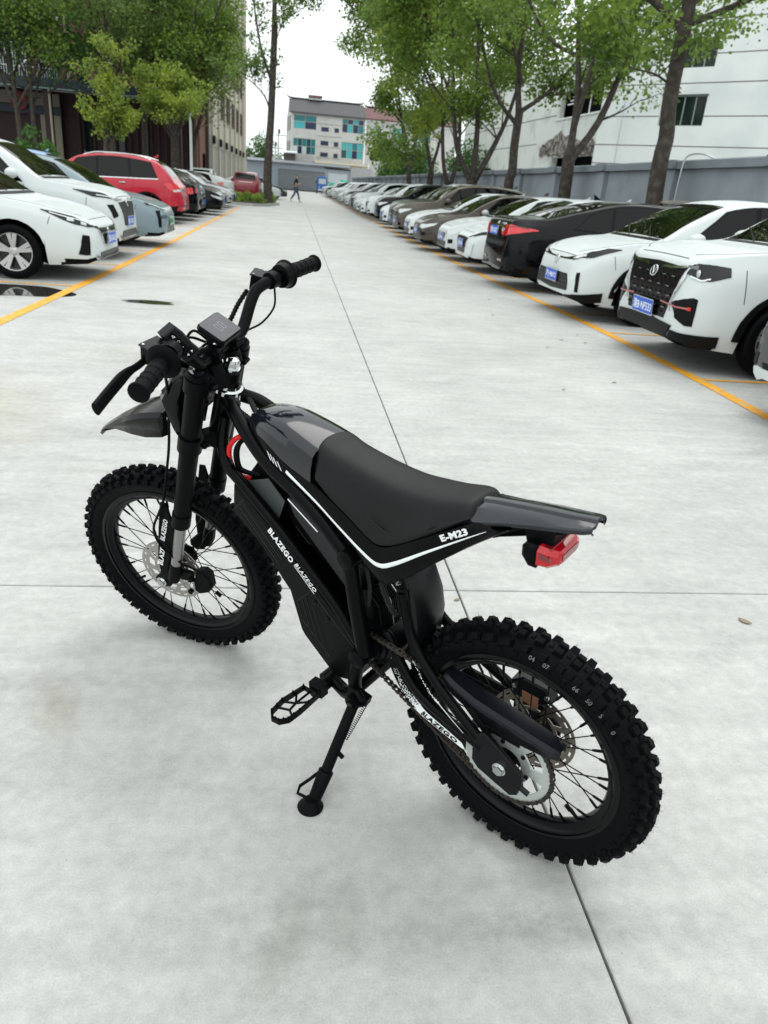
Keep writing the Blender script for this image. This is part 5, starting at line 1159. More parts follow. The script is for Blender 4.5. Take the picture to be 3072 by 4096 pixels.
# ---------------------------------------------------------------- swingarm
AO = [(0.323, 0.050, 0.383), (0.302, 0.054, 0.349), (0.271, 0.061, 0.322), (0.238, 0.067, 0.304), (0.209, 0.073, 0.2975), (0.150, 0.080, 0.290), (0.089, 0.086, 0.282)]
AI = [(0.302, 0.050, 0.394), (0.281, 0.055, 0.369), (0.249, 0.063, 0.342), (0.219, 0.070, 0.328), (0.195, 0.075, 0.319), (0.140, 0.082, 0.310), (0.089, 0.086, 0.297)]
AOs, AIs = spline(AO, 5), spline(AI, 5)
b = MB()
for s_ in (1, -1):
    b.tube(spline([(0.285, 0.046 * s_, 0.585), (0.271, 0.048 * s_, 0.523), (0.256, 0.054 * s_, 0.482), (0.224, 0.062 * s_, 0.449), (0.188, 0.068 * s_, 0.420), (0.150, 0.074 * s_, 0.393), (0.06, 0.085 * s_, 0.338)], 5), 0.0120, 12)
    b.tube(spline([(0.345, 0.044 * s_, 0.440), (0.328, 0.045 * s_, 0.452), (0.296, 0.050 * s_, 0.407), (0.276, 0.055 * s_, 0.388), (0.241, 0.064 * s_, 0.360), (0.193, 0.072 * s_, 0.342), (0.121, 0.080 * s_, 0.330), (0.050, 0.086 * s_, 0.316)], 5), 0.0105, 12)
    for dy in (-0.004, 0.001):
        R_ = [[(a.x, (a.y + dy) * s_, a.z - 0.002), (c.x, (c.y + dy) * s_, c.z + 0.012)] for a, c in zip(AOs, AIs)]; b.loft(R_, False, False)
    b.prism([(0.27, 0.60), (0.30, 0.59), (0.292, 0.53), (0.262, 0.49), (0.250, 0.50)], 0.048 * s_ - 0.004, 0.048 * s_ + 0.004, 'y')
b.cyl((0.352, -0.06, 0.433), (0.352, 0.06, 0.433), 0.021, seg=20); b.cyl((0.285, -0.05, 0.582), (0.285, 0.05, 0.582), 0.013, seg=12)
b.cyl((0.300, -0.05, 0.400), (0.300, 0.05, 0.400), 0.016, seg=14)
b.build('swingarm', M_black, bike)
for s_ in (1, -1):
    b = MB(); b.prism([(0.068, 0.345), (0.043, 0.365), (0.02, 0.352), (-0.047, 0.303), (-0.052, 0.285), (-0.043, 0.242), (-0.027, 0.231), (0.053, 0.258), (0.068, 0.275)], 0.080 if s_ > 0 else -0.092, 0.092 if s_ > 0 else -0.080, 'y', 0.002)
    b.build('dropout_plate', M_navyb, bike, smooth=20)
    q = MB(); y_ = 0.092 * s_
    q.tube([(0, y_, RR), (0, y_ + 0.004 * s_, RR)], 0.0155, 20)
    q.tube([(0, y_ + 0.004 * s_, RR), (0, y_ + 0.011 * s_, RR)], 0.0118, 6); q.build('axle_bolt', M_chrome, bike, smooth=30)
    q = MB(); q.cyl((-0.045, 0.084 * s_, 0.262), (-0.066, 0.084 * s_, 0.255), 0.006, seg=6); q.cyl((-0.03, 0.084 * s_, 0.267), (-0.048, 0.084 * s_, 0.261), 0.009, seg=12); q.build('chain_adjuster', M_navyb, bike)
# decals on the arm
def arm_pt(t, f, dy=0.0016):
    k = t * (len(AOs) - 1); i = min(int(k), len(AOs) - 2); a = AOs[i].lerp(AOs[i + 1], k - i); c = AIs[i].lerp(AIs[i + 1], k - i); p = a.lerp(c, f); return Vector((p.x, p.y + dy, p.z))
b = MB(); R_ = []
for k in range(15):
    t_ = 0.50 + 0.50 * k / 14; w0 = 0.02; w1 = 0.98
    if k == 0: w0, w1 = 0.25, 0.75
    if k == 14: w0, w1 = 0.15, 0.45
    R_.append([arm_pt(t_, w0), arm_pt(t_, w1)])
b.loft(R_, False, False); dec = b.build('arm_decal', M_white, bike, smooth=50)
me = text_mesh('BLAZEGO', 0.0165, 0.0002, 0.0006, 0, 1.12, M_dark); xs = [v.co.x for v in me.vertices]; x0, x1 = min(xs), max(xs); ys = [v.co.y for v in me.vertices]
for v in me.vertices:
    f = (v.co.x - x0) / (x1 - x0); g_ = v.co.y / max(ys); v.co = arm_pt(0.635 + 0.295 * f, 0.16 + 0.66 * g_, 0.0022 + v.co.z)
link('lettering', me, dec)
r_ = random.Random(9); b = MB()
def blob(c, ex, ez, r):
    n = 6; a0 = r_.uniform(0, 6); q = []
    for k in range(n): rr_ = r * (1 + r_.uniform(-.4, .5)); an = a0 + 2 * PI * k / n; q.append(c + ex * (rr_ * math.cos(an)) + ez * (rr_ * math.sin(an)))
    b.add(q, [tuple(range(n))])
ex, ez = Vector((1, -0.2, 0)).normalized(), Vector((0, 0, 1))
for i in range(54):
    t_ = 0.10 + 0.42 * i / 53
    for k in range(2 + int(4 * i / 53)): blob(arm_pt(t_ + r_.uniform(-.006, .006), 0.5 + r_.uniform(-1, 1) * (0.22 + 0.3 * i / 53)), ex, ez, 0.0011 + 0.0007 * i / 53)
UD = spline([(0.236, 0.0745, 0.443), (0.197, 0.0815, 0.398), (0.160, 0.087, 0.375)], 14)
for i, c in enumerate(UD): 
    for k in range(2): blob(c + Vector((r_.uniform(-.002, .002), 0, r_.uniform(-.003, .003))), ex, ez, 0.0010 + 0.0010 * i / len(UD))
b.build('decal_dots', M_white, bike, smooth=0, kind='stuff')
b = MB(); R_ = []; P_ = spline([(0.160, 0.087, 0.375), (0.125, 0.0905, 0.355), (0.090, 0.094, 0.337)], 5); n_ = len(P_)
for i, c in enumerate(P_): w = 0.0032 * (1 - 0.7 * i / n_); R_.append([c + Vector((0.4, 0, 0.9)) * w, c - Vector((0.4, 0, 0.9)) * w])
b.loft(R_, False, False); b.build('arm_stripe', M_white, bike, smooth=0)

# chain guard
b = MB(); R_ = []
for x, z, h, ya, yb in ((0.160, 0.446, 0.020, 0.040, 0.070), (0.135, 0.436, 0.030, 0.036, 0.074), (0.08, 0.420, 0.036, 0.034, 0.076), (0.02, 0.412, 0.040, 0.034, 0.077), (-0.04, 0.403, 0.036, 0.034, 0.076), (-0.09, 0.393, 0.026, 0.035, 0.073), (-0.113, 0.385, 0.014, 0.037, 0.068)):
    R_.append([(x, ya, z - 0.016), (x, ya + 0.002, z + 0.004), (x, yb - 0.006, z + 0.001), (x, yb + 0.001, z - 0.007), (x, yb + 0.001, z - h)])
b.loft(R_, False, False); o = b.build('chain_guard', mat('guard_plastic', (0.004, 0.005, 0.008), 0.28, spec=0.3), bike, smooth=18); md = o.modifiers.new('t', 'SOLIDIFY'); md.thickness = 0.002
b = MB(); b.prism([(0.062, 0.360), (0.050, 0.372), (-0.03, 0.366), (-0.03, 0.356)], 0.070, 0.076, 'y', 0.001); b.prism([(0.10, 0.39), (0.085, 0.40), (0.035, 0.355), (0.05, 0.345)], 0.072, 0.078, 'y', 0.001); b.build('guard_bracket', M_matte, bike, smooth=0)
# chain slider with holes under the arm
b = MB(); b.prism([(0.26, 0.345), (0.21, 0.318), (0.10, 0.275), (0.10, 0.262), (0.21, 0.292), (0.27, 0.33)], 0.050, 0.062, 'y', 0.002); b.build('chain_slider', M_matte, bike, smooth=0)

# rear caliper (right)
b = MB(); b.prism([(0.05, 0.375), (0.058, 0.41), (0.03, 0.432), (-0.025, 0.428), (-0.04, 0.395), (-0.01, 0.375)], -0.072, -0.034, 'y', 0.004); cal = b.build('rear_caliper', M_navyb, bike, smooth=20)
b = MB(); b.prism([(0.025, 0.372), (0.028, 0.40), (-0.012, 0.398), (-0.01, 0.366)], -0.036, -0.033, 'y'); b.build('brake_pad', M_pad, cal, smooth=0)
for x, z in ((0.045, 0.405), (-0.03, 0.41)): q = MB(); q.cyl((x, -0.034, z), (x, -0.028, z), 0.0055, seg=6); q.build('caliper_bolt', M_steel, cal)

# ---------------------------------------------------------------- motor, shock, hoses
b = MB(); b.cyl((0.375, -0.055, 0.405), (0.375, 0.045, 0.405), 0.058, seg=32); b.cyl((0.375, 0.045, 0.405), (0.375, 0.052, 0.405), 0.045, seg=28); b.cyl((0.372, 0.052, 0.40), (0.372, 0.062, 0.40), 0.030, seg=24); b.build('motor', M_navyb, bike)
for k in range(14):
    q = MB(); y_ = -0.05 + k * 0.0068; q.prism([(0.33 + 0.006, 0.455), (0.345, 0.52), (0.375, 0.55), (0.405, 0.535), (0.42, 0.47)], y_, y_ + 0.003, 'y'); q.build('cooling_fin', M_steel if k in (5, 9) else M_black, bike, smooth=0)
b = MB(); b.prism([(0.345, 0.46), (0.352, 0.515), (0.378, 0.54), (0.40, 0.525), (0.412, 0.465)], -0.052, 0.046, 'y', 0.002); b.build('controller_housing', M_black, bike, smooth=0)
sa, sb_ = Vector((0.292, 0.012, 0.575)), Vector((0.395, 0.0, 0.655))
b = MB(); b.cyl(sa, sb_, 0.012, seg=16); ax_ = (sb_ - sa); L_ = ax_.length; ax_.normalize(); e1 = ax_.orthogonal().normalized(); e2 = ax_.cross(e1)
b.tube([sa + ax_ * (0.015 + (L_ - 0.03) * i / 90) + (e1 * math.cos(i * 2 * PI / 13) + e2 * math.sin(i * 2 * PI / 13)) * 0.022 for i in range(91)], 0.004, 7); b.build('shock_absorber', M_steel, bike)
for pts, r0_ in (([(0.36, 0.03, 0.62), (0.345, 0.04, 0.585), (0.335, 0.045, 0.56), (0.318, 0.05, 0.535), (0.305, 0.045, 0.515)], 0.0055), ([(0.35, 0.045, 0.62), (0.338, 0.055, 0.59), (0.325, 0.055, 0.555), (0.31, 0.052, 0.525)], 0.0045), ([(0.40, 0.05, 0.66), (0.375, 0.06, 0.62), (0.365, 0.062, 0.57), (0.37, 0.06, 0.52)], 0.004)):
    P_ = spline(pts, 10); q = MB(); q.tube(P_, [r0_ * (1 + 0.22 * (i % 2)) for i in range(len(P_))], 8); q.build('braided_hose', mat('braided_sleeve', (0.02, 0.022, 0.022), 0.5, bump=(500, 1)), bike)
q = MB(); q.cyl((0.405, 0.03, 0.508), (0.405, 0.045, 0.508), 0.006, seg=12); q.build('terminal', M_chrome, bike)

# red and black battery leads by the head tube
q = MB(); q.tube(spline([(0.745, 0.035, 0.822), (0.775, 0.045, 0.808), (0.798, 0.05, 0.778), (0.797, 0.05, 0.738), (0.772, 0.045, 0.712), (0.748, 0.035, 0.708)], 6), 0.0062, 10); q.build('red_cable', M_red, bike)
for d_ in (0.011, 0.018):
    q = MB(); q.tube(spline([(0.745, 0.035, 0.815), (0.768 - d_ * .3, 0.045, 0.800), (0.788 - d_, 0.05, 0.775), (0.787 - d_, 0.05, 0.742), (0.765 - d_ * .4, 0.045, 0.722 + d_ * .4), (0.72, 0.03, 0.722)], 6), 0.0052, 10); q.build('black_cable', M_matte, bike)
for pts in ([(0.83, -0.03, 0.90), (0.79, -0.02, 0.882), (0.75, 0.0, 0.868), (0.72, 0.01, 0.860)], [(0.84, 0.0, 0.86), (0.80, 0.012, 0.862), (0.76, 0.018, 0.856), (0.73, 0.02, 0.846)]):
    P_ = spline(pts, 10); q = MB(); q.tube(P_, [0.006 * (1 + 0.2 * (i % 2)) for i in range(len(P_))], 8); q.build('braided_hose', MATS['braided_sleeve'], bike)

# ---------------------------------------------------------------- side stand and foot pegs
GF = Vector((0.392, 0.262, 0.0415))
st_top = Vector((0.384, 0.100, 0.262)); foot = Vector((0.393, 0.250, 0.052))
b = MB(); b.prism([(0.345, 0.285), (0.405, 0.296), (0.412, 0.25), (0.398, 0.236), (0.378, 0.240), (0.352, 0.262)], 0.082, 0.102, 'y', 0.002); sb = b.build('stand_bracket', M_matte, bike, smooth=20)
leg = MB(); d_ = (foot - st_top); leg.tube([st_top, st_top + d_ * 0.75], 0.0135, 14); leg.cyl(st_top + Vector((0, 0.004, 0)), st_top + Vector((0, 0.016, -0.001)), 0.019, seg=18)
leg = leg.build('side_stand', M_matte, bike)
b = MB(); b.tube([st_top + d_ * 0.70, st_top + d_ * 0.705, st_top + d_ * 0.97], [0.0175, 0.0185, 0.0155], 14); b.build('stand_sleeve', M_tyre, leg)
b = MB(); b.lathe([(0, 0), (0.030, 0.0), (0.031, 0.004), (0.026, 0.009), (0.014, 0.024), (0, 0.026)], (0, 0, 0), 'z', 28, closed=False)
up_l = (B_M.to_3x3().inverted() @ Vector((0, 0, 1))); rot = Vector((0, 0, 1)).rotation_difference(up_l).to_matrix().to_4x4()
b.build('stand_foot', M_tyre, leg, M=Matrix.Translation(Vector((0.394, 0.262, (0.2620 * math.tan(B_LEAN)) + 0.0035))) @ rot)
b = MB(); p0 = st_top + d_ * 0.72; b.tube([p0 + Vector((0.012, 0, 0)), p0 + Vector((0.028, 0.022, -0.020)), p0 + Vector((0.046, 0.042, -0.040)), p0 + Vector((0.046, 0.052, -0.056)), p0 + Vector((0.022, 0.047, -0.058)), p0 + Vector((0.006, 0.03, -0.045))], 0.0042, 6); b.build('stand_tang', M_tyre, leg)
q = MB(); q.tube([st_top + Vector((0, 0.016, 0)), st_top + Vector((0, 0.022, -0.001))], 0.010, 6); q.build('stand_bolt', M_navyb, sb, smooth=30)
q = MB(); a = Vector((0.357, 0.092, 0.262)); c = st_top + d_ * 0.36 + Vector((-0.016, 0, 0)); L_ = (c - a).length; t_ = (c - a).normalized(); e1 = t_.orthogonal().normalized(); e2 = t_.cross(e1)
q.tube([a + t_ * L_ * i / 140 + (e1 * math.cos(i * 2 * PI / 7) + e2 * math.sin(i * 2 * PI / 7)) * 0.0045 for i in range(141)], 0.001, 4); q.build('stand_spring', M_matte, bike)
q = MB(); q.cyl(st_top + d_ * 0.5 + Vector((-0.012, 0, 0)), st_top + d_ * 0.5 + Vector((-0.028, 0.004, 0)), 0.006, seg=8); q.build('stand_stud', M_matte, bike)
q = MB(); q.cyl((0.375, 0.1, 0.293), (0.352, 0.112, 0.290), 0.008, seg=10); q.build('stand_switch', M_matte, bike)
for s_ in (1, -1):
    b = MB(); b.tube([(0.50, 0.045 * s_, 0.236), (0.497, 0.09 * s_, 0.238), (0.494, 0.128 * s_, 0.244)], [0.017, 0.017, 0.015], 12); b.prism([(0.475, 0.228), (0.515, 0.228), (0.515, 0.262), (0.475, 0.262)], 0.105 * s_ - 0.012, 0.105 * s_ + 0.02, 'y', 0.004)
    hg = b.build('peg_bracket', M_matte, bike)
    pg = MB(); cx, cz = 0.497, 0.250
    outline = [(cx - 0.024, 0.135), (cx - 0.027, 0.20), (cx - 0.025, 0.235), (cx - 0.012, 0.252), (cx + 0.008, 0.254), (cx + 0.024, 0.240), (cx + 0.030, 0.20), (cx + 0.022, 0.135)]
    pg.tube([(x, y * s_, cz) for x, y in outline], 0.0042, 6, closed=True, prof=[(-1.6, -.8), (1.6, -.8), (1.6, .8), (-1.6, .8)])
    for (p, q2) in (((cx, 0.135), (cx, 0.185)), ((cx, 0.185), (cx - 0.024, 0.16)), ((cx, 0.185), (cx + 0.022, 0.16)), ((cx - 0.004, 0.21), (cx, 0.185)), ((cx - 0.004, 0.21), (cx - 0.025, 0.222)), ((cx - 0.004, 0.21), (cx + 0.026, 0.222)), ((cx, .185), (cx + .028, .2))):
        pg.tube([(p[0], p[1] * s_, cz), (q2[0], q2[1] * s_, cz)], 0.003, 6)
    for x, y in outline + [((a[0] + c[0]) / 2, (a[1] + c[1]) / 2) for a, c in zip(outline, outline[1:])]: pg.tube([(x, y * s_, cz), (x, y * s_, cz + 0.0115)], [0.0035, 0.002], 6)
    pg.build('foot_peg', M_black, bike, smooth=20)

# ---------------------------------------------------------------- front end (everything below turns with the steering)
LEGX = lambda z: 0.848 + (0.976 - z) * 0.3705
for s_ in (1, -1):
    L = MB(); y_ = 0.088 * s_
    L.tube([(LEGX(0.983), y_, 0.983), (LEGX(0.80), y_, 0.80), (LEGX(0.556), y_, 0.556)], [0.0238, 0.0238, 0.0225], 24)
    L.tube([(LEGX(0.985), y_, 0.985), (LEGX(0.945), y_, 0.945)], 0.0268, 24); L.tube([(LEGX(0.572), y_, 0.572), (LEGX(0.532), y_, 0.532)], 0.0252, 24)
    lg = L.build('fork_leg', M_matte, bike, M=S4)
    c = MB(); c.tube([(LEGX(0.985), y_, 0.985), (LEGX(0.989), y_, 0.989)], 0.021, 24); c.tube([(LEGX(0.989), y_, 0.989), (LEGX(0.993), y_, 0.993)], 0.0125, 20); c.build('fork_cap', M_gloss, lg)
    c = MB(); c.tube([(LEGX(0.54), y_, 0.54), (LEGX(0.365), y_, 0.365)], 0.0155, 24); c.build('stanchion', M_steel, lg)
    c = MB(); c.tube([(LEGX(0.385), y_, 0.385), (LEGX(0.345), y_, 0.345), (LEGX(0.325) + .004, y_, 0.322)], [0.0175, 0.019, 0.017], 18)
    c.prism([(1.072, 0.365), (1.10, 0.365), (1.150, 0.322), (1.152, 0.305), (1.135, 0.290), (1.108, 0.295), (1.075, 0.33)], y_ - 0.011, y_ + 0.009, 'y', 0.003); c.build('fork_lug', M_matte, lg)
    c = MB(); c.prism([(1.012 + .024, 0.60), (1.03 + .024, 0.60), (1.066 + .022, 0.50), (1.118, 0.40), (1.125, 0.345), (1.10, 0.345), (1.078, 0.40), (1.045, 0.47), (1.03, 0.53)], y_ + 0.006 * s_ - 0.004, y_ + 0.006 * s_ + 0.004, 'y', 0.0025); gd = c.build('fork_guard', M_matte, lg, smooth=30)
    if s_ > 0:
        for (p, q2, tx) in (((1.0745, 0.470), (1.0425, 0.545), 'BLAZEGO'), ((1.1065, 0.378), (1.0815, 0.443), 'BLAZE')):
            letter(tx, 0.019, p, q2, gd, M_white, y_ + 0.0112, 0.0005)
    q = MB(); q.tube([(1.128, y_ + 0.009 * s_, 0.3135), (1.128, y_ + 0.013 * s_, 0.3135)], 0.0155, 20); q.tube([(1.128, y_ + 0.013 * s_, 0.3135), (1.128, y_ + 0.020 * s_, 0.3135)], 0.0112, 6); q.build('axle_bolt', M_chrome, lg, smooth=30)
    for z_, nm, th_ in ((0.955, 'upper_triple_clamp', 0.034), (0.795, 'lower_triple_clamp', 0.040)):
        A = ax_pt(z_ - 0.022); c = MB(); lx = LEGX(z_)
        dirn = Vector((lx - A.x, y_, z_ - A.z)); n1 = AX
        c.tube([tuple(A), tuple(A + dirn * 0.8)], 0.018, 10, prof=[(-1, -1), (1, -1), (1, 1), (-1, 1)]); c.tube([(LEGX(z_ - th_ / 2), y_, z_ - th_ / 2), (LEGX(z_ + th_ / 2), y_, z_ + th_ / 2)], 0.0295, 24)
        c.cyl((lx - 0.032, y_ - 0.026 * s_, z_ - .014), (lx - 0.032, y_ - 0.006 * s_, z_ - .012), 0.006, seg=8)
        c.build(nm, M_matte, bike, M=S4)
b = MB(); b.tube([ax_pt(0.93), ax_pt(0.955)], 0.024, 24); b.tube([ax_pt(0.77), ax_pt(0.75)], 0.028, 24); b.build('steering_stem', M_matte, bike, M=S4)
b = MB(); b.tube([ax_pt(0.955), ax_pt(0.962)], 0.0195, 24); b.tube([ax_pt(0.962), ax_pt(0.975)], 0.0165, 6); b.tube([ax_pt(0.975), ax_pt(0.981), ax_pt(0.984)], [0.0155, 0.013, 0.004], 24); b.build('stem_nut', M_chrome, bike, M=S4, smooth=30)
b = MB(); b.tube([ax_pt(0.898), ax_pt(0.902), ax_pt(0.912), ax_pt(0.915)], [0.031, 0.0355, 0.0355, 0.031], 28); b.tube([ax_pt(0.915), ax_pt(0.923)], 0.030, 28); b.build('headset_bearing', M_chrome, bike)

# front brake caliper and hose
b = MB(); b.prism([(1.028, 0.345), (1.005, 0.350), (0.988, 0.336), (0.990, 0.290), (1.008, 0.268), (1.040, 0.256), (1.054, 0.268), (1.050, 0.30)], 0.034, 0.064, 'y', 0.005); fc = b.build('front_caliper', M_matte, bike, M=S4, smooth=20)
b = MB(); b.prism([(1.10, 0.335), (1.08, 0.345), (1.045, 0.335), (1.045, 0.30), (1.09, 0.30)], 0.055, 0.064, 'y', 0.002); b.cyl((1.05, 0.066, 0.315), (1.05, 0.076, 0.315), 0.007, seg=6); b.cyl((1.06, 0.066, 0.27), (1.06, 0.076, 0.27), 0.008, seg=8); b.cyl((0.99, 0.05, 0.268), (0.975, 0.05, 0.255), 0.006, seg=8); b.build('caliper_bracket', M_black, fc, smooth=20)
b = MB(); b.tube(spline([(0.99, 0.055, 0.30), (1.01, 0.072, 0.355), (1.045, 0.095, 0.40), (1.082, 0.108, 0.46), (1.085, 0.112, 0.52), (1.055, 0.108, 0.575), (1.03, 0.105, 0.62), (1.02, 0.07, 0.70), (1.008, 0.055, 0.76), (0.99, 0.05, 0.84), (0.955, 0.07, 0.93), (0.90, 0.13, 1.03), (0.845, 0.20, 1.085)], 6), 0.0036, 8); b.build('brake_hose', M_black, bike, M=S4)

# mudguard
b = MB(); R_ = []
for x, w, zt, zl in ((1.000, 0.050, 0.838, 0.785), (1.02, 0.060, 0.842, 0.778), (1.07, 0.062, 0.835, 0.772), (1.115, 0.060, 0.822, 0.774), (1.135, 0.056, 0.812, 0.775), (1.18, 0.040, 0.790, 0.769), (1.235, 0.022, 0.757, 0.752), (1.262, 0.012, 0.737, 0.734)):
    R_.append([(x, -w, zl), (x, -w * 0.98, zt - 0.010), (x, -w * 0.8, zt), (x, 0, zt + 0.004), (x, w * 0.8, zt), (x, w * 0.98, zt - 0.010), (x, w, zl)])
b.loft(R_, False, False); o = b.build('front_mudguard', mat('mudguard_plastic', (0.004, 0.0044, 0.005), 0.16, spec=0.3), bike, M=S4, smooth=22); md = o.modifiers.new('t', 'SOLIDIFY'); md.thickness = 0.003
# headlight mask, lamp
b = MB(); R_ = []
for z, w, xf, xb in ((0.965, 0.040, 0.945, 0.925), (0.935, 0.060, 0.968, 0.93), (0.885, 0.066, 1.010, 0.955), (0.835, 0.060, 1.006, 0.955), (0.80, 0.050, 1.004, 0.965), (0.778, 0.042, 1.0, 0.97)):
    R_.append([(xb - 0.012, -w, z), (xb + (xf - xb) * 0.6, -w * 0.97, z), (xf, -w * 0.6, z), (xf + 0.004, 0, z), (xf, w * 0.6, z), (xb + (xf - xb) * 0.6, w * 0.97, z), (xb - 0.012, w, z)])
b.loft(R_, False, False); o = b.build('headlight_mask', MATS['mudguard_plastic'], bike, M=S4, smooth=25); md = o.modifiers.new('t', 'SOLIDIFY'); md.thickness = 0.003
b = MB(); b.prism([(0.93, 0.955), (1.0, 0.90), (1.0, 0.82), (0.985, 0.79), (0.95, 0.83), (0.935, 0.90)], -0.052, 0.052, 'y', 0.01)
for k in range(8): b.bx((0.926, 0.02 - 0.05, 0.84 + k * 0.008), (0.95, 0.03, 0.843 + k * 0.008))
b.build('headlight', M_matte, bike, M=S4, smooth=20)
b = MB(); b.cyl((0.955, -0.045, 0.845), (0.935, -0.09, 0.86), 0.028, seg=16); b.build('horn', mat('speckled_alloy', (0.12, 0.12, 0.11), 0.5, two=((0.01, 0.01, 0.01), 180, 0.5, 0.52)), bike, M=S4)

# ---------------------------------------------------------------- handlebar and controls
bar_pts = [(0.838, 0.0, 1.003), (0.837, 0.065, 1.003), (0.833, 0.098, 1.012), (0.827, 0.145, 1.062), (0.820, 0.172, 1.083), (0.802, 0.212, 1.091), (0.786, 0.262, 1.091), (0.765, 0.372, 1.083)]
full = [(x, -y, z) for x, y, z in reversed(bar_pts[1:])] + bar_pts
b = MB(); b.tube(spline(full, 6), 0.0138, 16); b.build('handlebar', M_black, bike, M=S4)
def bar_at(y):
    s_ = 1 if y > 0 else -1; ay = abs(y)
    for a, c in zip(bar_pts, bar_pts[1:]):
        if a[1] <= ay <= c[1]: t_ = (ay - a[1]) / (c[1] - a[1]); return Vector((a[0] + (c[0] - a[0]) * t_, y, a[2] + (c[2] - a[2]) * t_))
    return Vector((bar_pts[-1][0], y, bar_pts[-1][2]))
for s_ in (1, -1):
    a, c = bar_at(0.262 * s_), bar_at(0.371 * s_); t_ = (c - a).normalized(); g_ = MB()
    n_ = 36; rad = []; P_ = []
    for i in range(n_ + 1):
        f = i / n_; r0_ = 0.0172
        if any(abs(f - q) < 0.016 for q in (0.22, 0.40, 0.58, 0.76)): r0_ = 0.0190
        if f > 0.955: r0_ = 0.0212
        if f < 0.03: r0_ = 0.0200
        P_.append(a + t_ * (c - a).length * f); rad.append(r0_)
    g_.tube(P_, rad, 24); e1 = t_.orthogonal().normalized(); e2 = t_.cross(e1)
    for k in range(9):
        an = 2 * PI * k / 9 + .2; rd = e1 * math.cos(an) + e2 * math.sin(an); pp = [a + t_ * 0.008 + rd * 0.0172, c - t_ * 0.006 + rd * 0.0172]; g_.tube(pp, 0.0011, 5)
    g_.tube([c, c + t_ * 0.002, c + t_ * 0.004], [0.0212, 0.0205, 0.012], 24)
    gr = g_.build('grip', M_tyre, bike, M=S4)
    q = MB(); d0 = bar_at(0.258 * s_)
    if s_ > 0: q.tube([d0 - t_ * 0.002, d0, d0 + t_ * 0.003, d0 + t_ * 0.010], [0.026, 0.036, 0.035, 0.019], 32); q.build('grip_flange', M_tyre, bike, M=S4, smooth=50)
    else:
        q.tube([d0 - t_ * 0.026, d0 - t_ * 0.024, d0 - t_ * 0.006, d0 - t_ * 0.004, d0, d0 + t_ * 0.002, d0 + t_ * 0.006], [0.022, 0.028, 0.031, 0.034, 0.035, 0.033, 0.019], 32); q.build('throttle_housing', M_black, bike, M=S4, smooth=30)
    # brake reservoir, clamp and lever
    m0 = bar_at(0.212 * s_); q = MB(); q.tube([m0 - t_ * 0.011, m0 + t_ * 0.011], 0.020, 20)
    mc = m0 + Vector((0.040, 0.002 * s_, -0.002)); R3 = Euler((0, math.radians(-18), math.radians(-14 * s_))).to_matrix()
    q.box(m0 + Vector((0.022, 0, 0.002)), (0.03, 0.022, 0.02)); body = q.build('brake_master_cylinder', M_matte, bike, M=S4, smooth=30)
    q = MB(); q.box(mc + Vector((0, 0, -0.004)), (0.030, 0.046, 0.036), R3); q.cyl(m0 + Vector((0.034, -0.03 * s_, -0.012)), m0 + Vector((0.038, 0.03 * s_, -0.014)), 0.0095, seg=12); q.cyl(m0 + Vector((0.034, -0.03 * s_, -0.012)), m0 + Vector((0.033, -0.046 * s_, -0.012)), 0.0065, seg=6); o = q.build('reservoir', M_matte, body, smooth=30); bevel(o, 0.003, 2)
    q = MB(); q.box(mc + R3 @ Vector((0, 0, 0.0165)), (0.033, 0.049, 0.004), R3); o = q.build('reservoir_cap', M_navyb, body, smooth=30); bevel(o, 0.0012, 2)
    for e in (-1, 1): q = MB(); p_ = mc + R3 @ Vector((0.009 * e, 0.018 * e, 0.0185)); q.cyl(p_, p_ + R3 @ Vector((0, 0, 0.0012)), 0.0028, seg=10); q.build('cap_screw', M_steel, body)
    lv = MB(); l0 = m0 + Vector((0.046, 0.018 * s_, -0.010))
    pts = spline([l0, l0 + Vector((0.004, 0.025 * s_, -0.005)), l0 + Vector((0.012, 0.060 * s_, -0.010)), l0 + Vector((0.006, 0.120 * s_, -0.018)), l0 + Vector((-0.004, 0.175 * s_, -0.024))], 6)
    n_ = len(pts); lv.tube(pts, [0.0065 + 0.0045 * min(1, max(0, (i / n_ - 0.35) * 5)) for i in range(n_)], 12, prof=[(math.cos(2 * PI * k / 12) * 1.25, math.sin(2 * PI * k / 12) * 0.62) for k in range(12)]); lv.build('brake_lever', M_matte, bike, M=S4, smooth=50)
    q = MB(); q.box(l0 + Vector((-0.004, -0.004 * s_, 0.0)), (0.022, 0.026, 0.013)); q.cyl(l0 + Vector((0, 0, 0.005)), l0 + Vector((0, 0, 0.013)), 0.006, seg=8); q.build('lever_pivot', M_matte, body, smooth=30)
b = MB(); b.tube(spline([(0.80, -0.215, 1.07), (0.80, -0.20, 1.03), (0.815, -0.16, 1.005), (0.825, -0.11, 1.005), (0.85, -0.06, 1.0)], 6), 0.0026, 7); b.build('throttle_cable', M_black, bike, M=S4)
P_ = spline([(0.862, -0.19, 1.07), (0.868, -0.15, 1.05), (0.868, -0.11, 1.03), (0.868, -0.07, 1.015), (0.87, -0.04, 0.99)], 9); b = MB(); b.tube(P_, [0.0048 * (1 + 0.35 * (i % 2)) for i in range(len(P_))], 8); b.build('wrapped_cable', M_matte, bike, M=S4)
for pts in ([(0.85, 0.03, 1.03), (0.878, 0.045, 1.045), (0.885, 0.06, 1.03), (0.878, 0.05, 0.99)], [(0.85, 0.02, 1.03), (0.875, 0.03, 1.055), (0.89, 0.045, 1.035), (0.885, 0.03, 0.99)], [(0.845, 0.015, 1.025), (0.86, 0.03, 1.02), (0.872, 0.045, 1.0), (0.88, 0.05, 0.96)]):
    q = MB(); q.tube(spline(pts, 6), 0.0032, 7); q.build('cable', M_black, bike, M=S4)
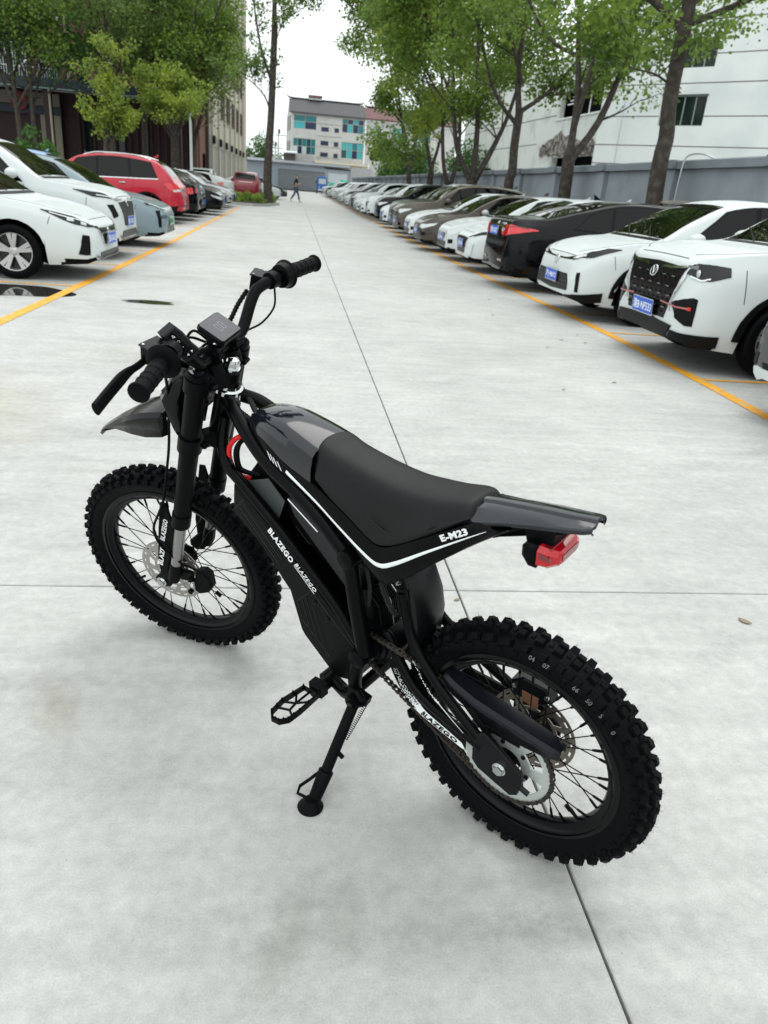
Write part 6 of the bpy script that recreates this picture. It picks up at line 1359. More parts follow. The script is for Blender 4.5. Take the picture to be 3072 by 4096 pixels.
for s_ in (1, -1):
    y_ = 0.038 * s_; b = MB(); b.tube([(0.836, y_, 0.955), (0.838, y_, 0.985)], 0.022, 18); b.tube([(0.838, y_ - 0.012, 1.003), (0.838, y_ + 0.012, 1.003)], 0.0225, 18); b.box((0.838, y_, 1.003), (0.056, 0.022, 0.014)); cl = b.build('bar_clamp', M_matte, bike, M=S4)
    for dx in (-0.021, 0.021): q = MB(); q.tube([(0.838 + dx, y_, 1.008), (0.838 + dx, y_, 1.020)], 0.0062, 12); q.tube([(0.838 + dx, y_, 1.020), (0.838 + dx, y_, 1.0205)], 0.003, 8); q.build('clamp_bolt', M_navyb, cl)
# display
dx = Vector((0.854 - 0.797, 0, 1.073 - 1.037)); dxn = dx.normalized(); dn_ = Vector((-dxn.z, 0, dxn.x)); dc = Vector((0.8255, 0, 1.0565))
DM = S4 @ Matrix(((dxn.x, 0, dn_.x, dc.x), (0, 1, 0, dc.y), (dxn.z, 0, dn_.z, dc.z), (0, 0, 0, 1)))
hx, hy = 0.036, 0.0425; c_ = 0.008
oct_ = lambda a, e, c_: [(-a + c_, -e), (a - c_, -e), (a, -e + c_), (a, e - c_), (a - c_, e), (-a + c_, e), (-a, e - c_), (-a, -e + c_)]
b = MB(); b.prism(oct_(hx, hy, c_), -0.016, -0.001, 'z', 0.003); b.cyl((0, -0.03, -0.03), (0, 0.03, -0.03), 0.008, seg=10); disp = b.build('display', M_matte, bike, M=DM, smooth=20)
M_scr = mat('display_glass', (0.035, 0.038, 0.05), 0.25, spec=0.35, noise=(60, 0.3)); b = MB(); b.prism(oct_(hx - 0.003, hy - 0.003, 0.004), -0.001, 0.0004, 'z', 0.0003); b.build('screen', M_scr, disp, smooth=0)
M_seg = mat('pale_segment', (0.22, 0.24, 0.28), 0.4)
for yc in (0.0075, -0.0075):
    b = MB(); w, h = 0.0052, 0.0110
    for (x0, y0_, x1, y1_) in ((-h, -w, -h + 0.0013, w), (h - 0.0013, -w, h, w), (-h, -w, h, -w + 0.0013), (-h, w - 0.0013, h, w)): b.bx((x0, yc + y0_, 0.0005), (x1, yc + y1_, 0.0008))
    b.build('zero_digit', M_seg, disp, smooth=0)
# left switch pod
pc = Vector((0.811, 0.165, 1.085)); u = Vector((-0.007, -0.052, -0.073)).normalized(); w = Vector((-0.60, 0.72, 0.40)); w = (w - u * w.dot(u)).normalized(); v = w.cross(u)
PM = S4 @ Matrix(((u.x, v.x, w.x, pc.x), (u.y, v.y, w.y, pc.y), (u.z, v.z, w.z, pc.z), (0, 0, 0, 1)))
b = MB(); b.prism([(-0.050, -0.014), (-0.045, 0.018), (-0.02, 0.021), (0.016, 0.019), (0.046, 0.021), (0.052, -0.002), (0.038, -0.022), (-0.02, -0.019)], -0.020, 0.004, 'z', 0.003); pod = b.build('switch_pod', mat('pod_plastic', (0.010, 0.011, 0.0115), 0.4, spec=0.3), bike, M=PM, smooth=20)
for i, (cx, tx) in enumerate(((-0.033, '+/P'), (-0.015, 'O'), (0.003, '-'))):
    b = MB(); b.prism([(cx - 0.007, -0.0065), (cx + 0.007, -0.0065), (cx + 0.007, 0.0065), (cx - 0.007, 0.0065)], 0.004, 0.0062, 'z', 0.0012); bt = b.build('button', M_tyre, pod, smooth=20)
    if tx == 'O':
        b = MB(); b.tube([(cx + 0.003 * math.sin(a), 0.003 * math.cos(a) * 1.0, 0.0064) for a in np.linspace(0.5, 5.8, 14)], 0.00035, 4); b.tube([(cx, 0.0005, 0.0064), (cx, 0.0042, 0.0064)], 0.00035, 4); b.build('power_symbol', M_white, bt)
    else:
        me = text_mesh(tx, 0.0075, 0.0001, 0.0002, 0, 0.9, M_white, 'CENTER'); link('symbol', me, bt, M=Matrix.Translation((cx, -0.0025, 0.0063)))
for (cx, sg) in ((0.026, 1), (0.026, -1)):
    b = MB(); b.prism([(cx - 0.010, 0.001 * sg + 0.009 * (sg - 1) / 2 * 1), (cx + 0.010, 0.001 * sg + 0.009 * (sg - 1) / 2), (cx + 0.010, 0.001 * sg + 0.009 * (sg + 1) / 2), (cx - 0.010, 0.001 * sg + 0.009 * (sg + 1) / 2)], 0.004, 0.0068, 'z', 0.0012); bt = b.build('arrow_button', M_tyre, pod, smooth=20)
    y_ = 0.0055 * sg; b = MB(); b.add([(cx - 0.004, y_ - 0.0018 * sg, 0.007), (cx + 0.004, y_ - 0.0018 * sg, 0.007), (cx, y_ + 0.0028 * sg, 0.007)], [(0, 1, 2)]); b.build('arrow_symbol', M_white, bt, smooth=0)
b = MB(); b.tube([bar_at(0.145), bar_at(0.165)], 0.019, 18); b.build('pod_clamp', M_matte, bike, M=S4)
q = MB(); q.tube(spline([(0.845, 0.15, 1.06), (0.865, 0.12, 1.03), (0.87, 0.09, 1.0), (0.875, 0.06, 0.97)], 6), 0.003, 7); q.build('cable', M_black, bike, M=S4)
# ================================================================== CARS
def paint(name, c, coat=None, rough=0.32, metal=0.0):
    light = sum(c) > 1.2
    return mat(name, c, rough + (0.12 if light else 0), metal=metal, coat=coat if coat is not None else (0.25 if light else 0.5), spec=0.3 if light else 0.3)
P_white = paint('white_car_paint', (0.60, 0.645, 0.64)); P_white2 = paint('pearl_white_car_paint', (0.56, 0.60, 0.59)); P_black = paint('black_car_paint', (0.001, 0.0012, 0.0025), rough=0.12, coat=0.0)
P_red = paint('red_car_paint', (0.42, 0.012, 0.03)); P_dkred = paint('dark_red_car_paint', (0.2, 0.006, 0.016)); P_bgrey = paint('blue_grey_car_paint', (0.20, 0.27, 0.30)); P_brown = paint('brown_car_paint', (0.055, 0.045, 0.037), rough=0.28)
P_blue = paint('steel_blue_car_paint', (0.07, 0.12, 0.19)); P_grey = paint('dark_grey_car_paint', (0.035, 0.038, 0.042)); P_silver = paint('silver_car_paint', (0.45, 0.47, 0.48), metal=0.3); P_skyblue = paint('light_blue_car_paint', (0.30, 0.42, 0.62)); P_bronze = paint('olive_brown_car_paint', (0.075, 0.065, 0.05), rough=0.3)
C_glass = mat('car_glass', (0.0015, 0.002, 0.002), 0.015, spec=0.3); C_trim = mat('car_black_trim', (0.004, 0.004, 0.0045), 0.4, spec=0.18); C_grille = mat('car_grille_black', (0.0015, 0.0015, 0.002), 0.3, spec=0.2)
C_lampd = mat('headlamp_smoked', (0.008, 0.009, 0.01), 0.05, spec=0.5); C_lampb = mat('headlamp_clear', (0.55, 0.58, 0.58), 0.1, coat=1, metal=0.2); C_red = mat('tail_lamp_red', (0.60, 0.006, 0.012), 0.08, coat=1); C_redd = mat('tail_lamp_dark', (0.12, 0.002, 0.005), 0.1, coat=1)
C_chrome = mat('car_chrome', (0.6, 0.62, 0.62), 0.12, metal=1); C_blue = mat('plate_blue', (0.02, 0.10, 0.55), 0.4); C_green = mat('plate_green', (0.12, 0.5, 0.22), 0.4); C_gap = mat('shut_line', (0.01, 0.01, 0.01), 0.7); C_rimd = mat('rim_black', (0.02, 0.02, 0.022), 0.3); C_rims = mat('rim_silver', (0.5, 0.5, 0.49), 0.3, metal=0.8)
C_under = mat('underbody', (0.006, 0.006, 0.006), 0.9, spec=0.1); C_lgrey = mat('bumper_grey', (0.16, 0.165, 0.165), 0.45)

def car_body(s):
    """lofted shell. x: 0 at the nose, negative rearwards. returns (MB, BVH)"""
    L, W, zl = s['L'], s['W'], s['zl']; fx, rx, wr = -s['fo'], -s['fo'] - s['wb'], s['wr'] + 0.055
    top, belt, plan = s['top'], s['belt'], s['plan']
    X = set()
    for (a, c, n) in ((0, -0.12, 7), (-0.12, -0.5, 8), (-0.5, -L + 0.5, int((L - 1) / 0.11)), (-L + 0.5, -L + 0.12, 8), (-L + 0.12, -L, 7)):
        for i in range(n + 1): X.add(round(a + (c - a) * i / n, 4))
    for cx in (fx, rx):
        for k in range(13): X.add(round(cx + wr * math.cos(PI * k / 12), 4))
    for p in top: X.add(p[0])
    X = sorted(X, reverse=True); X = [x for i, x in enumerate(X) if i == 0 or X[i - 1] - x > 0.004]
    tp = [(-p[0], p[1]) for p in top]; bt = [(-p[0], p[1]) for p in belt]; pl = [(-p[0], p[1]) for p in plan]; lo = [(-p[0], p[1]) for p in s.get('low', [(0, zl), (-L, zl)])]
    rings = []
    for x in X:
        zt = smooth_poly(tp, -x); w = smooth_poly(pl, -x); z0 = lerp_poly(lo, -x); zb = min(smooth_poly(bt, -x), zt - 0.05)
        za = z0
        for cx in (fx, rx):
            d = abs(x - cx)
            if d < wr: za = max(za, s['wr'] + math.sqrt(wr * wr - d * d) * 1.0)
        za = min(za, zb - 0.06); P = []
        prof = s.get('prof', [(0, 0.935), (0.12, 0.975), (0.35, 1.0), (0.6, 0.992), (0.8, 0.985), (0.93, 0.965), (1, 0.94)])
        P.append((0, z0 if za == z0 else za)); P.append((w * 0.80, z0 if za == z0 else za))
        for t in (0, 0.06, 0.14, 0.25, 0.4, 0.55, 0.68, 0.8, 0.9, 0.96, 1.0):
            z = za + (zb - za) * t; tt = (z - z0) / max(zb - z0, 1e-3); P.append((w * smooth_poly(prof, tt), z))
        yb = P[-1][1 - 1]; h = zt - zb; k = min(1.0, h / 0.35)
        yc = yb - s['tum'] * max(0, h - 0.08 * k) - 0.03 * k; rr = 0.16 * k + 0.05; zc = zb + max(h - 0.075 * k, h * 0.45)
        for t in (0.12, 0.35, 0.6, 0.85, 1.0): P.append((yb + (yc - yb) * t, zb + (zc - zb) * t))
        for a in (25, 50, 72): a_ = math.radians(a); P.append((yc - rr * (1 - math.cos(a_)), zc + (zt - 0.012 * k - zc) * math.sin(a_)))
        yq = P[-1][0]; zq = P[-1][1]
        for t in (0.3, 0.62, 1.0): P.append((yq * (1 - t), zt - (zt - zq) * (1 - t) ** 2))
        rings.append([(x, -p[0], p[1]) for p in reversed(P[1:-1])] + [(x, p[0], p[1]) for p in P[:-1]] + [(x, 0, P[-1][1])])
    b = MB(); b.loft(rings, True, True)
    n = len(rings[0])
    bv = BVHTree.FromPolygons([Vector(v) for v in b.v], b.f)
    for i, f in enumerate(b.f):        # bottom faces dark
        c = [b.v[j] for j in f]
        nz = (Vector(c[1]) - Vector(c[0])).cross(Vector(c[2]) - Vector(c[0]))
        ym = sum(abs(q[1]) for q in c) / len(c); zm = sum(q[2] for q in c) / len(c)
        if len(c) == 4 and zm < s['wr'] * 2.4 and nz.length > 0 and abs(nz.normalized().z) > 0.3 and ym < W * 0.44 and zm < smooth_poly(tp, -c[0][0]) - 0.2: b.m[i] = 1
    return b, bv

def snap(bv, p, off):
    loc, nor, _, _ = bv.find_nearest(Vector(p)); 
    d = Vector(p) - loc
    if nor.dot(Vector(p) - Vector((loc.x * 0.0 - 2.2, 0, 0.6))) < 0: nor = -nor
    return loc + nor * off, nor

def patch(bv, A, B_, nu=10, nv=3, off=0.006, skirt=0.014, mb=None, sm=False):
    """grid between guide curves A and B_ (3D), snapped to the shell"""
    def res(C):
        C = [Vector(c) for c in C]; d = [0]
        for a, c in zip(C, C[1:]): d.append(d[-1] + (c - a).length)
        out = []
        for i in range(nu + 1):
            t = d[-1] * i / nu
            for j in range(len(C) - 1):
                if t <= d[j + 1] + 1e-9: out.append(C[j].lerp(C[j + 1], (t - d[j]) / max(d[j + 1] - d[j], 1e-9))); break
        while len(out) < nu + 1: out.append(C[-1])
        return out
    a, c = res(A), res(B_); m = mb or MB(); V = []; Nn = []
    for j in range(nv + 1):
        for i in range(nu + 1):
            p, n_ = snap(bv, a[i].lerp(c[i], j / nv), off); V.append(p); Nn.append(n_)
    w = nu + 1; F = [(j * w + i, j * w + i + 1, (j + 1) * w + i + 1, (j + 1) * w + i) for j in range(nv) for i in range(nu)]
    bd = [i for i in range(w)] + [j * w + nu for j in range(1, nv + 1)] + [nv * w + i for i in range(nu - 1, -1, -1)] + [j * w for j in range(nv - 1, 0, -1)]
    o = len(V)
    for i in bd: V.append(V[i] - Nn[i] * skirt)
    for k in range(len(bd)): l = (k + 1) % len(bd); F.append((bd[k], bd[l], o + l, o + k))
    m.add(V, F); return m

def strip_on(bv, pts, w, off=0.003, n=24, mb=None, up=(0, 0, 1)):
    P = [Vector(p) for p in pts]; P = spline(P, max(1, n // max(1, len(P) - 1))) if len(P) > 2 else [P[0].lerp(P[1], i / n) for i in range(n + 1)]
    A, B_ = [], []
    for i, p in enumerate(P):
        t = (P[min(i + 1, len(P) - 1)] - P[max(i - 1, 0)]).normalized(); q, n_ = snap(bv, p, 0); s_ = n_.cross(t); s_ = s_.normalized() if s_.length > 1e-6 else Vector(up)
        A.append(q + s_ * w / 2); B_.append(q - s_ * w / 2)
    m = mb or MB(); V = [snap(bv, p, off)[0] for p in A] + [snap(bv, p, off)[0] for p in B_]; k = len(P)
    m.add(V, [(i, i + 1, k + i + 1, k + i) for i in range(k - 1)]); return m

WHEELS = {}
def wheel_meshes(r, style):
    key = (r, style)
    if key in WHEELS: return WHEELS[key]
    w = 0.205; rr = r * (0.70 if style != 'suv' else 0.71)
    t = MB(); t.lathe([(rr - 0.01, -w / 2 + 0.02), (rr + 0.008, -w / 2 + 0.004), (rr + (r - rr) * 0.5, -w / 2), (r - 0.022, -w / 2 + 0.012), (r - 0.004, -w / 2 + 0.035), (r, 0), (r - 0.004, w / 2 - 0.035), (r - 0.022, w / 2 - 0.012), (rr + (r - rr) * 0.5, w / 2), (rr + 0.008, w / 2 - 0.004), (rr - 0.01, w / 2 - 0.02)], seg=44, closed=False)
    tm = t.mesh('tyre', M_tyre, 45)
    b = MB(); b.lathe([(rr - 0.004, w / 2 - 0.006), (rr - 0.012, w / 2 - 0.008), (rr - 0.020, w / 2 - 0.03), (rr - 0.03, -w / 2 + 0.02), (rr - 0.004, -w / 2 + 0.01)], seg=44, closed=False, mi=0)
    b.lathe([(0.0, w / 2 - 0.09), (rr - 0.02, w / 2 - 0.09)], seg=30, closed=False, mi=1)
    n = {'sedan': 5, 'suv': 5, 'multi': 10}[style]
    for k in range(n):
        a = 2 * PI * k / n + 0.3
        for o in ((-0.16, 0.16) if n == 5 else (0.0,)):
            ca = a + o; wd = 0.018 if n == 5 else 0.015
            def pt(r_, off, y): return (r_ * math.cos(ca) - off * math.sin(ca), y, r_ * math.sin(ca) + off * math.cos(ca))
            q = [pt(0.045, -wd * .8, 0), pt(rr - 0.008, -wd * (1.5 if n == 5 else 1.1), 0), pt(rr - 0.008, wd * (1.5 if n == 5 else 1.1), 0), pt(0.045, wd * .8, 0)]
            b.loft([[(p[0], w / 2 - 0.055, p[2]) for p in q], [(p[0], w / 2 - (0.022 if i in (0, 3) else 0.012), p[2]) for i, p in enumerate(q)]], True, True, mi=0)
    b.lathe([(0, w / 2 - 0.016), (0.026, w / 2 - 0.016), (0.032, w / 2 - 0.022), (0.06, w / 2 - 0.028), (0.062, w / 2 - 0.06)], seg=24, closed=False, mi=0)
    rm = b.mesh('rim', [C_rims, C_rimd], 30); WHEELS[key] = (tm, rm); return tm, rm

def plate_part(root, M, txt, green=False):
    b = MB(); b.bx((0, -0.225, -0.075), (0.008, 0.225, 0.075)); o = b.build('number_plate', C_chrome, root, smooth=0, M=M)
    b = MB(); b.bx((0.008, -0.216, -0.066), (0.0095, 0.216, 0.066)); b.build('plate_face', C_green if green else C_blue, o, smooth=0)
    if txt:
        me = text_mesh(txt, 0.118, 0.0004, 0.0014, 0, 1.0, M_white if not green else C_trim, 'LEFT'); xs = [v.co.x for v in me.vertices]; ys = [v.co.y for v in me.vertices]
        kx = 0.40 / (max(xs) - min(xs)); ky = 0.096 / (max(ys) - min(ys))
        for v in me.vertices: v.co.x = (v.co.x - min(xs)) * kx - 0.20; v.co.y = (v.co.y - min(ys)) * ky - 0.048
        link('lettering', me, o, M=Matrix(((0, 0, 1, 0.0102), (1, 0, 0, 0), (0, 1, 0, 0), (0, 0, 0, 1))))
    return o

def build_car(s, name='parked_car'):
    root = empty(name); L, W, H = s['L'], s['W'], s['H']; pm = s['paint']
    b, bv = car_body(s); body = b.build('body', [pm, C_under], root, smooth=48)
    hw = W / 2; fx, rx = -s['fo'], -s['fo'] - s['wb']; cow, rf, rb, dk = s['cowl'], s['roof_f'], s['roof_r'], s['deck']
    tp = [(-p[0], p[1]) for p in s['top']]; bt = [(-p[0], p[1]) for p in s['belt']]; ZT = lambda x: smooth_poly(tp, -x); ZB = lambda x: smooth_poly(bt, -x)
    b = MB(); b.bx((-0.25, -hw * 0.62, 0.2), (-L + 0.25, hw * 0.62, 0.62)); b.bx((-0.5, -hw * 0.8, 0.17), (-L + 0.5, hw * 0.8, 0.3)) if 0 else None
    b.build('underbody', C_under, root, smooth=0)
    # windscreen and rear window (snap to shell)
    def screen(nm, x0, x1, k0, k1, zpad=0.03):
        n = 7; rows = []; m = MB(); A = []; B_ = []
        def across(x, wk): z = ZT(x); return [(x + (0.06 if x0 > x1 else -0.06) * 0 * (abs(t)) , hw * wk * t, z + 0.05 - 0.04 * t * t) for t in np.linspace(-1, 1, 9)]
        patch(bv, across(x0, k0), across(x1, k1), 14, 6, 0.005, 0.012, m); return m.build(nm, C_glass, root, smooth=60)
    ws = screen('windscreen', cow - 0.03, rf + 0.03, 0.80, s.get('wk', 0.63)); screen('rear_window', dk + 0.05, rb - 0.03, 0.72, 0.60)
    b = MB(); xh = -0.20 if H < 1.52 else -0.12
    for sg in (1, -1): strip_on(bv, [(xh, sg * hw * 0.52, ZT(xh) + .03), (xh - 0.18, sg * hw * 0.78, ZT(xh - .18) + .03), (cow * 0.6, sg * hw * 0.86, ZT(cow * .6)), (cow - 0.02, sg * hw * 0.88, ZT(cow))], 0.009, 0.002, 26, b)
    strip_on(bv, [(xh + .1, -hw * 0.52, ZT(xh) + .02), (xh + .1, 0, ZT(xh) + .03), (xh + .1, hw * 0.52, ZT(xh) + .02)], 0.008, 0.002, 14, b)
    for sg in (1, -1): strip_on(bv, [(fx + s['wr'] + 0.10, sg * hw, 0.66), (fx + s['wr'] + 0.14, sg * hw, ZB(fx + s['wr']) - 0.03)], 0.007, 0.002, 8, b)
    for e in (0.38, -0.38): strip_on(bv, [(xh - 0.1, hw * e * 0.8, ZT(xh) + .1), (cow + 0.12, hw * e * 1.25, ZT(cow) + .1)], 0.012, -0.001, 10, b) if 0 else None
    b.build('panel_gap', C_gap, root, smooth=0)
    b = MB(); strip_on(bv, [(cow + 0.02, -hw * 0.78, ZT(cow) + .02), (cow + 0.03, 0, ZT(cow) + .03), (cow + 0.02, hw * 0.78, ZT(cow) + .02)], 0.07, 0.006, 20, b); b.build('cowl_trim', C_trim, root, smooth=60)
    for e in (0.45, -0.25):
        w_ = MB(); p0 = snap(bv, (cow, hw * e, ZT(cow) + 0.05), 0.012)[0]; p1 = snap(bv, (cow - 0.22, hw * (e - 0.55), ZT(cow - 0.2) + 0.05), 0.016)[0]; w_.tube([p0, p0.lerp(p1, 0.5) + Vector((0.01, 0, 0.02)), p1], 0.006, 5); w_.build('wiper', C_trim, root)
    # side glazing
    sw = s['side_glass']       # list of (x_front_bottom, x_front_top, x_rear_bottom, x_rear_top)
    for sg in (1, -1):
        m = MB(); X0, X1 = sw[0][0] + 0.04, sw[-1][2] - 0.04
        def gl(xb0, xt0, xb1, xt1, nm, mt, pad0, pad1, off, par):
            nb = 8; B_ = []; A = []
            for i in range(nb + 1):
                xb = xb0 + (xb1 - xb0) * i / nb; xt = xt0 + (xt1 - xt0) * i / nb
                B_.append((xb, sg * hw * 0.98, ZB(xb) + pad0)); ztop = ZT(xt); A.append((xt, sg * (hw * 0.93 - s['tum'] * (ztop - ZB(xt)) - 0.02), ztop - pad1))
            q = MB(); patch(bv, A, B_, 10, 4, off, 0.01, q); return q.build(nm, mt, par, smooth=60)
        sur = gl(sw[0][0] + 0.05, sw[0][1] + 0.03, sw[-1][2] - 0.05, sw[-1][3] - 0.03, 'window_surround', s.get('surround', C_trim), 0.012, 0.085, 0.003, root)
        for q in sw: gl(q[0], q[1], q[2], q[3], 'side_window', C_glass, 0.035, 0.105, 0.0065, root)
        if s.get('chrome_line'):
            b = MB(); strip_on(bv, [(x, sg * hw, ZB(x) + 0.022) for x in np.linspace(sw[0][0] + 0.05, sw[-1][2] - 0.05, 6)], 0.022, 0.009, 20, b); b.build('chrome_strip', C_chrome, root, smooth=60)
        # door shut lines, handles, sill
        b = MB(); xA = sw[0][0] - 0.02; xB = (sw[0][2] + sw[1][0]) / 2; xC = sw[1][2] + 0.1 if len(sw) < 3 else sw[1][2] + .02
        for x0, x1 in ((xA + 0.08, xA + 0.02), (xB, xB), (xC - 0.15, max(xC, rx + s['wr'] + 0.08))): strip_on(bv, [(x0, sg * hw, ZB(x0) - 0.01), (x1, sg * (hw + .02), 0.62), (x1, sg * hw, 0.36)], 0.008, 0.0015, 14, b)
        strip_on(bv, [(xA, sg * hw, 0.34), (xC - 0.1, sg * hw, 0.34)], 0.008, 0.0015, 20, b); b.build('shut_line', C_gap, root, smooth=0)
        for x in (xB + 0.14, xC + 0.02 if len(sw) < 3 else xC + .16):
            b = MB(); p, n_ = snap(bv, (x, sg * hw, ZB(x) - 0.11), 0.022); b.box(p, (0.17, 0.022, 0.028)); o = b.build('door_handle', pm if not s.get('chrome_line') else C_chrome, root, smooth=30); bevel(o, 0.008, 2)
        # mirror
        xm = sw[0][0] - 0.10; zm = ZB(xm) + 0.07; b = MB(); R_ = []
        for t, rx_, rz_ in ((0.0, 0.035, 0.03), (0.05, 0.075, 0.062), (0.14, 0.085, 0.075), (0.21, 0.07, 0.06), (0.235, 0.035, 0.03)):
            R_.append([(xm + 0.03 + rx_ * math.cos(a) * (0.8 if math.cos(a) < 0 else 1.1) - 0.02 * t, sg * (hw * 0.93 + t), zm + 0.03 + rz_ * math.sin(a)) for a in np.linspace(0, 2 * PI, 12, endpoint=False)])
        b.loft(R_, True, True); mo = b.build('door_mirror', s.get('mirror', pm), root, smooth=50)
        b = MB(); b.box((xm - 0.02, sg * (hw * 0.93 + 0.02), zm - 0.03), (0.1, 0.10, 0.04)); b.build('mirror_foot', C_trim, mo, smooth=0)
        if s.get('clad'):
            for cx in (fx, rx):
                R0 = s['wr'] + 0.055; b = MB(); A = []; B_ = []
                for k in range(17):
                    a = PI * k / 16; A.append((cx + (R0 + 0.075) * math.cos(a), sg * hw, s['wr'] + (R0 + 0.07) * math.sin(a) - 0.02)); B_.append((cx + (R0 + 0.004) * math.cos(a), sg * hw * 1.0, s['wr'] + (R0 + 0.002) * math.sin(a) - 0.02 * (k in (0, 16))))
                patch(bv, A, B_, 24, 2, 0.012, 0.03, b); b.build('arch_cladding', C_trim, root, smooth=60)
            b = MB(); patch(bv, [(fx - s['wr'] - 0.06, sg * hw, 0.42), (rx + s['wr'] + 0.06, sg * hw, 0.42)], [(fx - s['wr'] - 0.03, sg * hw, 0.22), (rx + s['wr'] + 0.03, sg * hw, 0.22)], 16, 3, 0.010, 0.02, b); b.build('sill_cladding', C_trim, root, smooth=60)
        if s.get('rails'):
            b = MB(); pts = [snap(bv, (x, sg * (hw * 0.66), ZT(x) + 0.05), 0.035 if 0 < i < 6 else 0.0)[0] for i, x in enumerate(np.linspace(rf - 0.12, rb + 0.1, 7))]; b.tube(spline(pts, 3), 0.016, 7); b.build('roof_rail', s['rails'], root)
    tm, rm = wheel_meshes(s['wr'], s.get('wheel', 'sedan'))
    hub_me = MB(); hub_me.cyl((0, -0.05, 0), (0, 0.05, 0), 0.06, seg=12); hm = hub_me.mesh('wheel', C_under)
    for cx in (fx, rx):
        for sg in (1, -1):
            M = Matrix.Translation((cx, sg * (hw - 0.115), s['wr'])) @ (Matrix.Identity(4) if sg > 0 else Matrix.Rotation(PI, 4, 'Z'))
            w_ = link('wheel', hm, root, M=M); link('tyre', tm, w_); link('rim', rm, w_)
    b = MB(); b.prism([(rb + 0.15, H - 0.01), (rb + 0.03, H - 0.02), (rb + 0.01, H + 0.075)], -0.008, 0.008, 'y'); b.build('shark_fin_aerial', pm, root, smooth=0)
    s['bv'] = bv; s['ZT'] = ZT; s['ZB'] = ZB
    if s.get('front'): s['front'](root, s, bv)
    if s.get('rear'): s['rear'](root, s, bv)
    return root

def P(bv, root, nm, A, B_, m, nu=10, nv=3, off=0.006, par=None, skirt=0.014, both=False):
    o = None
    for sg in ((1, -1) if both else (1,)):
        q = MB(); patch(bv, [(a[0], a[1] * sg, a[2]) for a in A], [(a[0], a[1] * sg, a[2]) for a in B_], nu, nv, off, skirt, q); o = q.build(nm, m, par or root, smooth=50)
    return o
def bars(bv, root, nm, n, z0, z1, y0, y1, m, w=0.016, off=0.012, vertical=False, x=0.15, par=None):
    for k in range(n):
        q = MB(); t = k / max(n - 1, 1)
        if vertical: y = y0 + (y1 - y0) * t; strip_on(bv, [(x, y, z0), (x, y, z1)], w, off, 8, q)
        else: z = z0 + (z1 - z0) * t; yy = y0 + (y1 - y0) * t; strip_on(bv, [(x, -yy, z), (x, 0, z), (x, yy, z)], w, off, 14, q)
        q.build(nm, m, par or root, smooth=60)
def emblem(bv, root, p, r=0.055, kind='ring'):
    c, n_ = snap(bv, p, 0.014); q = MB(); u = Vector((0, 1, 0)); v = n_.cross(u).normalized(); v = -v if v.z < 0 else v
    q.tube([c + u * (r * math.cos(a)) + v * (r * 0.8 * math.sin(a)) for a in np.linspace(0, 2 * PI, 20, endpoint=False)], 0.006, 5, closed=True)
    if kind == 'v': q.tube([c + u * 0.03 + v * 0.035, c - v * 0.035, c - u * 0.03 + v * 0.035], 0.006, 5)
    elif kind == 'h':
        for e in (-1, 1): q.tube([c + u * 0.022 * e + v * 0.03, c + u * 0.018 * e - v * 0.03], 0.006, 5)
        q.tube([c - u * 0.02, c + u * 0.02], 0.005, 5)
    else: q.tube([c + u * r * 0.6 + v * 0.01, c - u * r * 0.6 + v * 0.01], 0.004, 5); q.tube([c + v * 0.04, c - v * 0.04], 0.004, 5)
    q.build('emblem', C_chrome, root)

def plain_rear(root, s, bv):
    L = s['L']; zb = s['belt'][-1][1]; hw = s['W'] / 2
    P(bv, root, 'tail_light', [(-L - .1, hw * 0.45, zb - 0.02), (-L, hw * 0.8, zb), (-L + 0.35, hw + .05, zb + 0.01)], [(-L - .1, hw * 0.45, zb - 0.12), (-L, hw * 0.8, zb - 0.15), (-L + 0.25, hw + .05, zb - 0.08)], C_red, 12, 3, 0.008, both=True)
    P(bv, root, 'rear_valance', [(-L - .1, -hw * 0.7, 0.42), (-L - .1, hw * 0.7, 0.42)], [(-L - .1, -hw * 0.7, 0.24), (-L - .1, hw * 0.7, 0.24)], C_trim, 12, 2, 0.006)
def sedan(paint_, **k):
    s = dict(L=4.62, W=1.80, H=1.45, wb=2.7, fo=0.92, wr=0.318, zl=0.20, tum=0.42, paint=paint_, cowl=-1.12, roof_f=-1.95, roof_r=-3.30, deck=-4.05,
             top=[(0, 0.56), (-0.03, 0.64), (-0.10, 0.70), (-0.28, 0.78), (-0.65, 0.87), (-1.12, 0.955), (-1.5, 1.20), (-1.95, 1.40), (-2.5, 1.45), (-3.0, 1.435), (-3.5, 1.31), (-4.05, 1.09), (-4.35, 1.06), (-4.55, 1.00), (-4.60, 0.85), (-4.62, 0.66)],
             belt=[(0, 0.5), (-0.12, 0.62), (-0.4, 0.75), (-1.0, 0.87), (-2.2, 0.91), (-3.4, 0.95), (-4.2, 0.97), (-4.62, 0.9)],
             plan=[(0, 0.50), (-0.03, 0.60), (-0.10, 0.69), (-0.25, 0.79), (-0.5, 0.865), (-1.0, 0.895), (-2.2, 0.90), (-3.6, 0.895), (-4.2, 0.86), (-4.45, 0.80), (-4.56, 0.72), (-4.62, 0.60)],
             low=[(0, 0.27), (-0.12, 0.21), (-0.5, 0.19), (-4.1, 0.20), (-4.5, 0.27), (-4.62, 0.34)],
             side_glass=[(-1.42, -1.92, -2.28, -2.28), (-2.34, -2.34, -3.05, -3.0), (-3.10, -3.05, -3.55, -3.30)], rear=plain_rear)
    s.update(k); return s
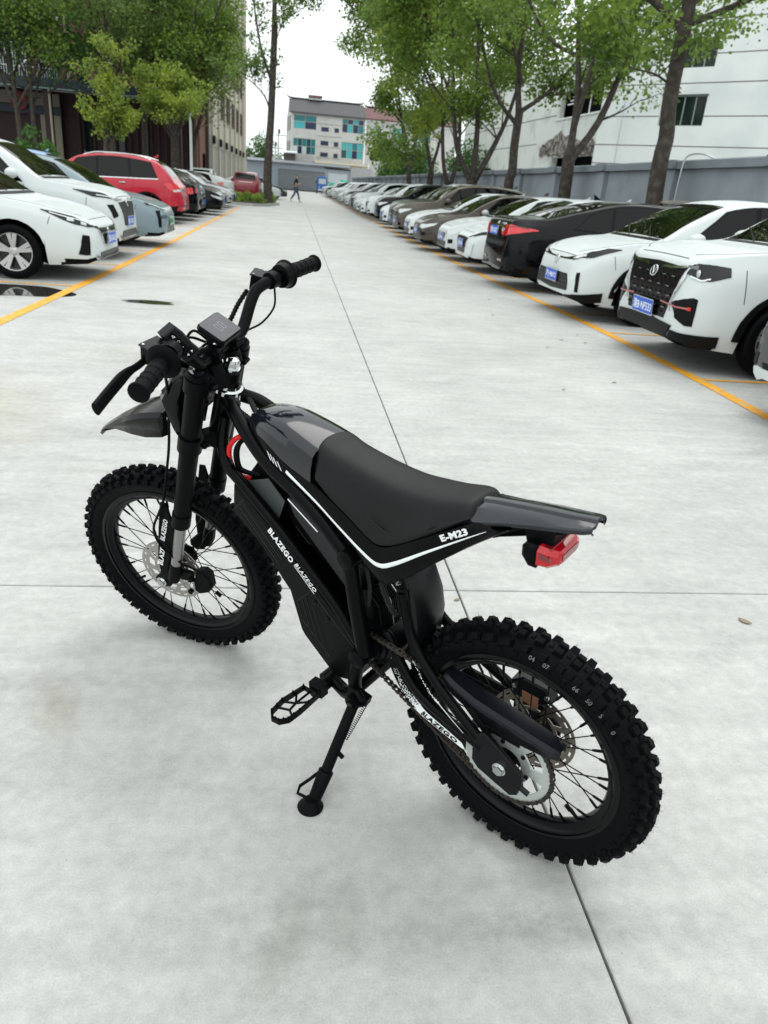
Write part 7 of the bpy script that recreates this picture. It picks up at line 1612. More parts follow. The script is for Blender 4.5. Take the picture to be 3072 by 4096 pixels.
def suv(paint_, **k):
    s = dict(L=4.45, W=1.84, H=1.66, wb=2.64, fo=0.90, wr=0.345, zl=0.24, tum=0.30, paint=paint_, cowl=-1.08, roof_f=-1.78, roof_r=-3.75, deck=-4.22, clad=True, rails=C_chrome, wheel='suv',
             top=[(0, 0.66), (-0.02, 0.78), (-0.07, 0.90), (-0.20, 0.985), (-0.55, 1.05), (-1.08, 1.12), (-1.4, 1.35), (-1.78, 1.56), (-2.3, 1.65), (-3.0, 1.66), (-3.6, 1.60), (-3.85, 1.52), (-4.08, 1.28), (-4.25, 1.05), (-4.38, 0.92), (-4.45, 0.70)],
             belt=[(0, 0.58), (-0.1, 0.76), (-0.35, 0.90), (-1.0, 1.02), (-2.2, 1.06), (-3.4, 1.10), (-4.1, 1.12), (-4.45, 0.95)],
             plan=[(0, 0.60), (-0.03, 0.70), (-0.10, 0.77), (-0.25, 0.84), (-0.5, 0.895), (-1.0, 0.915), (-2.2, 0.92), (-3.6, 0.91), (-4.1, 0.87), (-4.3, 0.80), (-4.40, 0.73), (-4.45, 0.64)],
             low=[(0, 0.30), (-0.12, 0.25), (-0.5, 0.22), (-4.0, 0.24), (-4.35, 0.32), (-4.45, 0.38)],
             side_glass=[(-1.36, -1.80, -2.25, -2.25), (-2.31, -2.31, -3.10, -3.05), (-3.16, -3.11, -3.80, -3.62)], rear=plain_rear)
    s.update(k); return s

# ---- front styles
def front_generic(root, s, bv, grille=C_grille, chrome=True):
    hw = s['W'] / 2; z = s['top'][0][1]; up = 0.14 if s['H'] > 1.55 else 0.06
    P(bv, root, 'headlight', [(0.1, hw * 0.50, z + up + 0.02), (0.0, hw * 0.8, z + up + 0.05), (-0.35, hw + .05, z + up + 0.10)], [(0.1, hw * 0.50, z + up - 0.06), (0.0, hw * 0.8, z + up - 0.07), (-0.25, hw + .05, z + up + 0.03)], C_lampb, 12, 3, 0.008, both=True)
    g = P(bv, root, 'grille', [(0.2, -hw * 0.46, z + up), (0.2, 0, z + up + 0.01), (0.2, hw * 0.46, z + up)], [(0.2, -hw * 0.36, z - 0.10), (0.2, hw * 0.36, z - 0.10)], grille, 14, 4, 0.006)
    if chrome: bars(bv, root, 'grille_bar', 3, z + up - 0.02, z - 0.07, hw * 0.44, hw * 0.36, C_chrome, 0.016, 0.011, par=g)
    P(bv, root, 'lower_intake', [(0.2, -hw * 0.6, 0.40), (0.2, hw * 0.6, 0.40)], [(0.2, -hw * 0.5, 0.28), (0.2, hw * 0.5, 0.28)], C_grille, 14, 2, 0.006)
    P(bv, root, 'fog_light', [(0.1, hw * 0.72, 0.46), (-0.05, hw * 0.86, 0.46)], [(0.1, hw * 0.72, 0.37), (-0.05, hw * 0.86, 0.37)], C_trim, 6, 2, 0.006, both=True)
    plate_part(root, Matrix.Translation((0.012, 0, 0.47)), s.get('plate', ''))
    emblem(bv, root, (0.2, 0, z + up - 0.03), 0.05)

def front_R1(root, s, bv):      # big mesh grille SUV
    hw = s['W'] / 2
    g = P(bv, root, 'grille', [(0.2, -0.58, 0.98), (0.2, 0, 1.0), (0.2, 0.58, 0.98)], [(0.2, -0.40, 0.44), (0.2, 0.40, 0.44)], C_grille, 18, 8, 0.005)
    q = MB()
    for j in range(9):
        z = 0.49 + j * 0.055; wdt = 0.42 + (z - 0.44) * 0.28
        for k in range(int(wdt * 2 / 0.10)):
            y = -wdt + 0.05 + k * 0.10 + (0.05 if j % 2 else 0)
            if abs(y) < wdt - 0.03: patch(bv, [(0.2, y - 0.035, z + 0.004), (0.2, y, z + 0.016), (0.2, y + 0.035, z + 0.004)], [(0.2, y - 0.035, z - 0.002), (0.2, y, z - 0.002), (0.2, y + 0.035, z - 0.002)], 2, 1, 0.015, 0.008, q)
    q.build('grille_mesh', C_trim, g, smooth=0)
    q = MB()
    for j in range(4):
        z = 0.52 + j * 0.11
        for k in range(5): y = -0.36 + k * 0.18 + 0.05 * (j % 2); patch(bv, [(0.2, y - 0.03, z + 0.018)] * 1 + [(0.2, y + 0.03, z + 0.018)], [(0.2, y - 0.03, z + 0.010), (0.2, y + 0.03, z + 0.010)], 2, 1, 0.017, 0.004, q)
    q.build('grille_accent', C_lgrey, g, smooth=0)
    for sg in (1, -1): q = MB(); strip_on(bv, [(0.2, 0.14 * sg, 0.93), (0.15, 0.34 * sg, 0.945), (0.1, 0.58 * sg, 0.955)], 0.022, 0.02, 14, q); q.build('chrome_wing', C_chrome, root, smooth=60)
    for sg in (1, -1): q = MB(); strip_on(bv, [(0.1, 0.62 * sg, 0.95), (0.1, 0.60 * sg, 0.80), (0.1, 0.47 * sg, 0.58), (0.1, 0.5 * sg, 0.52)], 0.018, 0.012, 24, q); q.build('grille_edge_trim', C_chrome, root, smooth=60)
    for sg in (1, -1):
        hl = MB(); patch(bv, [(0.1, 0.58 * sg, 0.985), (0.0, 0.78 * sg, 0.995), (-0.25, 0.95 * sg, 1.0)], [(0.1, 0.58 * sg, 0.90), (0.0, 0.70 * sg, 0.845), (-0.10, 0.85 * sg, 0.84), (-0.28, 0.95 * sg, 0.90)], 14, 4, 0.006, 0.014, hl); ho = hl.build('headlight', C_lampd, root, smooth=50)
        q = MB(); patch(bv, [(0.1, 0.60 * sg, 0.965), (0.0, 0.75 * sg, 0.965)], [(0.1, 0.60 * sg, 0.93), (0.0, 0.75 * sg, 0.925)], 6, 2, 0.011, 0.006, q); q.build('lamp_strip', C_lgrey, ho, smooth=0)
        q = MB(); p, n_ = snap(bv, (0.05, 0.78 * sg, 0.905), 0.012); q.lathe([(0, 0.006), (0.03, 0.0), (0.034, -0.01)], p, 'x', 14, closed=False); q.build('projector_lens', C_lampb, ho)
        q = MB(); strip_on(bv, [(0.05, 0.68 * sg, 0.862), (0.0, 0.80 * sg, 0.855), (-0.1, 0.87 * sg, 0.87)], 0.012, 0.012, 12, q); q.build('daytime_strip', M_white, ho, smooth=60)
        v = MB(); patch(bv, [(0.1, 0.50 * sg, 0.60), (0.1, 0.66 * sg, 0.66), (0.0, 0.80 * sg, 0.68), (-0.05, 0.84 * sg, 0.66)], [(0.1, 0.50 * sg, 0.585), (0.1, 0.62 * sg, 0.48), (0.0, 0.76 * sg, 0.42), (-0.05, 0.84 * sg, 0.42)], 14, 4, 0.005, 0.012, v); vo = v.build('corner_vent', C_grille, root, smooth=50)
        q = MB(); strip_on(bv, [(0.1, 0.30 * sg, 0.585), (0.1, 0.55 * sg, 0.575), (0.0, 0.80 * sg, 0.575)], 0.014, 0.018, 16, q); q.build('red_silver_blade', mat('red_blade', (0.5, 0.18, 0.17), 0.3, metal=0.5), root, smooth=60)
        q = MB(); strip_on(bv, [(0.02, 0.77 * sg, 0.575), (0.0, 0.82 * sg, 0.575)], 0.03, 0.02, 3, q); q.build('blade_tip', C_red, root, smooth=0)
    P(bv, root, 'front_valance', [(0.2, -0.58, 0.40), (0.2, 0, 0.43), (0.2, 0.58, 0.40)], [(0.2, -0.5, 0.25), (0.2, 0.5, 0.25)], C_trim, 16, 3, 0.018, skirt=0.04)
    for sg in (1, -1): P(bv, root, 'valance_end', [(0.1, 0.58 * sg, 0.36), (0.0, 0.75 * sg, 0.345), (-0.3, 0.95 * sg, 0.345)], [(0.1, 0.5 * sg, 0.24), (0.0, 0.7 * sg, 0.22), (-0.3, 0.95 * sg, 0.21)], C_trim, 12, 2, 0.014, skirt=0.04)
    emblem(bv, root, (0.3, 0, 0.90), 0.062, 'v'); plate_part(root, Matrix.Translation((0.035, 0, 0.50)) @ Matrix.Rotation(0.05, 4, 'Y'), '渝B·NF533')
def front_R2(root, s, bv):      # compact crossover
    for sg in (1, -1):
        hl = MB(); patch(bv, [(0.1, 0.06 * sg, 0.80), (0.1, 0.35 * sg, 0.83), (0.0, 0.62 * sg, 0.885), (-0.2, 0.85 * sg, 0.935), (-0.5, 0.97 * sg, 0.955)], [(0.1, 0.06 * sg, 0.775), (0.1, 0.40 * sg, 0.785), (0.0, 0.66 * sg, 0.765), (-0.15, 0.84 * sg, 0.80), (-0.5, 0.97 * sg, 0.945)], 20, 4, 0.006, 0.014, hl); ho = hl.build('headlight', C_lampd, root, smooth=50)
        q = MB(); patch(bv, [(0.05, 0.50 * sg, 0.82), (0.0, 0.62 * sg, 0.85), (-0.1, 0.74 * sg, 0.868)], [(0.05, 0.54 * sg, 0.79), (0.0, 0.66 * sg, 0.785), (-0.1, 0.76 * sg, 0.80)], 8, 2, 0.011, 0.006, q); q.build('lamp_reflector', C_lampb, ho, smooth=30)
        v = MB(); patch(bv, [(0.0, 0.73 * sg, 0.60), (-0.05, 0.79 * sg, 0.60)], [(0.0, 0.79 * sg, 0.34), (-0.05, 0.82 * sg, 0.34)], 4, 6, 0.005, 0.012, v); v.build('corner_vent', C_grille, root, smooth=50)
    P(bv, root, 'lower_grille', [(0.2, -0.52, 0.60), (0.2, 0, 0.58), (0.2, 0.52, 0.60)], [(0.2, -0.66, 0.36), (0.2, 0, 0.33), (0.2, 0.66, 0.36)], C_grille, 18, 5, 0.006)
    bars(bv, root, 'grille_bar', 4, 0.53, 0.38, 0.52, 0.62, C_trim, 0.012, 0.012)
    P(bv, root, 'front_valance', [(0.2, -0.6, 0.275), (0.2, 0.6, 0.275)], [(0.2, -0.5, 0.21), (0.2, 0.5, 0.21)], C_trim, 14, 2, 0.012, skirt=0.04)
    for sg in (1, -1): P(bv, root, 'valance_end', [(0.1, 0.6 * sg, 0.28), (0.0, 0.75 * sg, 0.31), (-0.35, 0.95 * sg, 0.36)], [(0.1, 0.5 * sg, 0.21), (0.0, 0.7 * sg, 0.21), (-0.35, 0.95 * sg, 0.21)], C_trim, 12, 2, 0.012, skirt=0.04)
    emblem(bv, root, (0.2, 0, 0.785), 0.06); plate_part(root, Matrix.Translation((0.02, 0, 0.49)), '沪J·486Y2')
def rear_R3(root, s, bv):       # black sedan, rear to the lane
    L = s['L']; r = -L - 0.1
    for sg in (1, -1):
        t = MB(); patch(bv, [(r, 0.30 * sg, 0.985), (r + .1, 0.58 * sg, 0.99), (-L + 0.15, 0.82 * sg, 0.99), (-L + 0.45, 0.95 * sg, 0.97)], [(r, 0.33 * sg, 0.84), (r + .1, 0.58 * sg, 0.82), (-L + 0.12, 0.82 * sg, 0.87), (-L + 0.42, 0.95 * sg, 0.945)], 18, 4, 0.010, 0.014, t); to = t.build('tail_light', C_red, root, smooth=50)
        q = MB(); patch(bv, [(r, 0.31 * sg, 0.955), (r, 0.46 * sg, 0.955)], [(r, 0.33 * sg, 0.89), (r, 0.44 * sg, 0.89)], 5, 2, 0.016, 0.006, q); q.build('reversing_lamp', C_lampb, to, smooth=0)
        q = MB(); strip_on(bv, [(r + .1, 0.52 * sg, 0.90), (-L + .1, 0.7 * sg, 0.955), (-L + 0.3, 0.9 * sg, 0.97)], 0.012, 0.016, 12, q); q.build('lamp_divider', C_redd, to, smooth=0)
        q = MB(); strip_on(bv, [(r, 0.36 * sg, 0.445), (r + .1, 0.60 * sg, 0.45)], 0.035, 0.010, 8, q); q.build('rear_reflector', C_redd, root, smooth=0)
        q = MB(); patch(bv, [(r, 0.25 * sg, 0.40), (r + .1, 0.66 * sg, 0.36)], [(r, 0.25 * sg, 0.30), (r + .1, 0.62 * sg, 0.28)], 8, 2, 0.008, 0.02, q); q.build('bumper_insert', C_trim, root, smooth=0)
    q = MB(); strip_on(bv, [(r, -0.45, 0.975), (r, 0, 0.995), (r, 0.45, 0.975)], 0.035, 0.022, 20, q); q.build('chrome_garnish', C_chrome, root, smooth=60)
    P(bv, root, 'plate_recess', [(r, -0.29, 0.95), (r, 0.29, 0.95)], [(r, -0.25, 0.80), (r, 0.25, 0.80)], C_trim, 8, 2, 0.004)
    P(bv, root, 'bumper_lip', [(r, -0.62, 0.33), (r, 0, 0.36), (r, 0.62, 0.33)], [(r, -0.55, 0.27), (r, 0.55, 0.27)], C_lgrey, 14, 2, 0.018, skirt=0.03)
    c, n_ = snap(bv, (r, 0, 1.03), 0.012); emblem(bv, root, (r, 0, 1.03), 0.045, 'h')
    plate_part(root, Matrix.Translation((-L - 0.02, 0, 0.875)) @ Matrix.Rotation(PI, 4, 'Z') @ Matrix.Rotation(-0.12, 4, 'Y'), '浙B·305S2')
    me = text_mesh('HONDA', 0.06, 0.003, 0.001, 0.0, 1.1, C_chrome); c, n_ = snap(bv, (r, -0.40, 1.02), 0.006); link('lettering', me, root, M=Matrix(((0, 0, -1, c.x), (-1, 0, 0, -0.22), (0, 1, 0, c.z - 0.01), (0, 0, 0, 1))))
def front_L1(root, s, bv):      # white sedan, V grille, slit lamps
    g = P(bv, root, 'grille', [(0.2, -0.46, 0.715), (0.2, 0, 0.70), (0.2, 0.46, 0.715)], [(0.2, -0.24, 0.42), (0.2, 0.24, 0.42)], C_grille, 16, 5, 0.006)
    bars(bv, root, 'grille_bar', 4, 0.67, 0.46, 0.42, 0.27, C_chrome, 0.012, 0.014, par=g)
    for sg in (1, -1): q = MB(); strip_on(bv, [(0.1, 0.50 * sg, 0.70), (0.1, 0.42 * sg, 0.56), (0.1, 0.28 * sg, 0.42)], 0.022, 0.014, 14, q); q.build('chrome_v', C_chrome, root, smooth=60)
    for sg in (1, -1):
        hl = MB(); patch(bv, [(0.1, 0.46 * sg, 0.735), (0.0, 0.66 * sg, 0.765), (-0.25, 0.86 * sg, 0.83), (-0.55, 0.97 * sg, 0.90)], [(0.1, 0.46 * sg, 0.66), (0.0, 0.68 * sg, 0.665), (-0.22, 0.87 * sg, 0.73), (-0.55, 0.97 * sg, 0.89)], 18, 4, 0.006, 0.014, hl); ho = hl.build('headlight', C_lampd, root, smooth=50)
        q = MB(); strip_on(bv, [(0.05, 0.52 * sg, 0.715), (0.0, 0.68 * sg, 0.735), (-0.25, 0.87 * sg, 0.805), (-.45, .95 * sg, .865)], 0.010, 0.011, 16, q); q.build('daytime_strip', M_white, ho, smooth=60)
        for t in (0.0, 0.16): q = MB(); patch(bv, [(-0.03 - t, 0.71 * sg + t * .5 * sg, 0.725 + t * .25), (-0.10 - t, 0.76 * sg + t * .5 * sg, 0.745 + t * .25)], [(-0.03 - t, 0.72 * sg + t * .5 * sg, 0.69 + t * .25), (-0.10 - t, 0.77 * sg + t * .5 * sg, 0.71 + t * .25)], 3, 2, 0.011, 0.005, q); q.build('lamp_reflector', C_lampb, ho, smooth=0)
        v = MB(); patch(bv, [(0.0, 0.73 * sg, 0.56), (-0.08, 0.80 * sg, 0.57)], [(-0.02, 0.73 * sg, 0.30), (-0.16, 0.83 * sg, 0.32)], 5, 6, 0.005, 0.012, v); v.build('corner_vent', C_trim, root, smooth=50)
    P(bv, root, 'lower_intake', [(0.2, -0.5, 0.34), (0.2, 0.5, 0.34)], [(0.2, -0.55, 0.26), (0.2, 0.55, 0.26)], C_grille, 14, 2, 0.008)
    q = MB(); strip_on(bv, [(0.1, -0.66, 0.30), (0.2, -0.5, 0.245), (0.2, 0.5, 0.245), (0.1, 0.66, 0.30)], 0.022, 0.018, 30, q); q.build('lip_trim', C_lgrey, root, smooth=60)
    emblem(bv, root, (0.2, 0, 0.635), 0.06); plate_part(root, Matrix.Translation((0.035, 0, 0.49)), '浙B·D66L2')
def front_L2(root, s, bv):      # white SUV with vertical-slat grille
    g = P(bv, root, 'grille', [(0.2, -0.55, 0.93), (0.2, 0, 0.95), (0.2, 0.55, 0.93)], [(0.2, -0.33, 0.50), (0.2, 0.33, 0.50)], C_grille, 18, 5, 0.006)
    for k in range(17):
        u = -1 + k / 8.0; q = MB(); strip_on(bv, [(0.2, u * 0.52, 0.92), (0.2, u * 0.42, 0.70), (0.2, u * 0.31, 0.52)], 0.010, 0.016, 8, q); q.build('grille_slat', C_lgrey, g, smooth=0)
    for sg in (1, -1):
        hl = MB(); patch(bv, [(0.1, 0.22 * sg, 0.985), (0.1, 0.50 * sg, 0.985), (0.0, 0.74 * sg, 0.99), (-0.3, 0.93 * sg, 1.03), (-0.6, 1.0 * sg, 1.06)], [(0.1, 0.22 * sg, 0.955), (0.1, 0.50 * sg, 0.935), (0.0, 0.74 * sg, 0.915), (-0.3, 0.93 * sg, 0.95), (-0.6, 1.0 * sg, 1.05)], 20, 3, 0.006, 0.012, hl); ho = hl.build('headlight', C_lampd, root, smooth=50)
        q = MB(); strip_on(bv, [(0.1, 0.55 * sg, 0.95), (0.0, 0.74 * sg, 0.945), (-0.25, 0.92 * sg, 0.985)], 0.018, 0.011, 14, q); q.build('lamp_strip', C_lampb, ho, smooth=60)
        v = MB(); patch(bv, [(0.0, 0.76 * sg, 0.84), (-0.1, 0.84 * sg, 0.84)], [(0.05, 0.66 * sg, 0.66), (-0.05, 0.78 * sg, 0.62)], 5, 5, 0.005, 0.012, v); v.build('corner_vent', C_trim, root, smooth=50)
    P(bv, root, 'lower_intake', [(0.2, -0.5, 0.43), (0.2, 0.5, 0.43)], [(0.2, -0.62, 0.33), (0.2, 0.62, 0.33)], C_grille, 14, 2, 0.008)
    q = MB(); strip_on(bv, [(0.1, -0.7, 0.36), (0.2, -0.5, 0.30), (0.2, 0.5, 0.30), (0.1, 0.7, 0.36)], 0.03, 0.014, 30, q); q.build('lip_trim', C_lgrey, root, smooth=60)
    emblem(bv, root, (0.2, 0, 0.88), 0.05); plate_part(root, Matrix.Translation((0.02, 0, 0.56)), '浙B·7T61U')
def front_L3(root, s, bv):      # blue-grey electric car
    for sg in (1, -1):
        hl = MB(); patch(bv, [(0.1, 0.30 * sg, 0.80), (0.0, 0.62 * sg, 0.81), (-0.3, 0.88 * sg, 0.86)], [(0.1, 0.30 * sg, 0.775), (0.0, 0.64 * sg, 0.75), (-0.25, 0.88 * sg, 0.80)], 16, 3, 0.006, 0.012, hl); ho = hl.build('headlight', C_lampd, root, smooth=50)
        q = MB(); strip_on(bv, [(0.1, 0.10 * sg, 0.805), (0.0, 0.5 * sg, 0.815), (-0.2, .82 * sg, .85)], 0.010, 0.009, 14, q); q.build('light_bar', M_white, ho, smooth=60)
        v = MB(); patch(bv, [(0.0, 0.70 * sg, 0.70), (-0.08, 0.79 * sg, 0.70)], [(0.0, 0.72 * sg, 0.36), (-0.05, 0.77 * sg, 0.36)], 4, 6, 0.005, 0.014, v); v.build('air_slot', C_grille, root, smooth=50)
        q = MB(); patch(bv, [(0.1, 0.36 * sg, 0.585), (0.0, 0.70 * sg, 0.60)], [(0.1, 0.33 * sg, 0.54), (0.0, 0.70 * sg, 0.535)], 8, 2, 0.008, 0.012, q); q.build('bumper_crease', mat('dark_teal_trim', (0.06, 0.09, 0.1), 0.4), root, smooth=0)
    P(bv, root, 'lower_intake', [(0.2, -0.34, 0.42), (0.2, 0.34, 0.42)], [(0.2, -0.42, 0.27), (0.2, 0.42, 0.27)], C_grille, 14, 2, 0.006)
    q = MB(); strip_on(bv, [(0.1, -0.68, 0.25), (0.2, -0.46, 0.25), (0.2, -0.36, 0.40)], 0.016, 0.014, 20, q); strip_on(bv, [(0.1, 0.68, 0.25), (0.2, 0.46, 0.25), (0.2, 0.36, 0.40)], 0.016, 0.014, 20, q); q.build('lip_trim', C_chrome, root, smooth=60)
    plate_part(root, Matrix.Translation((0.015, 0, 0.47)), '浙BD·6127', True)
def rear_red(root, s, bv):
    L = s['L']; r = -L - 0.1
    for sg in (1, -1):
        t = MB(); patch(bv, [(r, 0.56 * sg, 1.02), (-L + .05, 0.76 * sg, 1.03), (-L + 0.3, 0.94 * sg, 1.04)], [(r, 0.60 * sg, 0.82), (-L + .05, 0.78 * sg, 0.80), (-L + 0.2, 0.94 * sg, 0.90)], 12, 4, 0.012, 0.014, t); to = t.build('tail_light', C_red, root, smooth=50)
        q = MB(); patch(bv, [(r + .05, 0.62 * sg, 0.87), (-L + .1, 0.80 * sg, 0.87)], [(r + .05, 0.63 * sg, 0.83), (-L + .1, 0.80 * sg, 0.83)], 4, 1, 0.017, 0.005, q); q.build('reversing_lamp', C_lampb, to, smooth=0)
    P(bv, root, 'rear_valance', [(r, -0.62, 0.50), (r, 0.62, 0.50)], [(r, -0.55, 0.30), (r, 0.55, 0.30)], C_trim, 12, 2, 0.01)
    for sg in (1, -1): P(bv, root, 'valance_end', [(r, 0.62 * sg, 0.50), (-L + .2, 0.9 * sg, 0.45), (-L + .45, 0.98 * sg, 0.45)], [(r, 0.55 * sg, 0.30), (-L + .2, 0.85 * sg, 0.28), (-L + .4, 0.98 * sg, 0.28)], C_trim, 10, 2, 0.01)
    q = MB(); strip_on(bv, [(r, -0.45, 0.90), (r, 0.45, 0.90)], 0.03, 0.014, 12, q); q.build('chrome_garnish', C_chrome, root, smooth=0)
    plate_part(root, Matrix.Translation((-L + 0.0, 0, 0.80)) @ Matrix.Rotation(PI, 4, 'Z') @ Matrix.Rotation(-0.1, 4, 'Y'), '浙B·51KQ6')

def place(root, x, y, face, dz=0.0, yaw=0.0):
    """face: +1 nose towards +x (left row), -1 nose towards -x (right row); x = world x of the nose"""
    root.matrix_world = Matrix.Translation((x, y, dz)) @ Matrix.Rotation((0 if face > 0 else PI) + yaw, 4, 'Z'); return root
GRR, GLL = 'cars parked along the boundary wall', 'cars parked nose in along the left line'
def car(s, x, y, face, label, cat='car', grp=None, yaw=0.0):
    c = build_car(s); place(c, x, y, face, 0, yaw); tag(c, label, cat, grp or (GRR if face < 0 else GLL)); return c
def rev(s, x, y, face, label, cat='car', grp=None, yaw=0.0):
    """rear end towards the lane at world x"""
    return car(s, x + s['L'] * face, y, face, label, cat, grp, yaw)

chr_top = [(0, 0.55), (-0.03, 0.68), (-0.10, 0.79), (-0.24, 0.87), (-0.6, 0.96), (-1.02, 1.03), (-1.4, 1.27), (-1.85, 1.48), (-2.3, 1.555), (-2.8, 1.55), (-3.4, 1.45), (-3.9, 1.27), (-4.15, 1.12), (-4.28, 0.98), (-4.36, 0.86), (-4.40, 0.66)]
R1 = car(suv(P_white, front=front_R1, L=4.65, H=1.70, top=[(0, 0.70), (-0.02, 0.83), (-0.06, 0.96), (-0.16, 1.03), (-0.55, 1.09), (-1.12, 1.15), (-1.45, 1.38), (-1.85, 1.60), (-2.4, 1.70), (-3.1, 1.70), (-3.7, 1.64), (-4.0, 1.52), (-4.25, 1.28), (-4.45, 1.05), (-4.58, 0.92), (-4.65, 0.70)],
         belt=[(0, 0.62), (-0.1, 0.82), (-0.35, 0.95), (-1.0, 1.04), (-2.2, 1.08), (-3.4, 1.12), (-4.1, 1.14), (-4.65, 0.95)], plan=[(0, 0.60), (-0.03, 0.70), (-0.10, 0.77), (-0.25, 0.85), (-0.5, 0.905), (-1.0, 0.93), (-2.2, 0.93), (-3.8, 0.92), (-4.3, 0.87), (-4.5, 0.80), (-4.60, 0.73), (-4.65, 0.64)], W=1.86, rails=C_trim),
         3.47, 7.2, -1, 'white SUV with large black mesh grille and plate reading B NF533', 'SUV')
R2 = car(suv(P_white, front=front_R2, L=4.40, H=1.56, wr=0.335, rails=None, top=chr_top, belt=[(0, 0.5), (-0.1, 0.66), (-0.35, 0.81), (-1.0, 0.94), (-2.2, 1.0), (-3.2, 1.08), (-4.0, 1.12), (-4.40, 0.92)], side_glass=[(-1.30, -1.85, -2.2, -2.2), (-2.26, -2.26, -3.0, -2.95)], tum=0.36, roof_r=-3.45, deck=-4.1, cowl=-1.02, roof_f=-1.85, wheel='multi'),
         3.42, 9.95, -1, 'white compact crossover with smoked lamps and wide black lower grille', 'car')
R3 = rev(sedan(P_black, L=4.90, wb=2.83, fo=0.95, W=1.86, H=1.45, rear=rear_R3, front=front_generic, wheel='multi', wr=0.33, roof_r=-3.35, deck=-4.30, surround=C_trim,
         top=[(0, 0.56), (-0.03, 0.64), (-0.10, 0.70), (-0.28, 0.78), (-0.65, 0.88), (-1.15, 0.96), (-1.55, 1.20), (-2.0, 1.39), (-2.6, 1.45), (-3.1, 1.43), (-3.7, 1.29), (-4.30, 1.11), (-4.65, 1.09), (-4.80, 1.06), (-4.86, 0.93), (-4.90, 0.66)],
         belt=[(0, 0.5), (-0.12, 0.62), (-0.4, 0.75), (-1.0, 0.87), (-2.2, 0.91), (-3.4, 0.96), (-4.4, 1.0), (-4.90, 0.93)],
         plan=[(0, 0.50), (-0.03, 0.60), (-0.10, 0.69), (-0.25, 0.79), (-0.5, 0.875), (-1.0, 0.925), (-2.2, 0.93), (-3.8, 0.925), (-4.4, 0.88), (-4.7, 0.82), (-4.84, 0.74), (-4.90, 0.62)], low=[(0, 0.27), (-0.12, 0.21), (-0.5, 0.19), (-4.3, 0.20), (-4.75, 0.27), (-4.90, 0.32)],
         side_glass=[(-1.48, -2.0, -2.42, -2.42), (-2.48, -2.48, -3.25, -3.2), (-3.30, -3.25, -3.85, -3.55)]), 3.30, 12.75, 1, 'black sedan parked rear out with large red tail lights and chrome bar', 'car', GRR)
R0 = car(suv(P_grey, front=lambda r, s, bv: (front_generic(r, s, bv), P(bv, r, 'skid_plate', [(0.2, -0.62, 0.36), (0.2, 0.62, 0.36)], [(0.2, -0.55, 0.28), (0.2, 0.55, 0.28)], P_white2, 12, 2, 0.03, skirt=0.04)), plate='浙B·F29'), 3.42, 4.52, -1, 'dark grey SUV cut off by the right picture edge', 'SUV')
R4 = car(sedan(P_white, front=lambda r, s, bv: (P(bv, r, 'grille', [(0.2, -0.48, 0.70), (0.2, 0, 0.715), (0.2, 0.48, 0.70)], [(0.2, -0.30, 0.33), (0.2, 0.30, 0.33)], C_grille, 16, 6, 0.006), P(bv, r, 'headlight', [(0.1, 0.5, 0.72), (0, 0.7, 0.77), (-0.35, 0.92, 0.83)], [(0.1, 0.5, 0.68), (0, 0.7, 0.69), (-0.3, 0.92, 0.78)], C_lampd, 12, 3, 0.007, both=True), P(bv, r, 'corner_vent', [(0.1, 0.58, 0.52), (0, 0.75, 0.54)], [(0.1, 0.55, 0.32), (0, 0.72, 0.31)], P_white, 5, 3, 0.02, both=True), plate_part(r, Matrix.Translation((0.02, 0, 0.5)), '浙B·2F68'),
         [strip_on(bv, [(0.1, 0.10 + e, 0.32), (0.1, 0.12 + e, 0.18)], 0.035, 0.03, 4).build('red_tassel', C_red, r, smooth=0) for e in (0.0, 0.08)])), 3.30, 15.25, -1, 'white sedan with a black hexagonal grille and red tassels under its plate')
R5 = car(sedan(P_white2, front=front_generic, plate='浙B·N810'), 3.32, 17.5, -1, 'white sedan with chrome grille bar half hidden by the tasselled white sedan')
R6 = car(sedan(P_brown, front=front_generic, plate='浙B·8Q27', mirror=P_silver, chrome_line=True, H=1.5), 3.10, 19.85, -1, 'brown sedan with clear headlights and a silver door mirror')
R7 = car(sedan(P_white, front=front_generic, plate='浙B·K33'), 3.2, 22.3, -1, 'white sedan showing only a slim nose between the two brown cars')
R8 = car(suv(P_bronze, front=front_generic, plate='浙B·T92', rails=None, clad=False), 3.15, 24.6, -1, 'olive brown crossover beyond the slim white nose')
R9 = car(suv(P_grey, front=front_generic, plate='浙B·H05', rails=C_chrome), 3.3, 27.1, -1, 'dark grey SUV with long chrome roof rails', 'SUV')
R10 = car(sedan(P_white, front=front_generic, L=4.2, plate=''), 3.3, 29.9, -1, 'white hatch with rounded nose and black alloy wheel showing')
R11 = car(suv(P_black, front=front_generic, rails=None), 3.4, 33.0, -1, 'glossy black SUV beyond the white rounded hatch', 'SUV')
L1 = car(sedan(P_white, front=front_L1, W=1.815, wheel='sedan'), -2.38, 10.75, 1, 'nearest white sedan on the left with slit headlights and two-tone wheels')
L2 = car(suv(P_white, front=front_L2, L=4.7, rails=None, clad=False, H=1.68), -2.62, 13.35, 1, 'white SUV with a vertical slat grille behind the nearest white sedan', 'SUV')
L3 = car(sedan(P_bgrey, front=front_L3, H=1.5), -2.34, 15.9, 1, 'blue-grey electric hatchback with a green number plate')
L4 = rev(suv(P_red, rear=rear_red, front=front_generic, rails=C_chrome, chrome_line=True, L=4.3), -3.12, 23.2, -1, 'red SUV parked rear out with silver roof rails', 'SUV', GLL)
L5 = rev(sedan(P_black, front=front_generic, L=4.4), -3.05, 25.3, -1, 'black car parked rear out beside the red SUV', 'car', GLL)
L6 = car(suv(P_blue, front=front_generic, rails=None, clad=False), -2.95, 27.6, 1, 'steel blue SUV with its grille towards the lane', 'SUV')
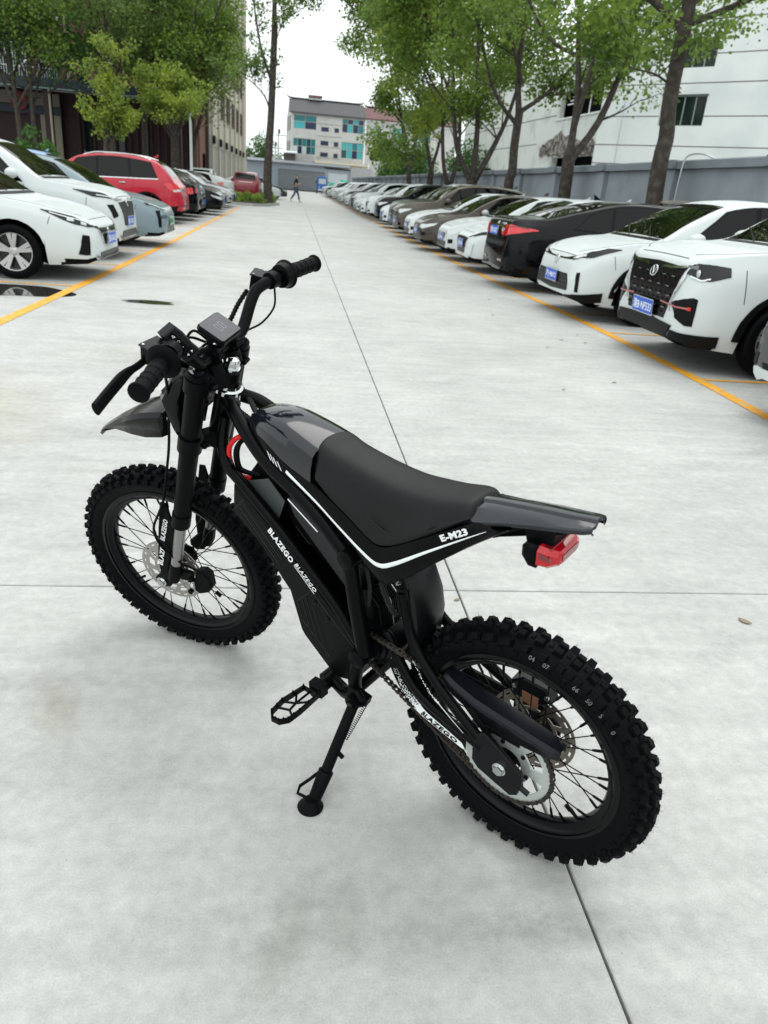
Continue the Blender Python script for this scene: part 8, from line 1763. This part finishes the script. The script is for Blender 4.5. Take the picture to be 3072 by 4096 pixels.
L7 = car(sedan(P_black, front=front_generic), -2.50, 29.9, 1, 'black sedan with clear round headlights beyond the blue SUV')
L8 = car(sedan(P_grey, front=front_generic), -2.7, 32.4, 1, 'dark grey sedan behind the black sedan in the left row')
BACK = 'cars parked beyond the island'
car(suv(P_dkred, rails=None, clad=False, rear=rear_red, L=4.0, H=1.58), -3.0, 56.5, 1, 'dark red hatchback seen from behind, left of the lone tree', 'car', BACK, PI / 2)
def dup(src, x, y, yaw, label, paint_=None, cat='car', grp=BACK, s=None):
    c = copy_tree(src); c.matrix_world = Matrix.Translation((x, y, 0)) @ Matrix.Rotation(yaw, 4, 'Z'); tag(c, label, cat, grp)
    if paint_:
        for ch in c.children:
            for i, sl in enumerate(ch.material_slots):
                if sl.material and sl.material.name.endswith('car_paint'): sl.link = 'OBJECT'; sl.material = paint_
    return c
dup(R10, -8.3, 52.5, 2.95, 'white hatchback with open view of its side, left of the dark red hatchback', P_white)
dup(R8, -5.9, 57.5, PI / 2, 'white SUV seen from behind next to the dark red hatchback', P_white2)
dup(L8, 1.1 - 1.6, 62.0, 0.15, 'dark sedan nose peeking out right of the lone tree', P_grey)
dup(R5, -0.9, 59.0, 0.1, 'white sedan nose right of the lone tree trunk', P_white)
dup(L8, -2.8, 34.9, 0, 'black sedan in the left row, second before the island', P_black, 'car', GLL)
dup(L7, -2.7, 37.3, 0, 'silver grey sedan in the left row with its lamps towards the lane', P_silver, 'car', GLL)
dup(L7, -2.75, 39.6, 0, 'last black sedan in the left row before the island', P_black, 'car', GLL)
dup(R8, -12.4, 26.2, PI, 'white SUV roof in the second row showing above the blue-grey hatchback', P_white, 'car', 'second row cars on the left')
dup(R8, -12.1, 29.6, PI, 'light blue car roof showing behind the red SUV', P_skyblue, 'car', 'second row cars on the left')
dup(R10, -9.4, 44.0, PI, 'white hatchback far back before the brick building', P_white, 'car', 'second row cars on the left')
# far part of the right row
far_list = ['white', 'white', 'pearl', 'white', 'grey', 'white', 'white', 'black', 'white', 'pearl', 'white', 'silver', 'white', 'white', 'grey', 'white', 'white', 'pearl', 'white', 'black', 'white', 'white', 'silver', 'white', 'white', 'pearl']
PM_ = dict(white=P_white, pearl=P_white2, grey=P_grey, black=P_black, silver=P_silver); y = 35.7
first = ['white crossover directly beyond the glossy black SUV', 'white hatchback second beyond the glossy black SUV', 'pearl white sedan third beyond the glossy black SUV', 'white crossover fourth beyond the glossy black SUV']
for i, cn in enumerate(far_list):
    src = [R8, R10, R5, R11][i % 4]
    lab = first[i] if i < 4 else {'white': 'white car far down the right row', 'pearl': 'pearl white car far down the right row', 'grey': 'dark grey car far down the right row', 'black': 'black car far down the right row', 'silver': 'silver car far down the right row'}[cn]
    dup(src, RX(y) - 0.25 + rnd.uniform(-0.15, 0.15), y, PI, lab, PM_[cn], 'car', GRR); y += 2.62

# ------------------------------------------------------------------ blue cargo tricycle cab and green tarpaulins by the gate
t = empty('cargo_tricycle', Matrix.Translation((3.9, 112, 0)))
M_bl = mat('blue_vehicle_paint', (0.01, 0.13, 0.42), 0.4, coat=.5)
b = MB(); b.prism([(-0.62, 0.35), (0.62, 0.35), (0.72, 1.1), (0.62, 2.05), (0.35, 2.2), (-0.35, 2.2), (-0.62, 2.05), (-0.72, 1.1)], -1.2, 0.0, 'y', 0.06); cab = b.build('cab', M_bl, t, smooth=20)
b = MB(); b.bx((-0.48, -1.225, 1.25), (0.48, -1.2, 1.9)); b.build('windscreen', M_pale, cab, smooth=0)
b = MB(); b.bx((-0.55, -1.215, 0.45), (0.55, -1.2, 0.6)); b.build('front_panel', M_white, cab, smooth=0)
for x in (-0.66, 0.66): b = MB(); b.tube([(x, -1.1, 1.5), (x * 1.25, -1.25, 1.6), (x * 1.25, -1.25, 1.35)], 0.02, 5); b.box((x * 1.27, -1.26, 1.5), (0.1, 0.03, 0.22)); b.build('door_mirror', C_trim, cab)
for x in (-0.4, 0.4): b = MB(); b.cyl((x, -1.24, 0.85), (x, -1.2, 0.85), 0.08, seg=12); b.build('headlight', C_lampb, cab)
b = MB(); b.bx((-0.75, 0.05, 0.5), (0.75, 1.9, 0.62)); b.bx((-0.75, 0.05, 0.62), (-0.72, 1.9, 1.1)); b.bx((0.72, 0.05, 0.62), (0.75, 1.9, 1.1)); b.build('cargo_bed', M_bl, t, smooth=0)
for x, y_ in ((0, -0.9), (-0.62, 1.2), (0.62, 1.2)): b = MB(); b.lathe([(0, -0.06), (0.26, -0.06), (0.28, 0), (0.26, 0.06), (0, 0.06)], (0, 0, 0), 'x', 18, closed=False); b.build('wheel', M_tyre, t, M=Matrix.Translation((x, y_, 0.28)))
tag(t, 'blue cargo tricycle with enclosed cab standing near the barred gate', 'tricycle')
M_tarp = mat('green_tarpaulin', (0.02, 0.42, 0.27), 0.6)
def tarp(x, y, sx, sy, h, seed, label):
    r_ = random.Random(seed); b = MB(); n = 9; V = []
    for i in range(n):
        for j in range(n):
            u, v = i / (n - 1) * 2 - 1, j / (n - 1) * 2 - 1; e = max(abs(u), abs(v)); z = h * (1 - max(0, e - 0.6) ** 1.2 * 2.2) + r_.uniform(-.06, .06)
            V.append((u * sx, v * sy, max(0.02, z if e < 1 else 0.05)))
    b.add(V, [(i * n + j, (i + 1) * n + j, (i + 1) * n + j + 1, i * n + j + 1) for i in range(n - 1) for j in range(n - 1)])
    o = b.build('tarpaulin', M_tarp, smooth=30, M=Matrix.Translation((x, y, 0))); tag(o, label, 'tarpaulin')
tarp(7.0, 113.5, 0.95, 1.2, 1.95, 3, 'large bright green tarpaulin heap behind the far right cars'); tarp(5.4, 114.5, 0.55, 0.8, 1.55, 4, 'smaller dark green tarpaulin beside the blue tricycle')

# ------------------------------------------------------------------ pedestrian
M_skin = mat('skin', (0.42, 0.26, 0.19), 0.6); M_shirt = mat('black_tshirt', (0.008, 0.008, 0.01), 0.8); M_jean = mat('blue_jeans', (0.05, 0.09, 0.15), 0.85, noise=(12, 0.2)); M_shoe = mat('white_shoes', (0.6, 0.6, 0.62), 0.6); M_hair = mat('black_hair', (0.006, 0.005, 0.005), 0.7)
def skin_mesh(name, verts, edges, radii, m, parent, levels=2, root=0):
    me = bpy.data.meshes.new(name); me.from_pydata(verts, edges, []); me.update(); me.materials.append(m)
    o = bpy.data.objects.new(name, me); COL.objects.link(o); o.parent = parent
    me.skin_vertices or me.attributes
    bm = bmesh.new(); bm.from_mesh(me); lay = bm.verts.layers.skin.verify(); bm.verts.ensure_lookup_table()
    for i, v in enumerate(bm.verts): v[lay].radius = radii[i] if isinstance(radii[i], tuple) else (radii[i], radii[i]); v[lay].use_root = (i == root)
    bm.to_mesh(me); bm.free(); md = o.modifiers.new('skin', 'SKIN'); md.use_smooth_shade = True; sb_ = o.modifiers.new('sub', 'SUBSURF'); sb_.levels = levels; sb_.render_levels = levels; return o
# walking to the right (+x), head bowed towards the hands; local x = walking direction
ped = empty('person', Matrix.Translation((0.2, 56.5, 0.0)) @ Matrix.Diagonal((1.06, 1.06, 1.06, 1)))
V = [(0, 0, 0.92), (0, 0, 1.12), (0, 0, 1.34), (0.02, 0, 1.44), (0.05, 0, 1.52), (0.08, 0, 1.60),
     (0.0, 0.17, 1.38), (0.0, 0.20, 1.12), (0.20, 0.16, 1.12), (0.27, 0.12, 1.17), (0.0, -0.17, 1.38), (-0.02, -0.21, 1.12), (0.17, -0.17, 1.08), (0.26, -0.12, 1.13),
     (0.0, 0.09, 0.86), (0.16, 0.09, 0.48), (0.24, 0.09, 0.10), (0.33, 0.09, 0.04), (0.0, -0.09, 0.86), (-0.10, -0.09, 0.49), (-0.34, -0.09, 0.14), (-0.27, -0.09, 0.05)]
E_ = [(0, 1), (1, 2), (2, 3), (3, 4), (4, 5), (2, 6), (6, 7), (7, 8), (8, 9), (2, 10), (10, 11), (11, 12), (12, 13), (0, 14), (14, 15), (15, 16), (16, 17), (0, 18), (18, 19), (19, 20), (20, 21)]
rad = [(0.14, 0.105), (0.135, 0.10), (0.15, 0.10), 0.06, 0.052, 0.09, 0.055, 0.045, 0.036, 0.03, 0.055, 0.045, 0.036, 0.03, 0.085, 0.058, 0.04, 0.035, 0.085, 0.058, 0.04, 0.035]
skin_mesh('body', V, E_, rad, M_skin, ped)
skin_mesh('tshirt', [(0, 0, 0.93), (0, 0, 1.12), (0, 0, 1.35), (0.01, 0, 1.42), (0, 0.18, 1.38), (0.0, 0.205, 1.17), (0, -0.18, 1.38), (-0.02, -0.215, 1.17)], [(0, 1), (1, 2), (2, 3), (2, 4), (4, 5), (2, 6), (6, 7)], [(0.165, 0.13), (0.16, 0.125), (0.17, 0.12), 0.07, 0.072, 0.066, 0.072, 0.066], M_shirt, ped)
skin_mesh('jeans', [(0, 0, 0.96), (0.0, 0.09, 0.85), (0.16, 0.09, 0.48), (0.23, 0.09, 0.12), (0.0, -0.09, 0.85), (-0.10, -0.09, 0.49), (-0.32, -0.09, 0.17)], [(0, 1), (1, 2), (2, 3), (0, 4), (4, 5), (5, 6)], [(0.155, 0.12), 0.10, 0.074, 0.062, 0.10, 0.074, 0.062], M_jean, ped)
skin_mesh('hair', [(0.045, 0, 1.60), (0.055, 0, 1.66)], [(0, 1)], [0.10, 0.092], M_hair, ped)
for (x, y_, z, r_) in ((0.27, 0.09, 0.045, 0.0), (-0.31, -0.09, 0.09, 0.7)):
    b = MB(); b.prism([(-0.09, -0.045), (0.17, -0.045), (0.18, -0.015), (0.05, 0.05), (-0.08, 0.055)], -0.045, 0.045, 'y', 0.012); b.build('shoe', M_shoe, ped, smooth=40, M=Matrix.Translation((x, y_, z)) @ Matrix.Rotation(r_, 4, 'Y'))
b = MB(); b.box((0.31, 0.0, 1.18), (0.015, 0.07, 0.14)); b.build('phone', M_gloss, ped, smooth=0)
for sg in (1, -1):
    b = MB(); c0 = Vector((0.27, 0.12 * sg, 1.15))
    for k in range(4): b.tube([c0 + Vector((0, 0, 0.02 - k * 0.016)), c0 + Vector((0.045, -0.03 * sg, 0.035 - k * 0.018)), c0 + Vector((0.05, -0.08 * sg, 0.03 - k * 0.018))], [0.009, 0.008, 0.006], 6)
    b.tube([c0, c0 + Vector((0.015, -0.04 * sg, 0.045)), c0 + Vector((0.02, -0.07 * sg, 0.05))], [0.011, 0.009, 0.007], 6); b.box(c0, (0.05, 0.03, 0.075)); b.build('hand', M_skin, ped, smooth=60)
tag(ped, 'pedestrian in black t-shirt and blue jeans walking across the lane with bowed head', 'person')
